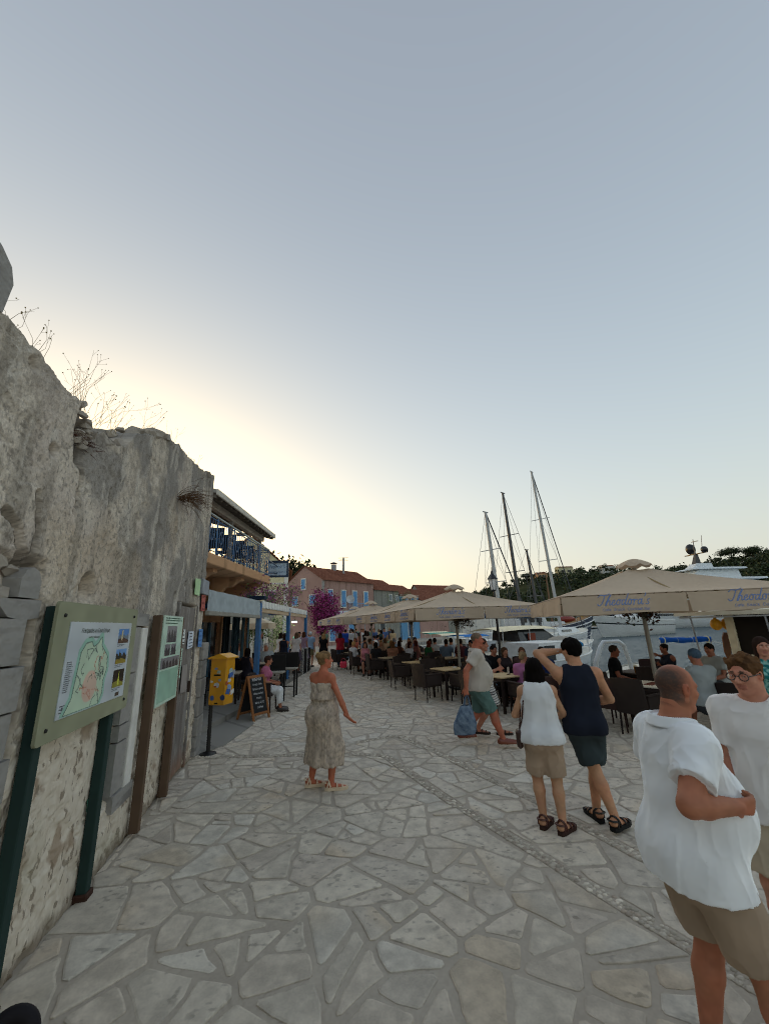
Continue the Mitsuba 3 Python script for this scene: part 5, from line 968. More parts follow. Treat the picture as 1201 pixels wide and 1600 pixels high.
# ================================================================ PARASOLS, TABLES, CHAIRS, LANTERN
def canvas_col(p, n, uv):
    a = fbm(p.x * 1.5, p.y * 1.5, p.z * 1.5, 3); b = noise(p.x * 22, p.y * 22, p.z * 22); return mix((0.47, 0.375, 0.28), (0.56, 0.46, 0.355), 0.7 * a + 0.3 * b)
mat('canvas', {'type': 'principledthin', 'base_color': proc(canvas_col), 'roughness': 0.9, 'diff_trans': 0.35, 'spec_trans': 0.0})
LET = hexc('6d83b4')
GLY = {'T': ([[(-.12, .78), (.05, .98), (.35, .88), (.62, .92), (.80, 1.05)], [(.45, .92), (.42, .6), (.34, .2), (.2, .0), (.0, .02), (-.04, .16)]], .62),
 'h': ([[(.0, .0), (.1, .5), (.28, .98), (.34, .9), (.2, .6), (.08, .0)], [(.08, .1), (.22, .46), (.36, .42), (.34, .1), (.42, .02), (.5, .1)]], .50), 'e': ([[(.0, .16), (.2, .26), (.26, .42), (.14, .5), (.03, .34), (.06, .06), (.2, .0), (.36, .14)]], .37),
 'o': ([[(.2, .5), (.04, .38), (.04, .1), (.18, .0), (.32, .12), (.32, .38), (.2, .5), (.3, .44), (.44, .46)]], .44), 'd': ([[(.3, .42), (.16, .5), (.03, .34), (.06, .04), (.2, .02), (.32, .3)], [(.46, 1.0), (.36, .5), (.32, .08), (.4, .0), (.5, .1)]], .50),
 'r': ([[(.0, .4), (.1, .52), (.12, .3), (.08, .0)], [(.1, .3), (.2, .48), (.34, .44)]], .38), 'a': ([[(.3, .42), (.16, .5), (.03, .34), (.06, .04), (.2, .02), (.32, .34)], [(.34, .5), (.31, .1), (.38, .0), (.48, .1)]], .48), "'": ([[(.1, 1.0), (.12, .86), (.05, .74)]], .22), 's': ([[(.0, .06), (.16, .0), (.26, .12), (.1, .3), (.14, .46), (.28, .48)]], .36)}
def script(txt, h, wd=0.075):
    x, sh = 0.0, []
    for ch in txt:
        st, adv = GLY[ch]
        for p in st:
            q = np.array(p, float) + [x, 0]
            for _ in range(2): q = np.vstack([q[:1], np.stack([0.75 * q[:-1] + 0.25 * q[1:], 0.25 * q[:-1] + 0.75 * q[1:]], 1).reshape(-1, 2), q[-1:]])
            sh.append(LineString(q).buffer(wd * 0.5, quad_segs=2))
        x += adv
    g = affinity.translate(shapely.union_all(sh).simplify(0.008), -x / 2, 0); return affinity.affine_transform(g, [h, 0.32 * h, 0, h, 0, 0])
def parasol(label, c, rot, side, zv=2.36, zp=3.0, drop=0.29, text=(), leafy=None, stalk=True):
    t = thing('parasol', label, 'parasol', 'big beige parasols along the quay'); R = rotz(rot); c = np.array([c[0], c[1], 0.0]); h = side / 2
    cor = np.array([(-h, -h), (h, -h), (h, h), (-h, h)]); T = lambda p: np.asarray(p) @ R.T + c
    n_ = 12; m = MB()
    for i in range(4):                                               # four sagging roof panels
        a, b = cor[i], cor[(i + 1) % 4]; P = np.zeros((n_, n_ + 1, 3))
        for r_ in range(n_):
            s = 0.10 + 0.90 * r_ / (n_ - 1)
            for k_ in range(n_ + 1):
                w = k_ / n_; xy = (a * (1 - w) + b * w) * s; sag = 0.07 * math.sin(PI * w) * math.sin(PI * min(1, s)) + 0.03 * math.sin(PI * s)
                pul = 0.05 * s * s * abs(2 * w - 1) ** 2
                P[r_, k_] = [xy[0], xy[1], zp + 0.02 - (zp - zv) * s ** 0.93 - sag - 0.0 * pul + 0.012 * (vnoise(np.array([xy[0] * 2 + i, xy[1] * 2, c[0]]), 1.2) - 0.5) * (s < 0.98)]
        m.grid(T(P.reshape(-1, 3)).reshape(P.shape))
    m.put(t + '__canopy', 'canvas', 40)
    for i in range(4):                                               # valance: two halves on each side with a slit in the middle
        a, b = cor[i], cor[(i + 1) % 4]; nrm = unit([(a + b)[0], (a + b)[1], 0])
        for hf in (0, 1):
            P = np.zeros((14, 5, 3))
            for k_ in range(14):
                w = 0.002 + 0.496 * k_ / 13 + 0.5 * hf; xy = a * (1 - w) + b * w; zt = zv - 0.07 * 0 - 0.0
                for j in range(5):
                    dn = j / 4; fl = 0.025 * math.sin(w * 25 + i) * dn + 0.035 * dn * (1 - 4 * abs(w - 0.5) ** 1) * 0; slit = 0.03 * dn * max(0, 1 - abs(w - 0.5) / 0.05) * (-1 if hf == 0 else 1) * 0.6
                    q = np.array([xy[0], xy[1], zt - 0.03 * 0 - drop * dn * (1 + 0.04 * math.sin(w * 2 * PI * 2))]) + nrm * (0.004 + fl + 0.02 * dn); q[:2] += unit(b - a) * slit; P[k_, j] = q
            m = MB(); m.grid(T(P.reshape(-1, 3)).reshape(P.shape)); kv = m.put(t + '__valance', 'canvas', True)
            if (i, hf) in text:
                o = T((a * (0.75 - 0.5 * hf) + b * (0.25 + 0.5 * hf)).tolist() + [zv - drop * 0.52]); ax = R @ np.r_[unit(b - a), 0]; nr = R @ nrm
                Fm = np.stack([ax, [0, 0, 1.0], nr], 1)
                def conform(m_):      # the print follows the hang of the cloth
                    v = m_.v[0] if len(m_.v) == 1 else np.vstack(m_.v); w = 0.25 + 0.5 * hf + v[:, 0] / side; dn = np.clip((0.52 * drop - v[:, 1]) / drop, 0, 1)
                    v = v.copy(); v[:, 2] += 0.004 + 0.025 * np.sin(w * 25 + i) * dn + 0.02 * dn + 0.003; return MB(LET).add(v @ Fm.T + o, np.vstack(m_.f))
                conform(MB(LET).prism(affinity.translate(script("Theodora's", 0.185), 0, -0.01), 0.0, 0.0015)).put(kv + '__lettering', 'plain')
                tm = meshkit.text_mesh('Cafe  Snack  Cocktail Bar', 0.044, 0.0015); tv = np.array(tm.vertices); tv[:, 0] -= np.ptp(tv[:, 0]) / 2; tv[:, 0] += 0.2 * tv[:, 1] + 0.02; tv[:, 1] -= 0.10
                conform(MB(LET).add(tv, tm.faces)).put(kv + '__lettering', 'plain')
    P = np.zeros((5, 25, 3))
    for j in range(5):
        for k_ in range(25): a = k_ / 24 * 2 * PI; r_ = 0.30 * (j + 0.02) / 4; P[j, k_] = [r_ * math.cos(a) * 1.15, r_ * math.sin(a) * 1.15, zp + 0.17 - 0.20 * (j / 4) ** 1.7 + 0.06 * (j / 4) ** 2 * (0.5 + 0.5 * math.cos(8 * a))]
    m = MB(); m.grid(T(P.reshape(-1, 3)).reshape(P.shape)); m.put(t + '__cap', 'canvas', True)
    MB(hexc('97938a')).tube([T((0, 0, 0.04)), T((0, 0, zp - 0.02))], 0.042, 10).put(t + '__pole', 'gloss', 40)
    MB(hexc('3a3a3a')).box(T((0, 0, 0.03)), (0.62, 0.62, 0.06), R, bev=0.01).put(t + '__base', 'plain')
    MB(hexc('5a564e')).lathe([(0.07, 0), (0.07, 0.12)], T((0, 0, 1.95)), 10).put(t + '__hub', 'plain')
    for i in range(8):
        e = cor[i // 2] if i % 2 == 0 else (cor[i // 2] + cor[(i // 2 + 1) % 4]) / 2
        k = MB(hexc('8c7a5c')).tube([T((0, 0, zp - 0.10)), T((e[0] * 0.97, e[1] * 0.97, zv - 0.05))], 0.016, 5).put(t + '__rib', 'plain'); MB(hexc('8c7a5c')).tube([T((0, 0, 2.0)), T((e[0] * 0.5, e[1] * 0.5, (zv + zp) / 2 - 0.13))], 0.012, 5).put(k + '__strut', 'plain')
    return t
parasol('nearest beige parasol with blue script lettering at the right of the street', (5.30, 8.75), -0.20, 3.9, 2.33, 3.0, 0.30, text=((0, 0), (0, 1)))
parasol('second beige parasol whose lettered valance spans the middle of the row', (2.20, 13.6), 0.24, 4.05, 2.36, 3.02, 0.30, text=((0, 0), (0, 1), (3, 0), (3, 1)))
parasol('third beige parasol partly hidden behind the second one', (0.95, 17.5), 0.36, 3.9, 2.36, 3.02, 0.30, text=((3, 0), (3, 1)))
parasol('fourth beige parasol further along the quay row', (-0.85, 21.3), 0.36, 3.9, 2.36, 3.02, 0.30, text=((3, 0), (3, 1)))
parasol('fifth and farthest beige parasol beside the market crowd', (-2.1, 26.5), 0.36, 3.9, 2.36, 3.0, 0.30, text=((3, 0),))
st = thing('grey_awning', 'pale grey stall awning in front of the pink house', 'awning')
m = MB(hexc('a9b0b4')); m.grid(np.array([[(-5.0 + 3.2 * s, 33.5 + 0.8 * s + 2.2 * q_, 2.5 + 0.75 * q_) for q_ in np.linspace(0, 1, 4)] for s in np.linspace(0, 1, 10)])); m.put(st + '__canopy', 'cloth', True)
for x, y in ((-4.9, 33.6), (-1.9, 34.35)): MB(hexc('8d9094')).tube([(x, y, 0), (x, y, 2.5)], 0.04, 6).put(st + '__post', 'plain')
for i, (x, y, z, lab) in enumerate([(5.15, 8.72, 2.03, 'bunch of dark dried leaves hung under the nearest parasol'), (2.30, 13.5, 2.02, 'dark bunch of leaves hung under the second parasol')]):
    hp = thing('hanging_plant', lab, 'plant'); v, f, c = leaves(np.array([(x + RK.normal(0, 0.14), y + RK.normal(0, 0.1), z + RK.normal(0, 0.09)) for _ in range(12)]), 420, (0.07, 0.07, 0.08), 0.075, np.array([hexc('3a2a22'), hexc('4a3a26'), hexc('2f3a22'), hexc('522f2a')]), 0.3, -0.2, 60 + i); put(hp + '__leaf_mass', v, f, c, 'leaf')
    MB(hexc('2c2620')).tube([(x, y, z), (x, y, z + 0.35)], 0.012, 4).put(hp + '__stem', 'plain')

# tables and wicker chairs
wick = hexc('2e2320')
def chair_parts(col=wick, cushion=None, tall=0.90):
    out = []
    sd = MB(col).box((0, 0, 0.40), (0.54, 0.52, 0.09), bev=0.02); out.append(('seat', sd, 'wicker'))
    P = np.zeros((7, 9, 3)); bkm = MB(col)
    for j in range(7):
        for i in range(9): w = i / 4 - 1; P[j, i] = [0.27 * w, -0.235 - 0.07 * (j / 6) + 0.06 * (1 - w * w) * -0.5, 0.36 + (tall - 0.36) * j / 6 - 0.02 * w * w * (j == 6)]
    bkm.grid(P[:, ::-1]).grid(P - [0, 0.045, 0]).grid(np.stack([P[-1], P[-1] - [0, 0.045, 0]])[:, ::-1]).grid(np.stack([P[:, 0], P[:, 0] - [0, 0.045, 0]])).grid(np.stack([P[:, -1] - [0, 0.045, 0], P[:, -1]])); out.append(('backrest', bkm, 'wicker'))
    for s in (-1, 1): out.append(('arm', MB(col).box((s * 0.275, 0.0, 0.53), (0.055, 0.50, 0.27), bev=0.012).box((s * 0.275, 0.01, 0.665), (0.075, 0.54, 0.035), bev=0.012), 'wicker'))
    for sx in (-1, 1):
        for sy in (-1, 1): out.append(('leg', MB(col * 0.7).tube([(sx * 0.25, sy * 0.23, 0.40), (sx * 0.265, sy * 0.245, 0.0)], [0.018, 0.015], 6), 'plain'))
    if cushion is not None: out.append(('cushion', MB(cushion).box((0, 0.01, 0.465), (0.46, 0.45, 0.055), bev=0.025), 'cloth'))
    return out
def chair(x, y, rz, label, group=None, **k):
    t = thing('wicker_chair', label, 'chair', group); R = rotz(rz); lift = 0.13 if (x < -3.7 and 8.6 < y < 21) else 0.012
    for pn, m, mt in chair_parts(**k): m.move(R, (x, y, lift)).put(f'{t}__{pn}', mt, 35 if pn in ('seat', 'backrest', 'arm', 'cushion') else False)
    return t
def table(x, y, rz, label, top=hexc('b9a88a'), w=0.72, runner=None):
    t = thing('cafe_table', label, 'table', None); R = rotz(rz); lift = 0.13 if (x < -3.7 and 8.6 < y < 21) else 0.012; o = np.array([x, y, lift])
    MB(top).box(o + [0, 0, 0.735], (w, w, 0.03), R, bev=0.006).put(t + '__top', 'plain'); MB(wick).box(o + [0, 0, 0.685], (w - 0.04, w - 0.04, 0.07), R, bev=0.006).put(t + '__apron', 'wicker')
    for sx in (-1, 1):
        for sy in (-1, 1): MB(wick * 0.8).box(o + R @ [sx * (w / 2 - 0.06), sy * (w / 2 - 0.06), 0.33], (0.05, 0.05, 0.66), R).put(t + '__leg', 'plain')
    if runner is not None: MB(runner).box(o + [0, 0, 0.753], (w * 0.6, 0.16, 0.006), R).put(t + '__place_mat', 'cloth')
    return t
QR = -math.atan2(-QD[0], QD[1]) * -1          # the row's turn about z
qrot = math.atan2(QD[1], QD[0]) - PI / 2
pale = hexc('c9c2b2'); bluc = hexc('8fb0c4')
tables = [  # x, y, turn, label, top colour, which of the four sides have chairs (0 street .. counted round)
    (1.62, 12.0, qrot, 'square cafe table with cream top at the street corner of the second parasol', hexc('c2ab84'), (0, 1, 2, 3)),
    (2.62, 10.15, qrot, 'cream topped cafe table half hidden behind the man with the bag', hexc('c2ab84'), (0, 1, 2, 3)),
    (0.90, 14.3, qrot, 'second cafe table along the street edge, pale top', hexc('c2ab84'), (0, 1, 2, 3)),
    (0.05, 16.6, qrot, 'third cafe table along the street edge', hexc('a08f74'), (0, 1, 2, 3)),
    (-0.75, 18.6, qrot, 'fourth cafe table along the street edge', hexc('a08f74'), (0, 1, 2, 3)),
    (-1.7, 20.6, qrot, 'farthest cafe table along the street edge', hexc('8f7f68'), (0, 1, 3)),
    (3.05, 12.6, qrot, 'inner cafe table between the diners under the second parasol', hexc('a08f74'), (0, 1, 2)),
    (2.15, 15.6, qrot, 'rear cafe table under the second parasol', hexc('a08f74'), (0, 2, 3)),
    (1.55, 18.4, qrot, 'inner cafe table under the third parasol by the white shirted man', hexc('8f7f68'), (0, 1, 2, 3)),
    (0.6, 20.6, qrot, 'inner cafe table under the fourth parasol', hexc('8f7f68'), (0, 2, 3)),
    (4.85, 8.15, qrot + 0.2, 'printed white table beside the nearest parasol pole', hexc('d5cfbf'), (0, 3)),
    (6.15, 9.75, qrot + 0.2, 'plain white table by the woman with the dark bun', hexc('d5cfbf'), (0,)),
    (5.65, 9.95, qrot + 0.1, 'dark cafe table with the beer glass', hexc('5c5048'), ()),
    (4.0, 10.0, qrot, 'dark cafe table behind the couple in front of the blue shirted diner', hexc('7c6d58'), (0, 3)),
    (6.3, 7.6, qrot + 0.2, 'right hand white table behind the heads of the two talking men', hexc('d5cfbf'), (0,)),
]
ckeys = {}
sname = ['street side', 'near side', 'harbour side', 'far side']
for i, (x, y, rz, lab, top, sides) in enumerate(tables):
    table(x, y, rz, lab, top, 0.74, hexc('6b3f33') if i in (10, 11) else None)
    for s in sides:
        dx, dy = [(-0.66, 0), (0, -0.68), (0.66, 0), (0, 0.68)][s]; p = rotz(rz) @ [dx, dy, 0]; face = rz + [-PI / 2, 0, PI / 2, PI][s] + RK.normal(0, 0.12)
        short = lab.replace('cafe table', 'table').split(',')[0].split(' with ')[0].split(' half ')[0].split(' between ')[0].split(' beside ')[0].split(' by ')[0].split(' behind ')[0]
        chair(x + p[0] + RK.normal(0, 0.03), y + p[1] + RK.normal(0, 0.03), face, f'dark wicker armchair, {sname[s]} of the {short}', None, cushion=bluc if (i + s) % 4 == 0 else None, tall=RK.uniform(0.86, 0.95), col=wick * RK.uniform(0.8, 1.25))
for i, (x, y, rz, lab, top, sides) in enumerate(tables):
    if i in (12, 14): continue
    nm = lab.split(',')[0].split(' with ')[0].split(' behind ')[0].split(' between ')[0].split(' half ')[0].split(' by the white')[0]; q_ = rotz(rz) @ [0.14, -0.1 + 0.05 * (i % 3), 0]
    if i % 3 == 0:
        g_ = thing('ashtray', f'small white ashtray on the {nm}', 'ashtray'); MB(hexc('d9d7d0')).lathe([(0.0001, 0.004), (0.05, 0.004), (0.06, 0.035), (0.065, 0.035), (0.055, 0.0), (0.0001, 0.0)], (x + q_[0], y + q_[1], 0.764), 14).put(g_ + '__dish', 'gloss', 40); MB(hexc('8a5a3a')).tube([(x + q_[0] - 0.02, y + q_[1], 0.785), (x + q_[0] + 0.05, y + q_[1] + 0.01, 0.80)], 0.004, 5).put(g_ + '__cigarette', 'plain')
    elif i % 3 == 1:
        g_ = thing('menu_stand', f'small upright menu card on the {nm}', 'menu'); MB(hexc('cfc8b8')).box((x + q_[0], y + q_[1], 0.845), (0.11, 0.012, 0.16), rotz(rz + 0.5)).put(g_ + '__card', 'plain'); MB(hexc('4a3626')).box((x + q_[0], y + q_[1], 0.772), (0.13, 0.05, 0.018), rotz(rz + 0.5)).put(g_ + '__foot', 'plain')
    else:
        g_ = thing('tumbler', f'glass tumbler on the {nm}', 'glass'); MB(hexc('b9c4c6')).lathe([(0.0001, 0), (0.028, 0), (0.036, 0.11), (0.032, 0.11), (0.026, 0.01), (0.0001, 0.01)], (x + q_[0], y + q_[1], 0.764), 12).put(g_ + '__body', 'gloss', 40); MB(hexc('e3c24a')).box((x + q_[0] + 0.02, y + q_[1], 0.88), (0.03, 0.006, 0.03)).put(g_ + '__lemon_slice', 'plain')
for x, y, rz, lab in [(4.18, 8.25, -1.0, 'reddish brown wicker armchair right of the couple beside the printed white table'), (3.35, 8.55, 0.6, 'dark wicker armchair glimpsed between the couple'), (2.95, 8.75, 0.3, 'dark wicker armchair behind the dark haired woman'), (6.55, 10.9, 2.6, 'dark wicker armchair under the woman with the bun')]:
    chair(x, y, rz, lab, None, col=hexc('3d2824'), cushion=bluc if x > 4 else None)
gl = thing('beer_glass', 'amber beer glass on the dark table beside the man in black', 'glass'); MB(hexc('b5741a')).lathe([(0.0001, 0), (0.035, 0), (0.04, 0.13), (0.0001, 0.13)], (5.5, 9.75, 0.765), 12).put(gl + '__beer', 'gloss', 40); MB(hexc('e5dcc5')).lathe([(0.04, 0.13), (0.041, 0.155), (0.0001, 0.16)], (5.5, 9.75, 0.765), 12).put(gl + '__foam', 'plain', True)
# cafe terrace furniture on the left: tables, chairs, bar stools, dark planter boxes
for x, y, rz, lab in [(-4.35, 11.6, 0.2, 'dark cafe table with pale top beside the nearest blue post'), (-4.4, 14.4, 0.1, 'dark cafe table in the middle of the left terrace'), (-4.35, 17.2, 0.0, 'dark cafe table by the standing guests on the left terrace'), (-5.0, 19.4, 0.0, 'dark table deep in the left terrace')]:
    table(x, y, rz, lab, hexc('9a9080'), 0.7)
for x, y, rz, lab in [(-4.1, 12.6, PI + 0.2, 'dark high backed chair right of the nearest blue post'), (-4.5, 13.6, 0.1, 'dark chair facing the middle table of the left terrace'), (-4.0, 15.4, PI, 'dark chair behind the middle table of the left terrace'), (-4.9, 16.5, 0, 'dark chair near the long haired guest'), (-4.1, 18.0, PI - 0.2, 'dark chair at the far table of the left terrace'), (-5.1, 11.3, -0.8, 'dark chair against the cafe doors'), (-4.9, 10.2, -0.5, 'dark chair behind the yellow post box')]:
    chair(x, y, rz, lab, None, col=hexc('1d1a1a'), tall=1.0)
def stool(x, y, lab):
    t = thing('bar_stool', lab, 'stool'); MB(hexc('8f8a80')).box((x, y, 0.78), (0.46, 0.42, 0.05), bev=0.015).put(t + '__seat', 'cloth')
    for sx in (-1, 1):
        for sy in (-1, 1): MB(hexc('1a1818')).box((x + sx * 0.19, y + sy * 0.17, 0.38), (0.045, 0.045, 0.76)).put(t + '__leg', 'plain')
    MB(hexc('1a1818')).box((x, y + 0.2, 1.02), (0.44, 0.04, 0.44), bev=0.01).put(t + '__backrest', 'plain'); MB(hexc('1a1818')).box((x, y - 0.17, 0.3), (0.36, 0.03, 0.03)).put(t + '__foot_rail', 'plain')
stool(-3.05, 13.2, 'tall black stool with pale seat behind the woman in pink'); stool(-3.2, 12.2, 'second black stool with pale seat next to the woman in pink')
for y, lab in [(19.3, 'black planter screen just before the far blue post'), (20.2, 'black planter screen at the far blue post')]:
    t = thing('planter_screen', lab, 'screen'); MB(hexc('17161a')).box((-3.95, y, 0.53), (0.35, 0.75, 1.04), bev=0.01).put(t + '__panel', 'plain'); MB(hexc('c9c9c6')).box((-3.95, y - 0.36, 0.54), (0.36, 0.03, 1.06)).put(t + '__edge', 'plain')
# chalkboard
cbd = thing('chalkboard', 'wooden A-frame menu chalkboard standing by the terrace corner', 'sign board'); o = np.array([-3.14, 10.15, 0]); Ra = rotz(math.radians(62)); tilt = 0.20
fr = hexc('8a5a34')
def lean(s, up_, out): return o + Ra @ np.array([s, out + (1.0 - up_) * math.sin(tilt) * -1.0 * 0.9, up_ * 0.98])
for sgn, nm in ((1, 'board'), (-1, 'back')):
    q = lambda s, z_, e=0.0: o + Ra @ np.array([s, sgn * (-(1.12 - z_) * 0.22 - 0.01 - e), z_ * 0.83])
    bw = 0.235
    Rq = np.stack([Ra @ [1, 0, 0], unit(q(0, 1) - q(0, 0)), unit(np.cross(Ra @ [1, 0, 0], unit(q(0, 1) - q(0, 0))))], 1)
    for s in (-bw, bw): MB(fr).box((q(s, 0) + q(s, 1.12)) / 2, (0.055, np.linalg.norm(q(s, 0) - q(s, 1.12)), 0.03), Rq, bev=0.004).put(f'{cbd}__rail', 'plain')
    for z_ in (0.16, 1.09): MB(fr).box(q(0, z_), (2 * bw, 0.055, 0.028), Rq, bev=0.004).put(f'{cbd}__rail', 'plain')
    MB(hexc('1c1f22')).box(q(0, 0.63), (2 * bw - 0.05, 0.76, 0.012), Rq).put(f'{cbd}__slate', 'plain')
    if sgn == 1:
        Fq = Rq.copy(); Fq[:, 2] *= 1
        sg_ = 1 if (Rq[:, 2] @ (EYE - o)) > 0 else -1
        for i, (txt, hh) in enumerate([('MENU', 0.085), ('Fresh fish', 0.05), ('Greek salad', 0.05), ('Moussaka', 0.05), ('Pasta', 0.05), ('Wine 4,50', 0.05), ('Coffee', 0.05)]): stext(txt, 0, 0.30 - i * 0.098, hh * 0.85, hexc('c3c6c8'), 0.15, q(0, 0.63), Rq, f'{cbd}__chalk_writing', 0.008)
# harbour lantern
ln = thing('street_lantern', 'black harbour lantern on a slim black post behind the second parasol', 'street lamp'); lo = np.array([4.15, 16.1, 0])
MB(hexc('131417')).lathe([(0.16, 0), (0.16, 0.12), (0.09, 0.2), (0.07, 0.9), (0.05, 1.0), (0.045, 2.9), (0.03, 3.0), (0.03, 3.12)], lo, 12).put(ln + '__post', 'gloss', 40)
gz = MB(hexc('c9cdd0')); gz.lathe([(0.10, 0), (0.17, 0.42)], lo + [0, 0, 3.14], 6); gz.put(ln + '__glass', 'gloss')
MB(hexc('131417')).lathe([(0.22, 0), (0.16, 0.10), (0.06, 0.22), (0.05, 0.30), (0.015, 0.36), (0.015, 0.46), (0.0001, 0.48)], lo + [0, 0, 3.56], 6).put(ln + '__roof', 'gloss'); MB(hexc('131417')).lathe([(0.04, -0.03), (0.12, 0.0), (0.10, 0.02)], lo + [0, 0, 3.13], 6).put(ln + '__collar', 'gloss')
for i in range(6): a = i * PI / 3 + 0.0; MB(hexc('131417')).tube([lo + [0.10 * math.cos(a), 0.10 * math.sin(a), 3.14], lo + [0.17 * math.cos(a), 0.17 * math.sin(a), 3.56]], 0.012, 4).put(ln + '__bar', 'gloss')
# dark rubber wheel poking into the lower left corner
wc = np.array([-1.87, 2.52, 0.121]); pw = thing('pushchair_wheel', 'dark rubber wheel cut off by the lower left corner of the frame', 'wheel'); Rw = rotz(0.5) @ rotx(PI / 2 - 0.25)
MB(hexc('141218')).tube([wc + Rw @ [0.085 * math.cos(a), 0.085 * math.sin(a), 0] for a in np.linspace(0, 2 * PI, 33)], 0.036, 10).put(pw + '__tyre', 'plain', True)
MB(hexc('4a3f44')).lathe([(0.0001, 0.03), (0.06, 0.02), (0.06, -0.02), (0.0001, -0.03)], wc, 14, Rw).put(pw + '__hub', 'gloss')
# ================================================================ PEOPLE
class Field:
    """a signed distance grid: smooth unions of tapered capsules and ellipsoids, turned into one continuous skin"""
    def __init__(s, lo, hi, h):
        s.h, s.lo = h, np.asarray(lo, float) - 2 * h; s.n = np.ceil((np.asarray(hi) + 2 * h - s.lo) / h).astype(int) + 1
        s.D = np.full(s.n, 9.0, np.float32); s.C = np.zeros(s.n, np.int16); s.B = np.full(s.n, 9.0, np.float32); s.ax = [(s.lo[i] + np.arange(s.n[i]) * h).astype(np.float32) for i in range(3)]
    def sub(s, lo, hi):
        a = np.clip(np.floor((np.asarray(lo) - s.lo) / s.h).astype(int), 0, s.n); b = np.clip(np.ceil((np.asarray(hi) - s.lo) / s.h).astype(int) + 1, 0, s.n)
        if np.any(b <= a): return None, None
        sl = tuple(slice(i, j) for i, j in zip(a, b)); return sl, np.stack(np.meshgrid(*[s.ax[i][sl[i]] for i in range(3)], indexing='ij'), -1)
    def put(s, d, sl, k, col, op):
        A = s.D[sl]
        if op == 'u':
            t = np.maximum(k - np.abs(A - d), 0) / max(k, 1e-6); s.D[sl] = np.minimum(A, d) - t * t * k * 0.25
            if col is not None: m = d < s.B[sl]; s.C[sl] = np.where(m, col, s.C[sl]); s.B[sl] = np.minimum(s.B[sl], d)
        elif op == 's': t = np.maximum(k - np.abs(A + d), 0) / max(k, 1e-6); s.D[sl] = np.maximum(A, -d) + t * t * k * 0.25
        elif op == 'p':                                  # paint only
            s.C[sl] = np.where(d < 0, col, s.C[sl]); s.B[sl] = np.where(d < 0, -9, s.B[sl])
    def rc(s, a, b, ra, rb=None, k=0.02, col=None, flat=None, op='u', cap=False):
        a, b = np.asarray(a, np.float32), np.asarray(b, np.float32); rb = ra if rb is None else rb; r = max(ra, rb) + k + 2 * s.h
        sl, P = s.sub(np.minimum(a, b) - r, np.maximum(a, b) + r)
        if sl is None: return s
        ba = b - a; L2 = max(float(ba @ ba), 1e-9); pa = P - a; tt = (pa @ ba) / L2; t = np.clip(tt, 0, 1); v = pa - t[..., None] * ba; sc = 1.0
        if flat is not None: n = np.asarray(flat[0], np.float32); sc = flat[1]; v = v + (v @ n)[..., None] * n * (1 / sc - 1)
        d = (np.linalg.norm(v, axis=-1) - (ra + (rb - ra) * t)) * min(1.0, sc ** 0.5)
        if cap: d = np.maximum(d, (tt - 1) * math.sqrt(L2))
        s.put(d.astype(np.float32), sl, k, col, op); return s
    def el(s, c, r, R=None, k=0.02, col=None, op='u'):
        c, r = np.asarray(c, np.float32), np.asarray(r, np.float32); m = float(max(r)) + k + 2 * s.h; sl, P = s.sub(c - m, c + m)
        if sl is None: return s
        q = P - c; q = q @ np.asarray(R, np.float32) if R is not None else q; k0 = np.linalg.norm(q / r, axis=-1); k1 = np.linalg.norm(q / (r * r), axis=-1) + 1e-6
        s.put((k0 * (k0 - 1) / k1).astype(np.float32), sl, k, col, op); return s
    def clip(s, c, n):
        n = unit(n); d = float(np.dot(c, n)); x, y, z = (s.ax[i] * np.float32(n[i]) for i in range(3)); s.D = np.maximum(s.D, x[:, None, None] + y[None, :, None] + (z - np.float32(d))[None, None, :]); return s
    def mesh(s, cols=None):
        D, h = s.D, s.h; S = D < 0; nx, ny, nz = np.array(D.shape) - 1
        cn = sum(S[i:nx + i, j:ny + j, k:nz + k].astype(np.int8) for i in (0, 1) for j in (0, 1) for k in (0, 1)); idx = np.argwhere((cn > 0) & (cn < 8))
        if len(idx) == 0: return np.zeros((0, 3)), np.zeros((0, 3), int), np.zeros((0, 3))
        co = np.array([[i, j, k] for i in (0, 1) for j in (0, 1) for k in (0, 1)]); q = idx[:, None] + co[None]; d8 = D[q[..., 0], q[..., 1], q[..., 2]]
        acc = np.zeros((len(idx), 3)); w = np.zeros(len(idx))
        for a in range(8):
            for b in range(a + 1, 8):
                if np.abs(co[a] - co[b]).sum() == 1:
                    m = (d8[:, a] < 0) != (d8[:, b] < 0); t = np.where(m, d8[:, a] / np.where(m, d8[:, a] - d8[:, b], 1), 0); acc += m[:, None] * (co[a] + t[:, None] * (co[b] - co[a])); w += m
        V = s.lo + (idx + acc / w[:, None]) * h; vid = np.full((nx, ny, nz), -1); vid[tuple(idx.T)] = np.arange(len(idx)); F = []
        for ax in range(3):
            o1, o2 = [(1, 2), (2, 0), (0, 1)][ax]; e1, e2 = np.eye(3, dtype=int)[o1], np.eye(3, dtype=int)[o2]
            A_ = np.take(S, range(0, S.shape[ax] - 1), ax); B_ = np.take(S, range(1, S.shape[ax]), ax); e = np.argwhere(A_ != B_); e = e[(e[:, o1] > 0) & (e[:, o2] > 0) & (e[:, o1] < [nx, ny, nz][o1]) & (e[:, o2] < [nx, ny, nz][o2])]
            if not len(e): continue
            g = lambda x: vid[tuple(x.T)]; qd = np.stack([g(e - e1 - e2), g(e - e2), g(e), g(e - e1)], 1); fl = S[tuple(e.T)]; qd = np.where(fl[:, None], qd, qd[:, ::-1]); F.append(qd)
        F = np.vstack(F); F = F[(F >= 0).all(1)]; F = np.vstack([F[:, [0, 1, 2]], F[:, [0, 2, 3]]])
        C = None
        if cols is not None: ci = s.C[tuple(np.round((V - s.lo) / h).astype(int).T)]; C = np.asarray(cols)[np.clip(ci, 0, len(cols) - 1)]
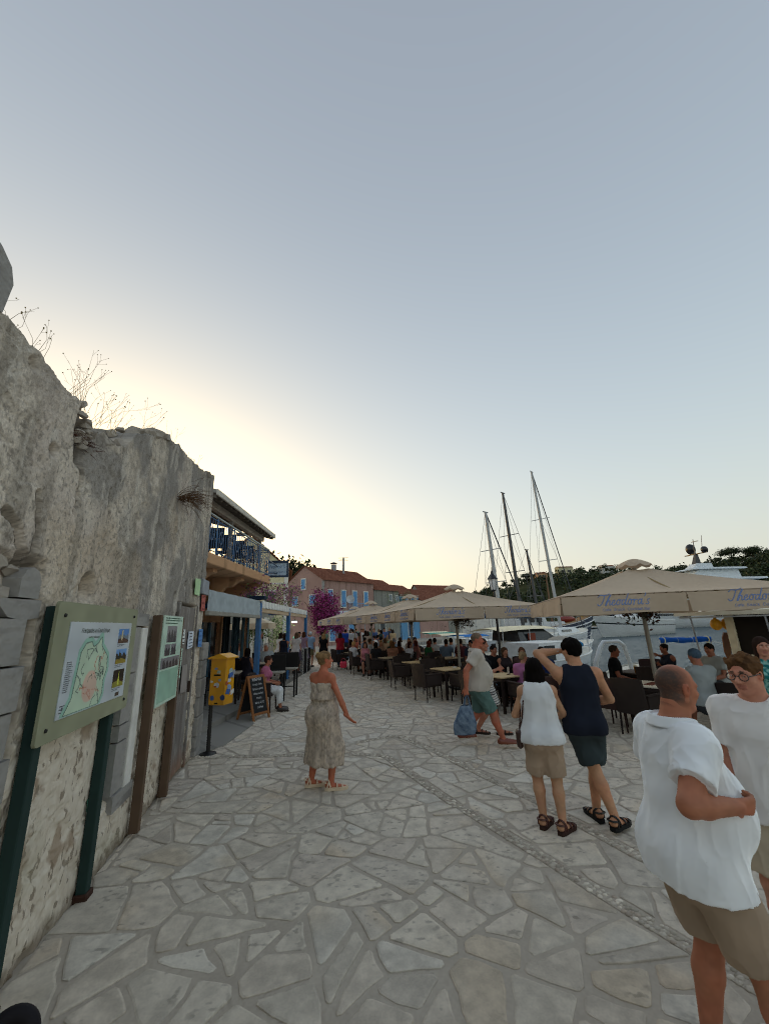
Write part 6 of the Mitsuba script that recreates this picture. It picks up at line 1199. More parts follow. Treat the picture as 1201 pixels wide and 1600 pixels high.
        return V, F, C

def ik(a, c, l1, l2, pole):
    a, c = np.asarray(a, float), np.asarray(c, float); d = c - a; L = np.linalg.norm(d); L_ = min(L, (l1 + l2) * 0.999); u = d / (L + 1e-9); c = a + u * L_
    x = (l1 * l1 - l2 * l2 + L_ * L_) / (2 * L_); y = math.sqrt(max(0, l1 * l1 - x * x)); p = np.asarray(pole, float); p = unit(p - u * (p @ u)); return a + u * x + p * y, c
def hexs(*h): return [hexc(x) for x in h]

class Figure:
    def __init__(s, name_label, pos, face, H=1.7, sex='f', skin='b98566', yaw=0.0, pitch=0.0, lean=(0, 0), feet=None, toes=None, hands=(None, None), poles=(None, None), palm=(None, None), seat=None, fat=0.0, lod=1, zoff=0.012, group=None, pel=None, twist=0.0, curl=0.5, knees=None, heel=(0, 0), sw=None):
        s.t = thing('person', name_label, 'person', group); s.H, s.lod, s.sex, s.fat = H, lod, sex, fat; s.pos = np.array([pos[0], pos[1], zoff + (0.13 if (pos[0] < -3.75 and 8.6 < pos[1] < 21.2) else 0)]); f = unit([face[0], face[1], 0]); s.R = np.stack([[f[1], -f[0], 0], f, [0, 0, 1]], 1)
        s.skin = hexc(skin); s.hb = {0: 0.007, 1: 0.012, 1.5: 0.017, 2: 0.026}[lod]; s.hh = {0: 0.0038, 1: 0.0055, 1.5: 0.0085, 2: 0.014}[lod]; s.hand_h = {0: 0.0036, 1: 0.0055, 1.5: 0.007, 2: 0.010}[lod]; s.curl = curl
        zh = (0.525 * H if pel is None else pel) if seat is None else seat + 0.09; s.hip = np.array([0, 0, zh]) if seat is None else np.array([0, -0.05, zh]); s.sp = unit([lean[0], lean[1], 1.0]); T = rotz(twist); rx = T @ [1, 0, 0]; fy = T @ [0, 1.0, 0]; s.rx, s.fy = rx, fy
        m = sex == 'm'; sw = (sw or (0.106 if m else 0.090)) * H; hw = 0.050 * H
        s.hips = [s.hip + [-hw, 0, -0.01], s.hip + [hw, 0, -0.01]]; s.waist = s.hip + s.sp * 0.10 * H; s.chest = s.hip + s.sp * 0.20 * H; s.neck = s.hip + s.sp * 0.305 * H
        s.sh = [s.neck - s.sp * 0.036 * H - rx * sw - fy * 0.01, s.neck - s.sp * 0.036 * H + rx * sw - fy * 0.01]
        if feet is None: feet = [(-0.10, 0.0), (0.10, 0.03)] if seat is None else [(-0.11, 0.36), (0.11, 0.40)]
        s.toes = toes or (0.12, -0.12); s.leg = []; ah = 0.047 * H
        for i in (0, 1):
            fz = heel[i]; a = np.array([feet[i][0], feet[i][1], ah + fz]); pole = np.array([0.12 * (2 * i - 1), 1.0, 0.15]) if knees is None else np.array(knees[i]); k, a = ik(s.hips[i], a, 0.245 * H, 0.238 * H, pole); s.leg.append((k, a))
        s.arm = []
        for i in (0, 1):
            sg = 2 * i - 1; tgt = s.hip + rx * sg * (sw + 0.05) + fy * 0.06 + [0, 0, -0.06 * H + 0.0] if hands[i] is None else np.array(hands[i], float)
            if seat is not None and hands[i] is None: tgt = s.hip + np.array([sg * 0.12, 0.30, 0.12])
            e, w = ik(s.sh[i], tgt, 0.172 * H, 0.148 * H, (rx * sg * 0.5 - fy * 1.0 - np.array([0, 0, 0.3])) if poles[i] is None else np.array(poles[i], float)); s.arm.append((e, w))
        s.palm = palm; s.hs = 0.131 * H; cy, sy, cp, sp_ = math.cos(yaw), math.sin(yaw), math.cos(pitch), math.sin(pitch); hf = T @ rotz(yaw) @ np.array([0, cp, sp_]); hr = T @ rotz(yaw) @ [1.0, 0, 0]; s.HR = np.stack([hr, hf, np.cross(hr, hf)], 1); s.hc = s.neck + s.sp * 0.035 * H + fy * 0.012 * H + s.HR @ [0, 0.10 * s.hs, 0.50 * s.hs]
    def hp(s, x, y, z): return s.hc + s.HR @ (np.array([x, y, z]) * s.hs)
    def allpts(s): return np.array([s.hip, s.neck, *s.sh, *s.hips, *[p for l in s.leg for p in l], *[p for a in s.arm for p in a]])
    def torso(s, F, g=0.0, k=0.06, col=0, top=True, bare=False):
        H, fl = s.H, (s.fy, (0.66 if s.sex == 'f' else 0.70) + 0.15 * s.fat); m = s.sex == 'm'; w = 1 + s.fat * 0.16
        F.rc(s.hip, s.waist, (0.090 if m else 0.096) * H * w + g, (0.078 if m else 0.066) * H * w + g, k, col, fl); F.rc(s.waist, s.chest, (0.078 if m else 0.066) * H * w + g, (0.092 if m else 0.076) * H + g, k, col, fl)
        F.rc(s.chest, s.chest + s.sp * 0.055 * H, (0.092 if m else 0.076) * H + g, (0.072 if m else 0.062) * H + g, k, col, fl)
        for i in (0, 1):
            e_ = s.sh[i] if not bare else s.sh[i] * 0.80 + s.neck * 0.20 - s.sp * 0.006 * H
            F.rc(e_ - s.sp * (0.03 * H if bare else 0), s.chest + s.rx * (2 * i - 1) * 0.045 * H + s.sp * 0.03 * H, (0.036 if not bare else 0.030) * H + g, 0.055 * H + g, k * (0.5 if bare else 1), col)
            if top: F.rc(s.neck - s.sp * 0.008 * H, e_, 0.029 * H + g, (0.032 if not bare else 0.022) * H + g, k * (0.6 if not bare else 0.3), col)
        if not m:
            for i in (-1, 1): F.el(s.chest + s.rx * i * 0.042 * H + s.fy * 0.050 * H - s.sp * 0.005, (0.045 * H + g, 0.042 * H + g, 0.045 * H + g), k=0.04, col=col)
        for i in (-1, 1): F.el(s.hip + np.array([i * 0.045 * H, -0.045 * H, -0.012 * H]), (0.058 * H + g * 1.5, (0.060 - 0.012 * min(s.fat, 1)) * H + g * 1.5, 0.065 * H + g * 1.5), k=k, col=col)
        if s.fat > 0: F.el(s.hip + s.sp * 0.085 * H + s.fy * (0.035 + 0.045 * s.fat) * H, ((0.090 + 0.010 * s.fat) * H + g, (0.075 + 0.035 * s.fat) * H + g, 0.115 * H + g), k=0.08, col=col)
    def body(s, extra=None, lip='8f4f45', brow='33251d', smile=False):
        H = s.H; P = s.allpts(); F = Field(P.min(0) - 0.22, P.max(0) + 0.25, s.hb); cols = [s.skin]
        s.torso(F, 0.0); F.rc(s.neck - s.sp * 0.02 * H, s.hp(0, -0.08, -0.30), 0.036 * H * (1.12 if s.sex == 'm' else 0.92), 0.034 * H * (1.12 if s.sex == 'm' else 0.92), 0.035, 0)
        th = 1 + 0.1 * s.fat + (0.04 if s.sex == 'f' else 0)
        for i in (0, 1):
            k_, a = s.leg[i]; hp_ = s.hips[i]; F.rc(hp_, k_, 0.053 * H * th, 0.034 * H * th, 0.04, 0); sh_ = unit(a - k_); back = unit(np.array([0, -1, 0]) - sh_ * (sh_ @ np.array([0, -1.0, 0])) + 1e-6)
            F.rc(k_, k_ + (a - k_) * 0.35 + back * 0.010, 0.032 * H * th, 0.034 * H * th, 0.02, 0); F.rc(k_ + (a - k_) * 0.35 + back * 0.010, a, 0.034 * H * th, 0.021 * H, 0.02, 0)
            td = rotz(s.toes[i]) @ np.array([0, 1.0, 0]); F.rc(a + [0, 0, -0.012 * H] - td * 0.022 * H, a + td * 0.095 * H + [0, 0, -0.034 * H], 0.026 * H, 0.016 * H, 0.015, 0, ([0, 0, 1], 0.8)); F.rc(a + td * 0.06 * H + [0, 0, -0.03 * H], a + td * 0.115 * H + [0, 0, -0.036 * H], 0.022 * H, 0.014 * H, 0.012, 0, ([0, 0, 1], 0.6))
            e, w = s.arm[i]; am = (1.0 if s.sex == 'm' else 0.82) * (1 + 0.18 * s.fat); F.rc(s.sh[i], e, 0.032 * H * am, 0.0245 * H * am, 0.03, 0); F.rc(e, e + (w - e) * 0.3, 0.0245 * H * am, 0.0255 * H * am, 0.015, 0); F.rc(e + (w - e) * 0.3, w, 0.0255 * H * am, 0.0165 * H * am, 0.015, 0)
        parts = []
        if s.lod == 2: s.face(F, False); 
        parts.append(F.mesh(cols))
        if s.lod < 2:
            cols2 = [s.skin, hexc(lip) * 0.5 + s.skin * 0.5, hexc(brow), hexc('d8d4cc'), hexc('2a1c14'), s.skin * np.array([1.02, 0.86, 0.82]), np.array(s.skin) * 0.45 + hexc('6f675f') * 0.3]
            G = Field(s.hc - 0.62 * s.hs - 0.03, s.hc + 0.62 * s.hs + 0.03, s.hh); s.face(G, True, smile); G.rc(s.neck - s.sp * 0.0, s.hp(0, -0.08, -0.30), 0.036 * H * (1.10 if s.sex == 'm' else 0.90), 0.034 * H * (1.10 if s.sex == 'm' else 0.90), 0.03, 0)
            if extra: extra(G)
            parts.append(G.mesh(cols2))
        for i in (0, 1): parts.append(s.hand(i))
        if getattr(s, 'scalp', None) is not None:
            v, f, c = parts[1]; q = (v - s.hc) @ s.HR / s.hs; nz = meshkit.fbm(q * [30, 30, 30], 3, 4); cl = lambda x: np.clip(x, 0, 1); rad = np.linalg.norm(q - [0, -0.05, 0.12], axis=1)
            mk = cl((0.16 - q[:, 1]) / 0.38) * cl((0.54 - q[:, 2]) / 0.20) * cl((q[:, 2] + 0.40 + 0.25 * np.clip(q[:, 1] + 0.1, 0, 1)) / 0.18) * (np.abs(q[:, 0]) < 0.36 + 0.0 * rad) * (1 - 0.9 * ((np.abs(q[:, 0]) > 0.325) & (q[:, 1] > -0.14) & (q[:, 2] < 0.12)))
            mk = cl(mk * 1.0 * (0.55 + 0.9 * nz)); c = c * (1 - 0.92 * mk[:, None]) + s.scalp * (0.4 + 1.2 * nz)[:, None] * 0.92 * mk[:, None]; parts[1] = (v, f, c)
        V, FF, C, n = [], [], [], 0
        for v, f, c in parts: V.append(v); FF.append(f + n); C.append(c); n += len(v)
        V = np.vstack(V); mo = meshkit.fbm(V * 30, 3, 2) - 0.5; rd = meshkit.fbm(V * 9, 2, 6) - 0.5; C = np.vstack(C) * np.stack([1 + 0.35 * mo + 0.10 * rd, 1 + 0.42 * mo - 0.22 * rd, 1 + 0.42 * mo - 0.22 * rd], 1)
        s.emit('body', V, np.vstack(FF), np.clip(C, 0, 1), 'skin'); return s
    def face(s, F, fine, smile=False):
        h, p, R = s.hs, s.hp, s.HR; e = lambda c, r, k=0.1, col=0, op='u': F.el(p(*c), np.array(r) * h, R, k * h, col, op); r_ = lambda a, b, ra, rb, k=0.06, col=0, op='u': F.rc(p(*a), p(*b), ra * h, rb * h, k * h, col, None, op)
        fw = 1.06 if s.sex == 'm' else 1.0
        e((0, -0.05, 0.14), (0.325, 0.41, 0.36)); e((0, 0.08, -0.14), (0.255 * fw, 0.285, 0.33), 0.15)
        for sg in (-1, 1): r_((sg * 0.22 * fw, -0.04, -0.22), (sg * 0.07, 0.22, -0.43), 0.075, 0.075, 0.12); e((sg * 0.335, -0.03, -0.02), (0.04, 0.085, 0.125), 0.04, 5 if fine else 0)
        e((0, 0.25, -0.43), (0.095, 0.08, 0.075), 0.1); r_((0, 0.35, 0.05), (0, 0.455, -0.13), 0.035, 0.055, 0.08)
        if not fine: return
        for sg in (-1, 1):
            e((sg * 0.15, 0.235, -0.12), (0.11, 0.09, 0.10), 0.12); r_((sg * 0.06, 0.33, 0.085), (sg * 0.20, 0.285, 0.075), 0.05, 0.045, 0.08); e((sg * 0.05, 0.40, -0.15), (0.042, 0.05, 0.035), 0.04)
            e((sg * 0.145, 0.415, 0.0), (0.085, 0.07, 0.055), 0.08, None, 's'); e((sg * 0.145, 0.288, 0.0), (0.060, 0.062, 0.050), 0.01, 0); e((sg * 0.145, 0.345, -0.002), (0.046, 0.03, 0.014), 0, 3, 'p'); e((sg * 0.143, 0.35, 0.0), (0.018, 0.03, 0.017), 0, 4, 'p')
            r_((sg * 0.10, 0.340, 0.024), (sg * 0.195, 0.312, 0.018), 0.013, 0.012, 0.015, 5); r_((sg * 0.075, 0.372, 0.095), (sg * 0.205, 0.312, 0.098), 0.017, 0.011, 0.02, 2); e((sg * 0.345, 0.0, -0.01), (0.025, 0.045, 0.07), 0.02, None, 's')
        r_((-0.085, 0.335, -0.255), (0.085, 0.335, -0.255), 0.026, 0.026, 0.03, 1); r_((-0.07, 0.335, -0.30), (0.07, 0.335, -0.30), 0.030, 0.030, 0.03, 1); r_((0, 0.36, -0.252), (0, 0.365, -0.30), 0.025, 0.028, 0.03, 1)
        r_((-0.09, 0.375, -0.278), (0.09, 0.375, -0.278), 0.008, 0.008, 0.008, None, 's')
    def hand(s, i):
        H = s.H; sc = H / 1.76 * (1.0 if s.sex == 'm' else 0.9); e, w = s.arm[i]; d = unit(w - e); sg = 2 * i - 1
        if s.palm[i] is not None: n = unit(np.asarray(s.palm[i][0], float)); d = unit(d * (1 - s.palm[i][1]) + n * s.palm[i][1]) if len(s.palm[i]) > 1 else d; n = unit(n - d * (n @ d)) if abs(n @ d) < 0.95 else unit(np.cross(d, s.rx))
        else: n = unit(-s.rx * sg + 0.2 * s.fy); n = unit(n - d * (n @ d))
        t = np.cross(d, n) * (1 if i == 0 else -1)           # towards the thumb
        if s.palm[i] is not None and len(s.palm[i]) > 2: t = t * s.palm[i][2]
        F = Field(w - 0.21 * sc, w + 0.23 * sc, s.hand_h); q = lambda a, b, c: w + (d * a + t * b + n * c) * sc; k = 0.012 * sc
        F.rc(w - d * 0.05, w, 0.0165 * H * (1 if s.sex == 'm' else 0.82), 0.0155 * H * (1 if s.sex == 'm' else 0.82), 0.01, 0)
        for j, (b, L) in enumerate([(0.030, 0.074), (0.010, 0.082), (-0.010, 0.076), (-0.029, 0.060)]):
            kn = q(0.095 - 0.004 * abs(j - 1), b, -0.003); F.rc(q(0.0, b * 0.6, 0.0), kn, 0.0155 * sc, 0.0125 * sc, k, 0); cur = s.curl * (0.75 + 0.22 * j); p_, ang = kn, cur * 0.55; r0 = 0.0098 * sc
            for g, fr in enumerate((0.46, 0.30, 0.24)):
                dd = d * math.cos(ang) + n * math.sin(ang) + t * (0.07 * (1.5 - j)); p2 = p_ + unit(dd) * L * fr * sc; F.rc(p_, p2, r0, r0 * 0.92, 0.003, 0); p_, r0, ang = p2, r0 * 0.92, ang + cur * 0.75
        a0, a1 = q(0.022, 0.024, 0.006), q(0.058, 0.055, 0.018); F.rc(q(0.01, 0.01, 0.003), a0, 0.016 * sc, 0.016 * sc, k, 0); F.rc(a0, a1, 0.0155 * sc, 0.0115 * sc, 0.006, 0); F.rc(a1, q(0.092, 0.066, 0.026), 0.0115 * sc, 0.0095 * sc, 0.003, 0)
        return F.mesh([s.skin])
    def emit(s, name, v, f, c, m, smooth=True, fold=None, label=None):
        if len(v) == 0: return None
        if fold is not None:
            amp, fr, seed = fold; me = trimesh.Trimesh(v, f, process=False); rg = 1 - np.abs(2 * meshkit.fbm(v * fr + 3.0 * (meshkit.fbm(v * np.asarray(fr) * 0.35, 2, seed + 7) - 0.5)[:, None], 2, seed) - 1); v = v + me.vertex_normals * (amp * (0.9 * rg ** 3 - 0.45 + 0.5 * (meshkit.fbm(v * fr * 0.6, 2, seed + 3) - 0.5)))[:, None]
        key = put(s.t + '__' + name, v @ s.R.T + s.pos, f, np.broadcast_to(np.asarray(c, float), v.shape).copy(), m, smooth)
        if label: tag_part(key, label)
        return key
    def cloth(s, name, build, col, fold=(0.012, np.array([14, 14, 5.0]), 3), m='cloth', h=None, pattern=None, label=None, clips=()):
        P = s.allpts(); F = Field(P.min(0) - 0.30, P.max(0) + 0.30, h or s.hb * 1.0); build(F)
        for c_, n_ in clips: F.clip(c_, n_)
        v, f, c = F.mesh(None); c = np.broadcast_to(np.asarray(col, float), v.shape).copy()
        if pattern is not None: c = pattern(v, c)
        if s.lod == 2 and fold is not None: fold = (fold[0] * 0.8, fold[1], fold[2])
        return s.emit(name, v, f, c, m, True, fold, label)
    def shirt(s, col, sleeve=0.55, hem=-0.03, g=0.014, name='shirt', neck_r=0.060, neck_dz=0.012, collar=False, loose=0.0, vneck=0.0, hem_flare=0.0, strap=0.004, **k):
        H = s.H
        def b(F):
            s.torso(F, g + loose * 0.4, 0.06, 0)
            lo = s.hip + np.array([0, 0, hem * H - 0.03]); w = 1 + s.fat * 0.14; F.rc(s.waist, lo, 0.085 * H * w + g + loose, (0.098 + hem_flare) * H * w + g + 0.016 + loose, 0.06, 0, (s.fy, 0.72 + 0.18 * s.fat))
            for i in (0, 1):
                e, _ = s.arm[i]
                if sleeve > 0: am = (1 if s.sex == 'm' else 0.85) * (1 + 0.15 * s.fat); F.rc(s.sh[i], s.sh[i] + (e - s.sh[i]) * sleeve, 0.037 * H * am + g, 0.034 * H * am + g + 0.006 + loose * 0.3, 0.03, 0, None, 'u', True)
                else: F.clip(s.sh[i] + s.rx * (2 * i - 1) * strap * H, s.rx * (2 * i - 1) + s.sp * 0.30)
            F.rc(s.neck + s.sp * (neck_dz + 0.03) * H, s.neck + s.sp * 0.2 * H + s.fy * 0.02, neck_r * 0.72 * H, neck_r * H, 0.01, None, None, 's'); F.el(s.neck + s.sp * (0.03 + neck_dz) * H + s.fy * 0.03 * H, (neck_r * 0.72 * H, 0.045 * H, 0.036 * H), None, 0.01, None, 's')
            if vneck: F.rc(s.neck + s.fy * 0.07 * H, s.neck - s.sp * vneck * H + s.fy * 0.11 * H, 0.03 * H, 0.008 * H, 0.01, None, None, 's')
        key = s.cloth(name, b, col, clips=[(s.hip + [0, 0, hem * H], (0, -0.06, -1))] + ([(s.neck + s.sp * 0.020 * H, s.sp)] if collar else []), **k)
        if collar:
            m = MB(col)
            a = np.linspace(0.35, 2 * PI - 0.35, 27) + PI / 2; r = 0.047 * H * (1.12 if s.sex == 'm' else 0.95); c = s.neck + s.sp * 0.010 * H - s.fy * 0.004 * H; dip = lambda t_: -0.030 * max(0, math.sin(t_)) ** 1.5
            P = [[c + s.rx * math.cos(t_) * rr * 1.04 + s.fy * math.sin(t_) * rr + s.sp * (zz + dip(t_)) for t_ in a] for rr, zz in ((r * 1.10, -0.03), (r * 1.04, 0.026), (r * 1.07, 0.032), (r * 1.14, 0.030), (r * 1.30, -0.008), (r * 1.33, -0.014), (r * 1.28, -0.018), (r * 1.12, 0.018))]
            m.grid(np.array(P)); v, f, cc = m.arr(); s.emit('collar', v, f, cc, 'cloth', True)
        return key
    def shorts(s, col, leg=0.75, g=0.013, flare=0.012, waist=0.035, name='shorts', **k):
        H = s.H; w = 1 + 0.2 * s.fat
        def b(F):
            F.rc(s.hip + s.sp * waist * H, s.hip - [0, 0, 0.02 * H], 0.082 * H * w + g, 0.094 * H * w + g, 0.05, 0, (s.fy, 0.74))
            for i in (-1, 1): F.el(s.hip + np.array([i * 0.045 * H, -0.042 * H, -0.012 * H]), (0.058 * H + g, 0.060 * H + g, 0.065 * H + g), k=0.05, col=0)
            for i in (0, 1):
                k_, a = s.leg[i]; e = s.hips[i] + (k_ - s.hips[i]) * min(leg, 1.0)
                F.rc(s.hips[i] + [0, 0, -0.01], e, 0.058 * H * w + g, (0.053 * (1 - min(leg, 1)) + 0.036 * min(leg, 1)) * H * w + g + flare, 0.03, 0, None, 'u', leg <= 1.0)
                if leg > 1.0: e2 = k_ + (a - k_) * (leg - 1.0); F.rc(k_, e2, 0.040 * H + g, 0.030 * H + g + flare, 0.03, 0, None, 'u', True)
        return s.cloth(name, b, col, clips=[(s.hip + s.sp * (waist + 0.03) * H, s.sp)], **k)
    def skirt(s, col, hem, g=0.014, flare=0.05, top=0.10, name='skirt', torso=False, **k):
        H = s.H
        def b(F):
            if torso: s.torso(F, 0.011, 0.06, 0, top=False); F.clip(s.chest - s.sp * 0.01 * H, s.sp)
            F.rc(s.hip + s.sp * top * H, s.hip, 0.068 * H + g, 0.098 * H + g, 0.04, 0, (s.fy, 0.75)); c = (s.leg[0][0] + s.leg[1][0]) / 2; lo = np.array([(s.hip[0] + c[0]) / 2, (s.hip[1] + c[1]) / 2, hem])
            for i in (-1, 1): F.el(s.hip + np.array([i * 0.045 * H, -0.045 * H, -0.012 * H]), (0.058 * H + g, 0.060 * H + g, 0.065 * H + g), k=0.05, col=0)
            if s.hip[2] > 0.7: F.rc(s.hip, lo, 0.098 * H + g, (0.098 + flare) * H + g, 0.06, 0, (s.fy, 0.80))
            for i in (0, 1):
                k_, a = s.leg[i]; z = np.clip((k_[2] - hem) / max(0.05, k_[2] - a[2]), 0, 1); F.rc(s.hips[i], k_, 0.065 * H + g, 0.055 * H + g, 0.08, 0); F.rc(k_, k_ + (a - k_) * z, 0.055 * H + g, 0.058 * H + g, 0.10, 0)
        return s.cloth(name, b, col, clips=[((0, 0, hem), (0.0, 0, -1))], **k)
    def shoes(s, col, kind='shoe', sole='2a2522'):
        H = s.H
        for i in (0, 1):
            a = s.leg[i][1]; td = rotz(s.toes[i]) @ np.array([0, 1.0, 0]); sd = np.cross(td, [0, 0, 1.0]); z0 = -a[2] if a[2] < 0.06 * H else -0.047 * H; up = np.array([0, 0, 1.0]); base = a + up * z0
            L = lambda x, y, z: base + td * x * H + sd * y * H + up * z
            outl = [(-0.045, 0.014), (-0.045, -0.014), (-0.02, -0.023), (0.03, -0.023), (0.08, -0.030), (0.115, -0.022), (0.128, 0.0), (0.118, 0.020), (0.08, 0.028), (0.03, 0.022), (-0.02, 0.022)]
            Rf = np.stack([td, sd, up], 1) if np.linalg.det(np.stack([td, sd, up], 1)) > 0 else np.stack([td, -sd, up], 1)
            thick = 0.032 if kind == 'sandal' else 0.02
            MB(hexc(sole)).prism(Polygon(np.array(outl) * H).buffer(0.004), -0.004, thick, s.R @ Rf, s.R @ base + s.pos).put(s.t + '__sole', 'plain')
            if kind == 'shoe':
                F = Field(a - 0.25, a + 0.25, s.hb * 0.7); F.rc(L(-0.024, 0, 0.045), L(0.085, 0, 0.028), 0.034 * H, 0.026 * H, 0.02, 0, None); F.rc(L(0.03, 0, 0.03), L(0.098, 0, 0.026), 0.030 * H, 0.026 * H, 0.02, 0); F.rc(a + [0, 0, 0.045], a + [0, 0, 0.16], 0.03 * H, 0.05 * H, 0.005, None, None, 's'); F.clip(base + up * 0.012, -up); v, f, _ = F.mesh(None); s.emit('shoe', v, f, col, 'gloss')
            else:
                m = MB(col)
                for x, zz, r, tilt in ((0.085, 0.030, 0.027, 0.0), (0.045, 0.052, 0.027, 0.0), (-0.005, 0.085, 0.025, -0.3)): m.tube([L(x + tilt * 0.05 * math.sin(t_), r * 1.12 * math.cos(t_), thick + (zz + 0.012 - thick) * 1.25 * max(0, math.sin(t_)) ** 0.7) for t_ in np.linspace(0, PI, 13)], 0.0095, 6)
                m.tube([L(-0.035 + 0.0 * t_, 0, 0) + td * (-0.008 * H) * math.cos(t_) * 0 + sd * 0.026 * H * math.cos(t_) - td * 0.018 * H * math.sin(t_) + up * 0.088 for t_ in np.linspace(0, PI, 9)], 0.009, 6)
                for sg in (-1, 1): m.tube([L(-0.03, sg * 0.024, thick), L(-0.02, sg * 0.027, 0.09)], 0.009, 6)
                v, f, cc = m.arr(); s.emit('sandal_strap', v, f, cc, 'gloss', False)
    def hair(s, col, style='short', amp=0.05, fr=40, thick=0.035, col2=None):
        h, p, R = s.hs, s.hp, s.HR; rad = {'long': 0.9, 'bob': 0.75}.get(style, 0.62) * h + 0.05; F = Field(s.hc - [rad + 0.1, rad + 0.1, (1.35 if style == 'long' else 0.95) * h], s.hc + rad + 0.06, max(s.hh, 0.0042)); e = lambda c, r, k=0.08, op='u': F.el(p(*c), np.array(r) * h, R, k * h, 0, op); t = thick
        e((0, -0.055, 0.15), (0.325 + t, 0.41 + t, 0.36 + t))
        if style == 'none': return
        if style == 'balding':
            F.clip(p(0, -0.16, 0.0), R @ unit([0, 0.95, 0.1])); F.clip(p(0, -0.1, 0.30), R @ unit([0, 0.15, 1])); F.clip(p(0, 0, -0.2), R @ unit([0, 0.0, -1]))
        elif style == 'buzz': F.clip(p(0, 0.26, 0.24), R @ unit([0, 0.80, -0.45])); F.clip(p(0, 0.0, -0.16), R @ unit([0, 0.5, -1]))
        else:
            if style == 'curly':
                for j in range(120): a = RK.uniform(0, 2 * PI); zz = RK.uniform(-0.15, 1.0); rr = math.sqrt(max(0, 1 - zz * zz)); e((0.33 * rr * math.cos(a), -0.06 + 0.42 * rr * math.sin(a), 0.16 + 0.37 * zz), np.full(3, RK.uniform(0.035, 0.065)), 0.015)
                for j in range(22): e((RK.uniform(-0.27, 0.27), RK.uniform(0.22, 0.31), RK.uniform(0.33, 0.44)), (0.05, 0.07, 0.045), 0.015)
            if style in ('short', 'curly', 'bun'): e((0, -0.12, -0.10), (0.30 + t * 0.5, 0.33 + t * 0.5, 0.24), 0.12)
            if style == 'bun': e((0, -0.42, 0.26), (0.19, 0.18, 0.19), 0.05); e((0.1, -0.40, 0.40), (0.10, 0.10, 0.1), 0.06)
            if style == 'ponytail': e((0, -0.12, -0.10), (0.30, 0.33, 0.26), 0.12); F.rc(p(0, -0.42, 0.0), p(0.02, -0.50, -0.75), 0.10 * h, 0.05 * h, 0.05 * h, 0)
            if style in ('bob', 'long'):
                lo = -0.62 if style == 'bob' else -1.15
                F.rc(p(0, -0.16, 0.05), p(0, -0.22, lo + 0.22), (0.40 if style == 'bob' else 0.37) * h, (0.48 if style == 'bob' else 0.30) * h, 0.08 * h, 0, (R[:, 1], 0.66))
                for sg in (-1, 1): F.rc(p(sg * 0.33, -0.02, 0.15), p(sg * (0.40 if style == 'bob' else 0.32), -0.04, lo + 0.22), 0.10 * h, 0.09 * h, 0.06 * h, 0)
            lowz = {'bob': -0.66, 'long': -1.2}.get(style, -0.36)
            F.rc(p(0, 0.30, -0.6), p(0, 0.42, 0.02), 0.30 * h, 0.235 * h, 0.03 * h, None, None, 's'); F.el(p(0, 0.50, 0.10), np.array([0.24, 0.26, 0.20]) * h, R, 0.04 * h, None, 's')
            for sg in (-1, 1):
                if style in ('short', 'curly', 'bun', 'ponytail'): F.el(p(sg * 0.36, 0.10, -0.18), np.array([0.12, 0.20, 0.26]) * h, R, 0.03 * h, None, 's')
            F.clip(p(0, 0, lowz), R @ unit([0, 0.1, -1]))
        v, f, _ = F.mesh(None)
        if not len(v): return
        me = trimesh.Trimesh(v, f, process=False); loc = (v - s.hc) @ R; fq = np.array([fr, fr * 0.6, fr * 0.25]) if style in ('bob', 'long', 'ponytail') else np.array([fr, fr, fr * 0.5]); d = meshkit.fbm(loc * fq, 3, 5) - 0.5
        c = np.asarray(col) * (1 + 1.0 * d)[:, None]
        if col2 is not None: c = c * 0.5 + 0.5 * np.where((meshkit.fbm(loc * [60, 20, 20], 2, 9) > 0.5)[:, None], c, np.asarray(col2))
        s.emit('hair', v + me.vertex_normals * (d * amp * h)[:, None], f, np.clip(c, 0.002, 1), 'hair')
    def loc(s, p): return s.R @ np.asarray(p) + s.pos
def prop(s, name, mb, m='plain', smooth=False): v, f, c = mb.arr(); return s.emit(name, v, f, c, m, smooth)
# --- lady in the long dress
s = Figure('woman in a strapless ruffled beige midi dress standing with her back turned', (-0.90, 5.86), (0.55, 0.84), 1.64, 'f', 'b0694f', yaw=-0.62, pitch=0.06, feet=[(-0.17, -0.02), (0.13, 0.02)], toes=(-0.75, -0.85), hands=(None, (0.34, 0.10, 0.83)), poles=(None, (0.6, -0.6, 0.1)), palm=(None, ((0.25, 0.5, -0.2), 0.55)), lod=1, fat=0.25, curl=0.15)
s.body(lip='9a4a40', brow='6b5030'); s.hair(hexc('84694a'), 'bun', 0.09, 40, 0.03, hexc('463628'))
def pat(v, c): a = meshkit.fbm(v * [34, 34, 14], 3, 4); b = meshkit.fbm(v * [70, 70, 34], 2, 8); t = np.clip((a - 0.5) * 3 + 0.5, 0, 1)[:, None]; c = hexc('a3968a') * (1 - t) + hexc('c2b3a2') * t; return np.where((b < 0.40)[:, None], c * 0.72, c)
H = s.H
def bod(F):
    s.torso(F, 0.014, 0.06, 0, top=False); F.rc(s.chest - s.sp * 0.02, s.chest - s.sp * 0.15, 0.090 * H, 0.112 * H, 0.03, 0, (s.fy, 0.84), 'u', True)
s.cloth('ruffle_top', bod, hexc('b3a18e'), (0.022, np.array([30, 30, 3.0]), 6), pattern=pat, clips=[(s.chest + s.sp * 0.032 * H, s.sp), (s.chest - s.sp * 0.088 * H, -s.sp)])
s.skirt(hexc('a8978a'), 0.27, flare=0.052, top=0.15, torso=True, name='dress', fold=(0.030, np.array([20, 20, 1.4]), 7), pattern=pat); s.shoes(hexc('d2c3ac'), 'sandal', 'cbb99f')
prop(s, 'hair_clip', MB(hexc('c9b678')).ball(s.hp(-0.12, -0.44, 0.42), 0.022, 8, 6), 'gloss', True)
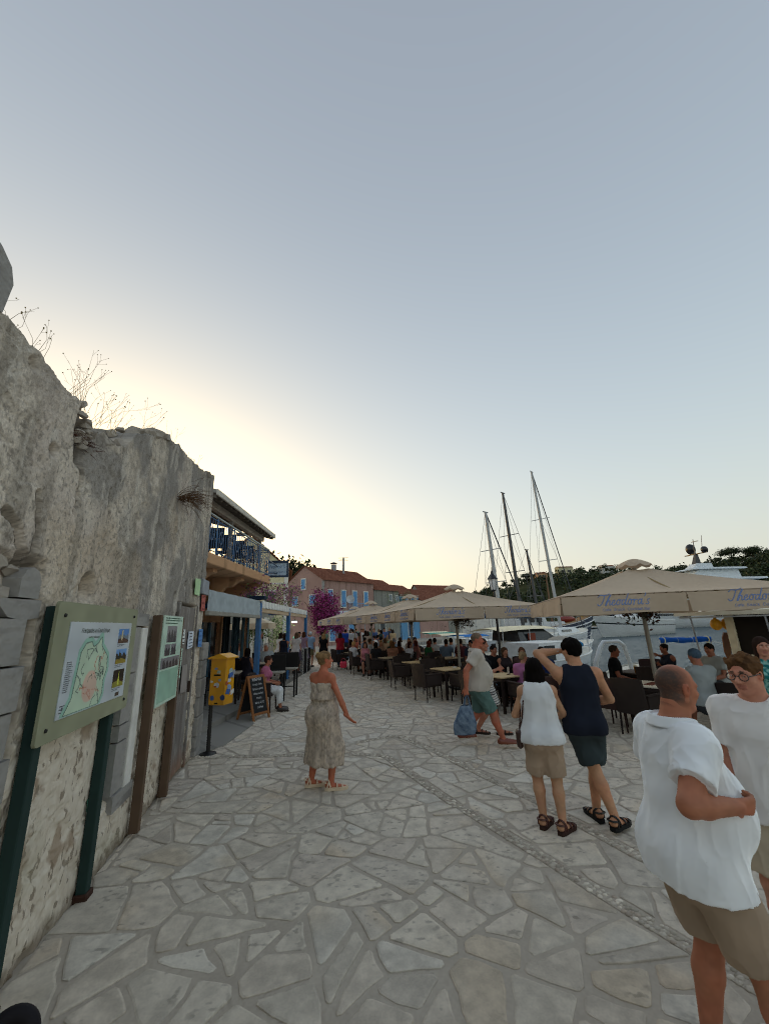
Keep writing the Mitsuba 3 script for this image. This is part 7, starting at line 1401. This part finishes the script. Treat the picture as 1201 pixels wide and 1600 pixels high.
# --- man in the grey shirt with a bag
s = Figure('man in pale grey short sleeved shirt and green shorts striding with a bag', (1.48, 7.42), (1.0, -0.10), 1.78, 'm', 'a9644d', yaw=-0.30, feet=[(-0.09, -0.30), (0.09, 0.34)], toes=(0.05, -0.05), heel=(0.10, 0.01), hands=(None, (0.30, -0.22, 0.93)), poles=(None, (0.3, -1, 0)), lod=1, fat=0.35, curl=1.5, lean=(0, 0.02))
s.body(brow='5a4030'); s.hair(hexc('6a5a4c'), 'buzz', 0.012, 60, 0.012); s.shirt(hexc('b3aca2'), 0.62, -0.045, 0.016, collar=True, loose=0.012, vneck=0.07, fold=(0.013, np.array([11, 11, 4.0]), 11)); s.shorts(hexc('56706b'), 0.98, flare=0.022, fold=(0.02, np.array([14, 14, 6.0]), 12)); s.shoes(hexc('6e3422'), 'shoe', 'b9b0a4')
prop(s, 'sunglasses', MB(hexc('23262a')).box(s.chest + s.fy * 0.155 + s.rx * 0.03 + np.array([0, 0, 0.04]), (0.10, 0.012, 0.035)), 'gloss')
w = s.loc(s.arm[1][1]); bg = thing('shoulder_bag', 'blue grey patterned cloth tote bag hanging from the striding man', 'bag')
P = np.zeros((14, 28, 3))
for j in range(14):
    z = j / 13
    for i in range(28): a = i / 28 * 2 * PI; rw, rd = 0.085 + 0.10 * min(1, z * 1.6) - 0.02 * z ** 6, 0.03 + 0.055 * math.sin(PI * min(1, z * 0.9 + 0.1)); P[j, i] = w + np.array([math.cos(a) * rw - 0.03 - 0.05 * z, math.sin(a) * rd, -0.26 - 0.42 * z]) + 0.02 * (vnoise(np.array([math.cos(a) * 3, math.sin(a) * 3, z * 3]), 1.5, 2) - 0.5)
cc = np.where((meshkit.fbm(P * [40, 40, 40], 2, 3) > 0.52)[..., None], hexc('4d5f75'), hexc('76879a')); m = MB(); m.grid(P, cc, True)
m.add(np.vstack([P[-1], P[-1].mean(0, keepdims=True) - [0, 0, 0.02]]), [[i, (i + 1) % 28, 28] for i in range(28)], hexc('4d5f75')); m.add(np.vstack([P[0], P[0].mean(0, keepdims=True) - [0, 0, 0.05]]), [[(i + 1) % 28, i, 28] for i in range(28)], hexc('2c3642')); m.put(bg + '__sack', 'cloth', True)
for sg in (-1, 1): MB(hexc('56677c')).tube([w + [-0.06, sg * 0.03, -0.27], w + [-0.03, sg * 0.02, -0.16], w + [0.0, sg * 0.008, -0.075], w + [0.02, sg * 0.02, -0.16], w + [0.04, sg * 0.03, -0.27]], 0.012, 5).put(bg + '__strap', 'cloth')
# --- woman in the striped skirt behind him
s = Figure('woman in a black top and striped skirt walking behind the man with the bag', (1.72, 8.05), (1.0, -0.2), 1.66, 'f', 'a8705a', yaw=-0.2, feet=[(-0.08, 0.22), (0.08, -0.18)], heel=(0.0, 0.05), lod=1, hands=(None, (0.14, 0.26, 1.12)))
s.body(); s.hair(hexc('3a2a22'), 'ponytail'); s.shirt(hexc('16161a'), 0.35, 0.02, 0.012)
s.skirt(hexc('d6d6d4'), 0.52, flare=0.03, fold=(0.03, np.array([18, 18, 2.0]), 9), pattern=lambda v, c: np.where(((v[:, 2] * 26) % 1 < 0.42)[:, None], hexc('2a2c33'), hexc('d0d0ce'))); s.shoes(hexc('3a2a24'), 'sandal', '2b211d')
# --- dark haired woman in white
s = Figure('dark haired woman in white sleeveless top and beige shorts with crossbody bag', (1.53, 4.62), (0.22, 1.0), 1.56, 'f', 'b58a6c', yaw=-0.1, pitch=0.05, feet=[(-0.075, 0.04), (0.085, -0.06)], toes=(-0.45, -0.65), hands=((-0.12, 0.24, 0.98), (0.14, 0.26, 0.92)), poles=((-0.75, -0.7, -0.4), (0.9, -0.55, -0.4)), lod=1)
s.body(); s.hair(hexc('0e0a09'), 'bob', 0.05, 50, 0.085); s.shirt(hexc('d5d8da'), 0, -0.035, 0.016, name='top', loose=0.022, hem_flare=0.014, neck_r=0.056, fold=(0.010, np.array([13, 13, 4.0]), 21)); s.shorts(hexc('a8937f'), 0.92, flare=0.026, fold=(0.014, np.array([14, 14, 6.0]), 22)); s.shoes(hexc('4a2620'), 'sandal', '35201a')
prop(s, 'bag_strap', MB(hexc('3a2018')).tube([s.neck + s.rx * -0.06 + [0, -0.055, 0.005], s.chest + s.rx * -0.155 + [0, -0.075, 0.02], s.waist + s.rx * -0.18 + [0, -0.02, 0], s.hip + np.array([-0.215, 0.0, 0.05])], 0.007, 5)); prop(s, 'bag_strap', MB(hexc('3a2018')).tube([s.neck + s.rx * -0.07 + [0, 0.02, 0.015], s.chest + s.rx * -0.17 + [0, 0.05, 0], s.hip + np.array([-0.215, 0.02, 0.05])], 0.007, 5))
prop(s, 'crossbody_bag', MB(hexc('321a14')).box(s.hip + np.array([-0.225, 0.0, -0.03]), (0.06, 0.13, 0.17), bev=0.02), 'gloss')
# --- young man in the navy vest, shading his eyes
s = Figure('dark haired man in navy vest and shorts raising one hand to his brow', (1.99, 4.66), (0.18, 1.0), 1.75, 'm', 'b78768', yaw=0.62, pitch=-0.02, feet=[(0.13, -0.12), (0.03, 0.14)], toes=(-0.75, 0.25), hands=((-0.10, 0.16, 1.615), (0.10, 0.21, 1.07)), poles=((-1.0, -0.45, -0.55), (1.0, -0.5, 0.0)), palm=(((0.75, -0.1, -0.35), 0.15), ((-0.8, 0.2, 0), 0.2)), knees=((0.2, 1, 0), (0.1, 1, 0)), lod=1, curl=0.5, heel=(0.03, 0))
s.body(); s.hair(hexc('0c0908'), 'short', 0.11, 34, 0.075); s.shirt(hexc('1d222e'), 0, -0.055, 0.012, name='vest', neck_r=0.066, loose=0.008, strap=-0.016, fold=(0.007, np.array([12, 12, 4.0]), 31)); s.shorts(hexc('353f42'), 0.86, flare=0.035, fold=(0.012, np.array([12, 12, 6.0]), 32)); s.shoes(hexc('141416'), 'sandal', '121214')
prop(s, 'wrist_watch', MB(hexc('a9a9a6')).tube([s.arm[0][1] + (s.arm[0][0] - s.arm[0][1]) * 0.14 + 0.031 * (np.array([math.cos(a), math.sin(a), 0]) - unit(s.arm[0][0] - s.arm[0][1]) * (np.array([math.cos(a), math.sin(a), 0]) @ unit(s.arm[0][0] - s.arm[0][1]))) for a in np.linspace(0, 2 * PI, 15)], 0.008, 5), 'gloss')
# --- big man in the white polo shirt
def stubble(G): pass
s = Figure('heavy balding man in white polo shirt and beige shorts seen from behind', (1.41, 2.31), (1.0, 0.04), 1.715, 'm', 'a3694f', yaw=0.02, pitch=-0.06, fat=0.62, lod=0, sw=0.088, feet=[(-0.13, 0.0), (0.15, 0.22)], toes=(0.2, -0.5), hands=((-0.15, 0.25, 1.08), (0.235, 0.085, 1.14)), poles=((-0.8, -0.2, -0.5), (0.55, -0.35, -1.0)), palm=(((0.8, -0.2, 0.1), 0.1), ((-0.9, -0.1, 0.25), 0.1)), curl=0.8, lean=(0.0, 0.07))
s.scalp = hexc('332e2a'); s.body(brow='5c5048')
s.shirt(hexc('dfe3e6'), 0.66, -0.075, 0.018, name='polo_shirt', collar=True, loose=0.006, hem_flare=0.012, neck_r=0.062, fold=(0.011, np.array([14, 14, 4.0]), 41)); s.shorts(hexc('9a8774'), 0.88, flare=0.03, fold=(0.012, np.array([12, 12, 5.0]), 42)); s.shoes(hexc('4a3a30'), 'shoe')
# --- young man with glasses
s = Figure('young man with curly brown hair and round glasses in a white t-shirt', (2.26, 2.76), (-0.74, -0.62), 1.715, 'm', 'b8806a', yaw=-0.28, pitch=-0.10, lod=0, sw=0.098, feet=[(-0.11, 0.02), (0.11, 0.0)], hands=(None, None))
s.body(lip='8a4a44', brow='4a3526'); s.hair(hexc('4a3422'), 'curly', 0.07, 30, 0.03, hexc('6a4c30')); s.shirt(hexc('dcdad8'), 0.68, -0.06, 0.016, name='t_shirt', loose=0.02, neck_r=0.066, fold=(0.016, np.array([11, 11, 3.5]), 51)); s.shorts(hexc('b0a48e'), 0.9, flare=0.03); s.shoes(hexc('8a8a88'), 'shoe')
m = MB(hexc('2a2523'))
for sg in (-1, 1):
    c = s.hp(sg * 0.155, 0.425, -0.01); m.tube([c + s.HR @ (np.array([math.cos(a) * 0.108, -0.02 * abs(math.cos(a)), math.sin(a) * 0.095]) * s.hs) for a in np.linspace(0, 2 * PI, 21)], 0.0028, 5); m.tube([s.hp(sg * 0.262, 0.40, 0.01), s.hp(sg * 0.345, 0.10, 0.02), s.hp(sg * 0.35, -0.06, 0.0)], 0.003, 5)
m.tube([s.hp(-0.05, 0.43, 0.01), s.hp(0, 0.455, 0.02), s.hp(0.05, 0.43, 0.01)], 0.0028, 5); prop(s, 'glasses', m, 'gloss')
# --- woman in teal at the right edge
s = Figure('woman with tied dark hair in a teal patterned dress at the right edge', (4.70, 5.45), (-0.60, -0.80), 1.67, 'f', 'b07c68', yaw=0.2, pitch=-0.08, lod=1)
s.body(lip='8f4a4a'); s.hair(hexc('2c1f1a'), 'long', 0.05, 45, 0.03); tp = lambda v, c: np.where((meshkit.fbm(v * 26, 3, 5) > 0.54)[:, None], hexc('7fb0a8'), hexc('1f6a6c'))
s.shirt(hexc('1f6f73'), 0, 0.0, 0.014, name='dress_top', vneck=0.05, pattern=tp, neck_r=0.058); s.skirt(hexc('1f6f73'), 0.55, pattern=tp); s.shoes(hexc('3a2a24'), 'sandal')

# --- the crowd: everyone else in view, each with a body, hair and clothes
def person(label, x, y, face, sex='f', skin='a87358', hair=('3a2a20', 'short'), top=('7a7a7a', 0.5), low=('40444a', 'shorts'), H=None, seat=None, walk=0.0, yaw=0.0, lod=2, **k):
    H = H or (1.75 if sex == 'm' else 1.64); ft = None
    if walk and seat is None: ft = [(-0.09, walk), (0.09, -walk)]; k.setdefault('heel', (0, 0.05))
    s = Figure(label, (x, y), face, H, sex, skin, yaw=yaw, seat=seat, feet=ft, lod=lod, **k); s.body()
    if hair: s.hair(hexc(hair[0]), hair[1], 0.05, 40, 0.05)
    if low[1] == 'dress': s.shirt(hexc(top[0]), top[1], 0.0, 0.012, name='dress_top', neck_r=0.066); s.skirt(hexc(low[0]), 0.45 if seat is None else 0.40, name='dress')
    else:
        s.shirt(hexc(top[0]), top[1], -0.03, 0.014, name='top', loose=0.01)
        if low[1] == 'skirt': s.skirt(hexc(low[0]), 0.5 if seat is None else 0.40)
        else: s.shorts(hexc(low[0]), {'shorts': 0.8, 'trousers': 1.92, 'cropped': 1.7}[low[1]], name='trousers' if low[1] != 'shorts' else 'shorts')
    s.shoes(hexc('2f2823'), 'shoe'); return s
S_ = 0.42
# left terrace
s = person('woman in a pink top and white trousers sitting sideways by the blue post', -3.12, 10.95, (1, 0.12), 'f', 'a06a52', ('3c2a24', 'short'), ('a8627c', 0.6), ('cfd1d2', 'cropped'), seat=S_ + 0.02, H=1.62, lod=1, lean=(0, 0.10))
chair(-3.16, 10.95, -PI / 2, 'dark wicker armchair under the woman in the pink top')
person('long dark haired woman with bare shoulders sitting left of the blue post', -4.25, 12.9, (0.3, 1), 'f', '9c6a50', ('17110f', 'long'), ('25222a', 0), ('25222a', 'skirt'), seat=S_)
person('white bearded seated man in a grey t-shirt under the awning', -4.35, 15.1, (0.2, -1), 'm', 'a5705a', ('b0aca6', 'short'), ('9aa2a6', 0.6), ('3a3d42', 'shorts'), seat=S_)
person('grey haired man in pale blue shirt standing among the terrace guests', -5.05, 16.6, (0.9, 0.3), 'm', 'ab735c', ('9c9892', 'buzz'), ('8797a8', 0.6), ('4a4f58', 'trousers'))
person('woman with long brown hair in a dark navy dress seen from behind', -4.0, 16.3, (0.25, 1), 'f', 'a06c54', ('30201a', 'long'), ('1e2230', 0), ('1e2230', 'dress'))
person('woman in a white patterned top standing right of the navy dress', -3.95, 18.2, (0.2, 1), 'f', 'a9755f', ('5a4636', 'bob'), ('b9b4b4', 0.4), ('4d4654', 'skirt'))
person('woman in a mauve dress with auburn hair near the far post', -4.0, 20.0, (0.3, 1), 'f', 'a9705c', ('4a2c20', 'bob'), ('8a7284', 0.3), ('746478', 'dress'))
person('man in a sea green shirt walking away under the far awning', -5.2, 24.2, (0.1, 1), 'm', 'a26c56', ('2a2220', 'short'), ('4f8576', 0.6), ('6a5f5a', 'shorts'), walk=0.1)
person('seated man at the back of the terrace by the curtains', -5.3, 14.6, (1, 0.2), 'm', 'a77460', ('6d5a4a', 'short'), ('8f98a8', 0.5), ('34363c', 'shorts'), seat=S_)
person('seated man in a pale shirt left of the blue post', -5.55, 16.0, (0.8, -0.4), 'm', 'a06a55', ('5b3a2a', 'short'), ('a9b3c0', 0.5), ('34363c', 'trousers'), seat=S_)
person('woman in a white blouse with dark hair behind the grey haired man', -4.75, 18.6, (0.6, 0.6), 'f', 'a36f58', ('2a2019', 'bob'), ('c3c6c9', 0.5), ('5f646c', 'skirt'))
person('waiter in dark clothes with a maroon apron under the far awning', -4.75, 22.6, (0.1, -1), 'm', '96624e', ('1f1917', 'short'), ('b8b5b0', 0.5), ('4a2428', 'trousers'))
# the street
person('man in a light blue shirt and olive shorts by the far blue post', -4.1, 22.2, (0.2, 1), 'm', 'a87a64', ('b8bcc0', 'short'), ('7d95b0', 0.6), ('6a6650', 'shorts'))
person('woman in a long black dress with blond hair walking away in the street', -3.2, 20.9, (0.1, 1), 'f', 'b07d66', ('9a7a52', 'bob'), ('141416', 0.4), ('141416', 'dress'), walk=0.12)
person('woman in a red top and jeans walking away beside the black dress', -2.45, 21.5, (0.05, 1), 'f', 'a06a54', ('3a2a26', 'bob'), ('a02838', 0.5), ('39465a', 'trousers'), walk=0.14)
person('woman with a pale blue bag in dark clothes farther up the street', -4.2, 27.0, (0.1, 1), 'f', 'a87560', ('241b18', 'long'), ('20242c', 0.3), ('20242c', 'shorts'), walk=0.12)
person('man in a royal blue t-shirt standing in the street crowd', -3.0, 29.5, (0.1, 1), 'm', '9c6850', ('2a1f1a', 'short'), ('24489c', 0.6), ('3a4250', 'shorts'))
person('man in a white shirt right of the royal blue t-shirt', -2.45, 29.0, (-0.1, 1), 'm', 'a06c56', ('221b18', 'short'), ('bcc6d4', 0.9), ('4a4f58', 'trousers'))
person('child in a pale top between the walkers in the street', -3.75, 24.2, (0.1, 1), 'f', 'b07d66', ('4a3626', 'bob'), ('c0c3c8', 0.4), ('8a8f98', 'shorts'), H=1.2, walk=0.08)
person('dark dressed shopper at the stall end of the street', -1.55, 28.4, (0.6, 0.8), 'f', 'a26b55', ('2a1f1b', 'bob'), ('2a2528', 0.5), ('35343a', 'trousers'))
person('man in a black t-shirt facing the camera far up the street', -2.0, 31.5, (0, -1), 'm', 'a16d58', ('201815', 'short'), ('1c1c20', 0.6), ('2c2e34', 'shorts'))
person('woman in a beige dress carrying a dark bag near the stall', -1.2, 24.4, (0.1, 1), 'f', 'a87460', ('2c201b', 'bob'), ('a08f80', 0.2), ('8f8074', 'dress'))
cr = np.random.default_rng(77)
tops = [('9aa7b8', 'pale blue'), ('c2bfba', 'off white'), ('3a3d45', 'charcoal'), ('7d3f3f', 'brick red'), ('5f7a6a', 'sage green'), ('b09a78', 'sand'), ('4a5f8a', 'denim blue'), ('8f7a8c', 'lilac'), ('c9c9c6', 'white'), ('2f4a4a', 'dark teal')]
far_pts = [(-3.9, 34.0), (-3.3, 36.5), (-2.7, 34.5), (-2.1, 37.5), (-1.4, 33.0), (-0.8, 36.0), (-0.3, 31.0), (-4.6, 38.0), (-3.5, 40.0), (-1.6, 40.5)]
places = ['left of the far street crowd', 'second from the left in the far street crowd', 'left of middle in the far street crowd', 'in the middle of the far street crowd', 'right of middle in the far street crowd', 'toward the right of the far street crowd', 'at the right end of the far street crowd', 'at the back left of the far street crowd', 'at the back of the far street crowd', 'at the back right of the far street crowd']
for i, (x, y) in enumerate(far_pts):
    sx = 'mf'[i % 2]; person(f"{'man' if sx == 'm' else 'woman'} in a {tops[i][1]} top {places[i]}", x, y, (cr.normal(0, 0.4), 1 if i % 3 else -1), sx, 'a5705a', (['2a201b', '5a4330', '1c1614', '7a6a55'][i % 4], 'short' if sx == 'm' else 'bob'), (tops[i][0], 0.5), (['3a3f48', '5a544a', '8a8376', '2a2c33'][i % 4], 'shorts' if i % 2 else 'trousers'), walk=0.1 * (i % 3 > 0))
mass = [(-4.9, 31.0), (-4.4, 29.3), (-5.3, 28.4), (-3.6, 32.4), (-2.6, 32.8), (-1.0, 30.0), (-0.5, 28.4), (0.1, 33.5), (0.3, 29.6), (-1.8, 30.4), (0.2, 36.5), (-2.9, 39.0)]
spots = ['by the bougainvillea on its left', 'just in front of the bougainvillea', 'left of the bougainvillea by the terrace', 'right of the bougainvillea', 'under the grey stall awning', 'beside the farthest parasol', 'right of the farthest parasol by the quay', 'by the quay rail far off', 'on the quay side behind the diners', 'behind the farthest parasol pole', 'far along the quay edge', 'deep in the street under the pink house']
for i, (x, y) in enumerate(mass):
    sx = 'fm'[i % 2]; person(f"{'man' if sx == 'm' else 'woman'} in {tops[(i * 3 + 1) % 10][1]} {spots[i]}", x, y, (cr.normal(0, 0.5), [1, -1, 1, 0.3][i % 4]), sx, ['a5705a', '8f5c48', 'b07d66'][i % 3], (['2a201b', '6a4a30', '1c1614', '8f7a5f'][i % 4], 'short' if sx == 'm' else ['bob', 'long'][i % 4 // 2]), (tops[(i * 3 + 1) % 10][0], 0.5 * (i % 3 > 0)), (['3a3f48', '8a8376', '2a2c33', 'a39a88'][i % 4], ['shorts', 'trousers', 'skirt'][i % 3] if sx == 'f' else ['shorts', 'trousers'][i % 2]), walk=0.1 * (i % 3 > 0))
# diners along the quay
person('man in a dark blue shirt sitting with his back turned between the two couples', 3.62, 10.25, (0.5, 0.85), 'm', 'a66e58', ('2a211d', 'short'), ('1f3060', 0.6), ('2a2d34', 'shorts'), seat=S_, lod=1.5)
person('blond woman in a pink shirt seated with her head turned right', 3.08, 10.0, (0.4, 0.9), 'f', 'b07a64', ('8a7458', 'short'), ('b0709a', 0.6), ('4a4a50', 'shorts'), seat=S_ - 0.03, yaw=-0.9, lod=1.5)
person('brown haired woman in a dark dress seated left of the pink shirt', 3.05, 11.35, (0.3, -1), 'f', 'a9745c', ('4a3424', 'long'), ('2c2628', 0), ('2c2628', 'skirt'), seat=S_, lod=1.5)
person('woman with wavy hair seated behind the pink shirt', 3.42, 11.1, (-0.2, -1), 'f', 'a9745c', ('5a4030', 'long'), ('4a3836', 0.2), ('2c2628', 'skirt'), seat=S_, lod=1.5)
person('man all in black seated beyond the striding man', 2.80, 11.5, (0.3, -0.9), 'm', '9a6450', ('1c1715', 'short'), ('141417', 0.6), ('141417', 'trousers'), seat=S_, lod=1.5)
person('bald man in a black shirt sitting sideways with folded hands at the beer table', 5.15, 9.85, (0.75, -0.45), 'm', '8a503c', ('3a302a', 'buzz'), ('121215', 0.6), ('23242a', 'trousers'), seat=S_, lod=1.5)
person('tanned woman with dark bun resting her chin on her hand', 6.9, 10.75, (-1, -0.1), 'f', '8a543e', ('171210', 'bun'), ('20242e', 0), ('c9c9c6', 'shorts'), seat=S_, lod=1.5, hands=((0.05, 0.22, 1.02), (0.02, 0.24, 0.80)), lean=(0, 0.12))
person('man with a blue grey cap behind the heavy man', 5.2, 7.4, (-0.2, 1), 'm', '9a6450', ('46586a', 'buzz'), ('8f9698', 0.6), ('3a3d42', 'shorts'), seat=S_ + 0.06, lod=1.5)
person('dark haired diner just left of the cabin boat', 7.0, 9.45, (-1, -0.3), 'm', '9a6450', ('171210', 'short'), ('9aa0a0', 0.6), ('3a3d42', 'shorts'), seat=S_, lod=1.5)
person('red haired woman in a green top seated under the third parasol', 1.62, 17.3, (0.4, 0.9), 'f', 'b07a64', ('6a3020', 'long'), ('2f6a48', 0), ('2a2c33', 'skirt'), seat=S_)
person('woman with auburn hair next to the green top', 1.15, 18.0, (0.6, 0.8), 'f', 'b07a64', ('552a20', 'long'), ('8a5a58', 0), ('2a2c33', 'skirt'), seat=S_)
person('dark haired man in a white shirt sitting upright under the third parasol', 2.0, 18.6, (0.2, 1), 'm', 'a66e58', ('1c1614', 'short'), ('c6cacd', 0.6), ('23242a', 'trousers'), seat=S_)
person('grey blue shirted man seated right of the white shirt', 2.25, 16.8, (0.3, 1), 'm', 'a66e58', ('2a231f', 'short'), ('6a7f98', 0.6), ('3a3d42', 'shorts'), seat=S_)
person('man in maroon seated behind the striding man shoulder', 2.75, 16.6, (-0.4, 0.8), 'm', '9a6450', ('241b18', 'short'), ('4a2228', 0.6), ('23242a', 'shorts'), seat=S_)
person('dark capped diner just left of the striding man face', 2.9, 15.2, (-0.5, -0.8), 'm', '9a6450', ('22242c', 'short'), ('34405a', 0.6), ('23242a', 'shorts'), seat=S_)
s = person('blond woman in a pale cardigan seated by the pink handbag', -1.55, 19.0, (0.7, 0.7), 'f', 'ab7660', ('b08a5c', 'short'), ('b9babc', 0.9), ('4a4a50', 'skirt'), seat=S_)
hb = thing('handbag', 'bright pink handbag hanging low beside the farthest wicker chair', 'bag'); MB(hexc('d8304f')).box((-1.98, 18.6, 0.38), (0.30, 0.16, 0.26), rotz(0.3), bev=0.05).put(hb + '__body', 'gloss'); MB(hexc('b02540')).tube([(-1.98 + 0.1 * math.cos(a), 18.6, 0.50 + 0.13 * math.sin(a)) for a in np.linspace(0, PI, 9)], 0.012, 5).put(hb + '__handle', 'gloss')
dn = [(-1.0, 18.0, 'c07a86', 'rose', '3a2a22', 'bob'), (-0.55, 17.6, '2a2a2e', 'black', '1d1714', 'long'), (-0.35, 19.4, '8f7460', 'tan', '8a6a44', 'long'), (0.15, 17.5, 'a87862', 'peach', '6a4a30', 'long'), (0.45, 18.3, '5a3a30', 'rust', '2c1d18', 'long'), (0.85, 17.0, 'c0c4d0', 'white', '3a1f1a', 'bob'), (0.25, 20.4, '9fb0c6', 'sky blue', '8c9098', 'short'), (-0.9, 20.6, 'b0b4b8', 'light grey', '4a3a2c', 'short'), (-1.9, 21.6, '4a3036', 'plum', '2a1c18', 'bob'), (-0.2, 22.3, 'b09478', 'camel', '5a4430', 'bob'), (-1.3, 23.2, '6f8095', 'steel blue', '2a2320', 'short'), (0.6, 22.8, 'c8c2b8', 'cream', '3c2c22', 'bob'), (1.2, 20.3, '33436a', 'indigo', '1f1815', 'short'), (-2.0, 25.2, 'a05a4a', 'terracotta', '5a3a28', 'bob'), (-0.9, 26.4, 'd0d0ce', 'bright white', '2a211d', 'short'), (-0.1, 25.3, '7a8a70', 'olive', '7a6248', 'bob'), (1.9, 19.6, '5a6a58', 'moss', '2a201b', 'long'), (1.0, 21.4, 'b4a8a0', 'oatmeal', '6a4a30', 'bob'), (-0.4, 23.6, '88909c', 'slate', '241c18', 'short'), (-1.4, 24.6, 'c08f70', 'apricot', '3a2a20', 'long'), (-0.7, 27.6, '4f5f80', 'cobalt', '1f1815', 'short'), (1.4, 22.4, '8f3f48', 'wine red', '3a2a20', 'bob'), (2.6, 17.9, 'a8b4be', 'misty blue', '1c1614', 'short'), (0.1, 19.0, '2c3a30', 'bottle green', '8a6a44', 'bob')]
for i, (x, y, tc, nm, hc_, hst) in enumerate(dn):
    sx = 'm' if hst == 'short' else 'f'; person(f"seated {'man' if sx == 'm' else 'woman'} in a {nm} top among the diners under the {['third', 'fourth', 'fifth'][0 if y < 19.6 else 1 if y < 23.5 else 2]} parasol", x, y, (cr.normal(0.2, 0.7), cr.choice([1.0, -1.0, 0.5])), sx, ['ab7660', '9c674f', 'b07d66'][i % 3], (hc_, hst), (tc, 0.5 if i % 2 else 0.0), (['2a2c33', '4a4a50', '6a6258'][i % 3], 'shorts'), seat=S_)
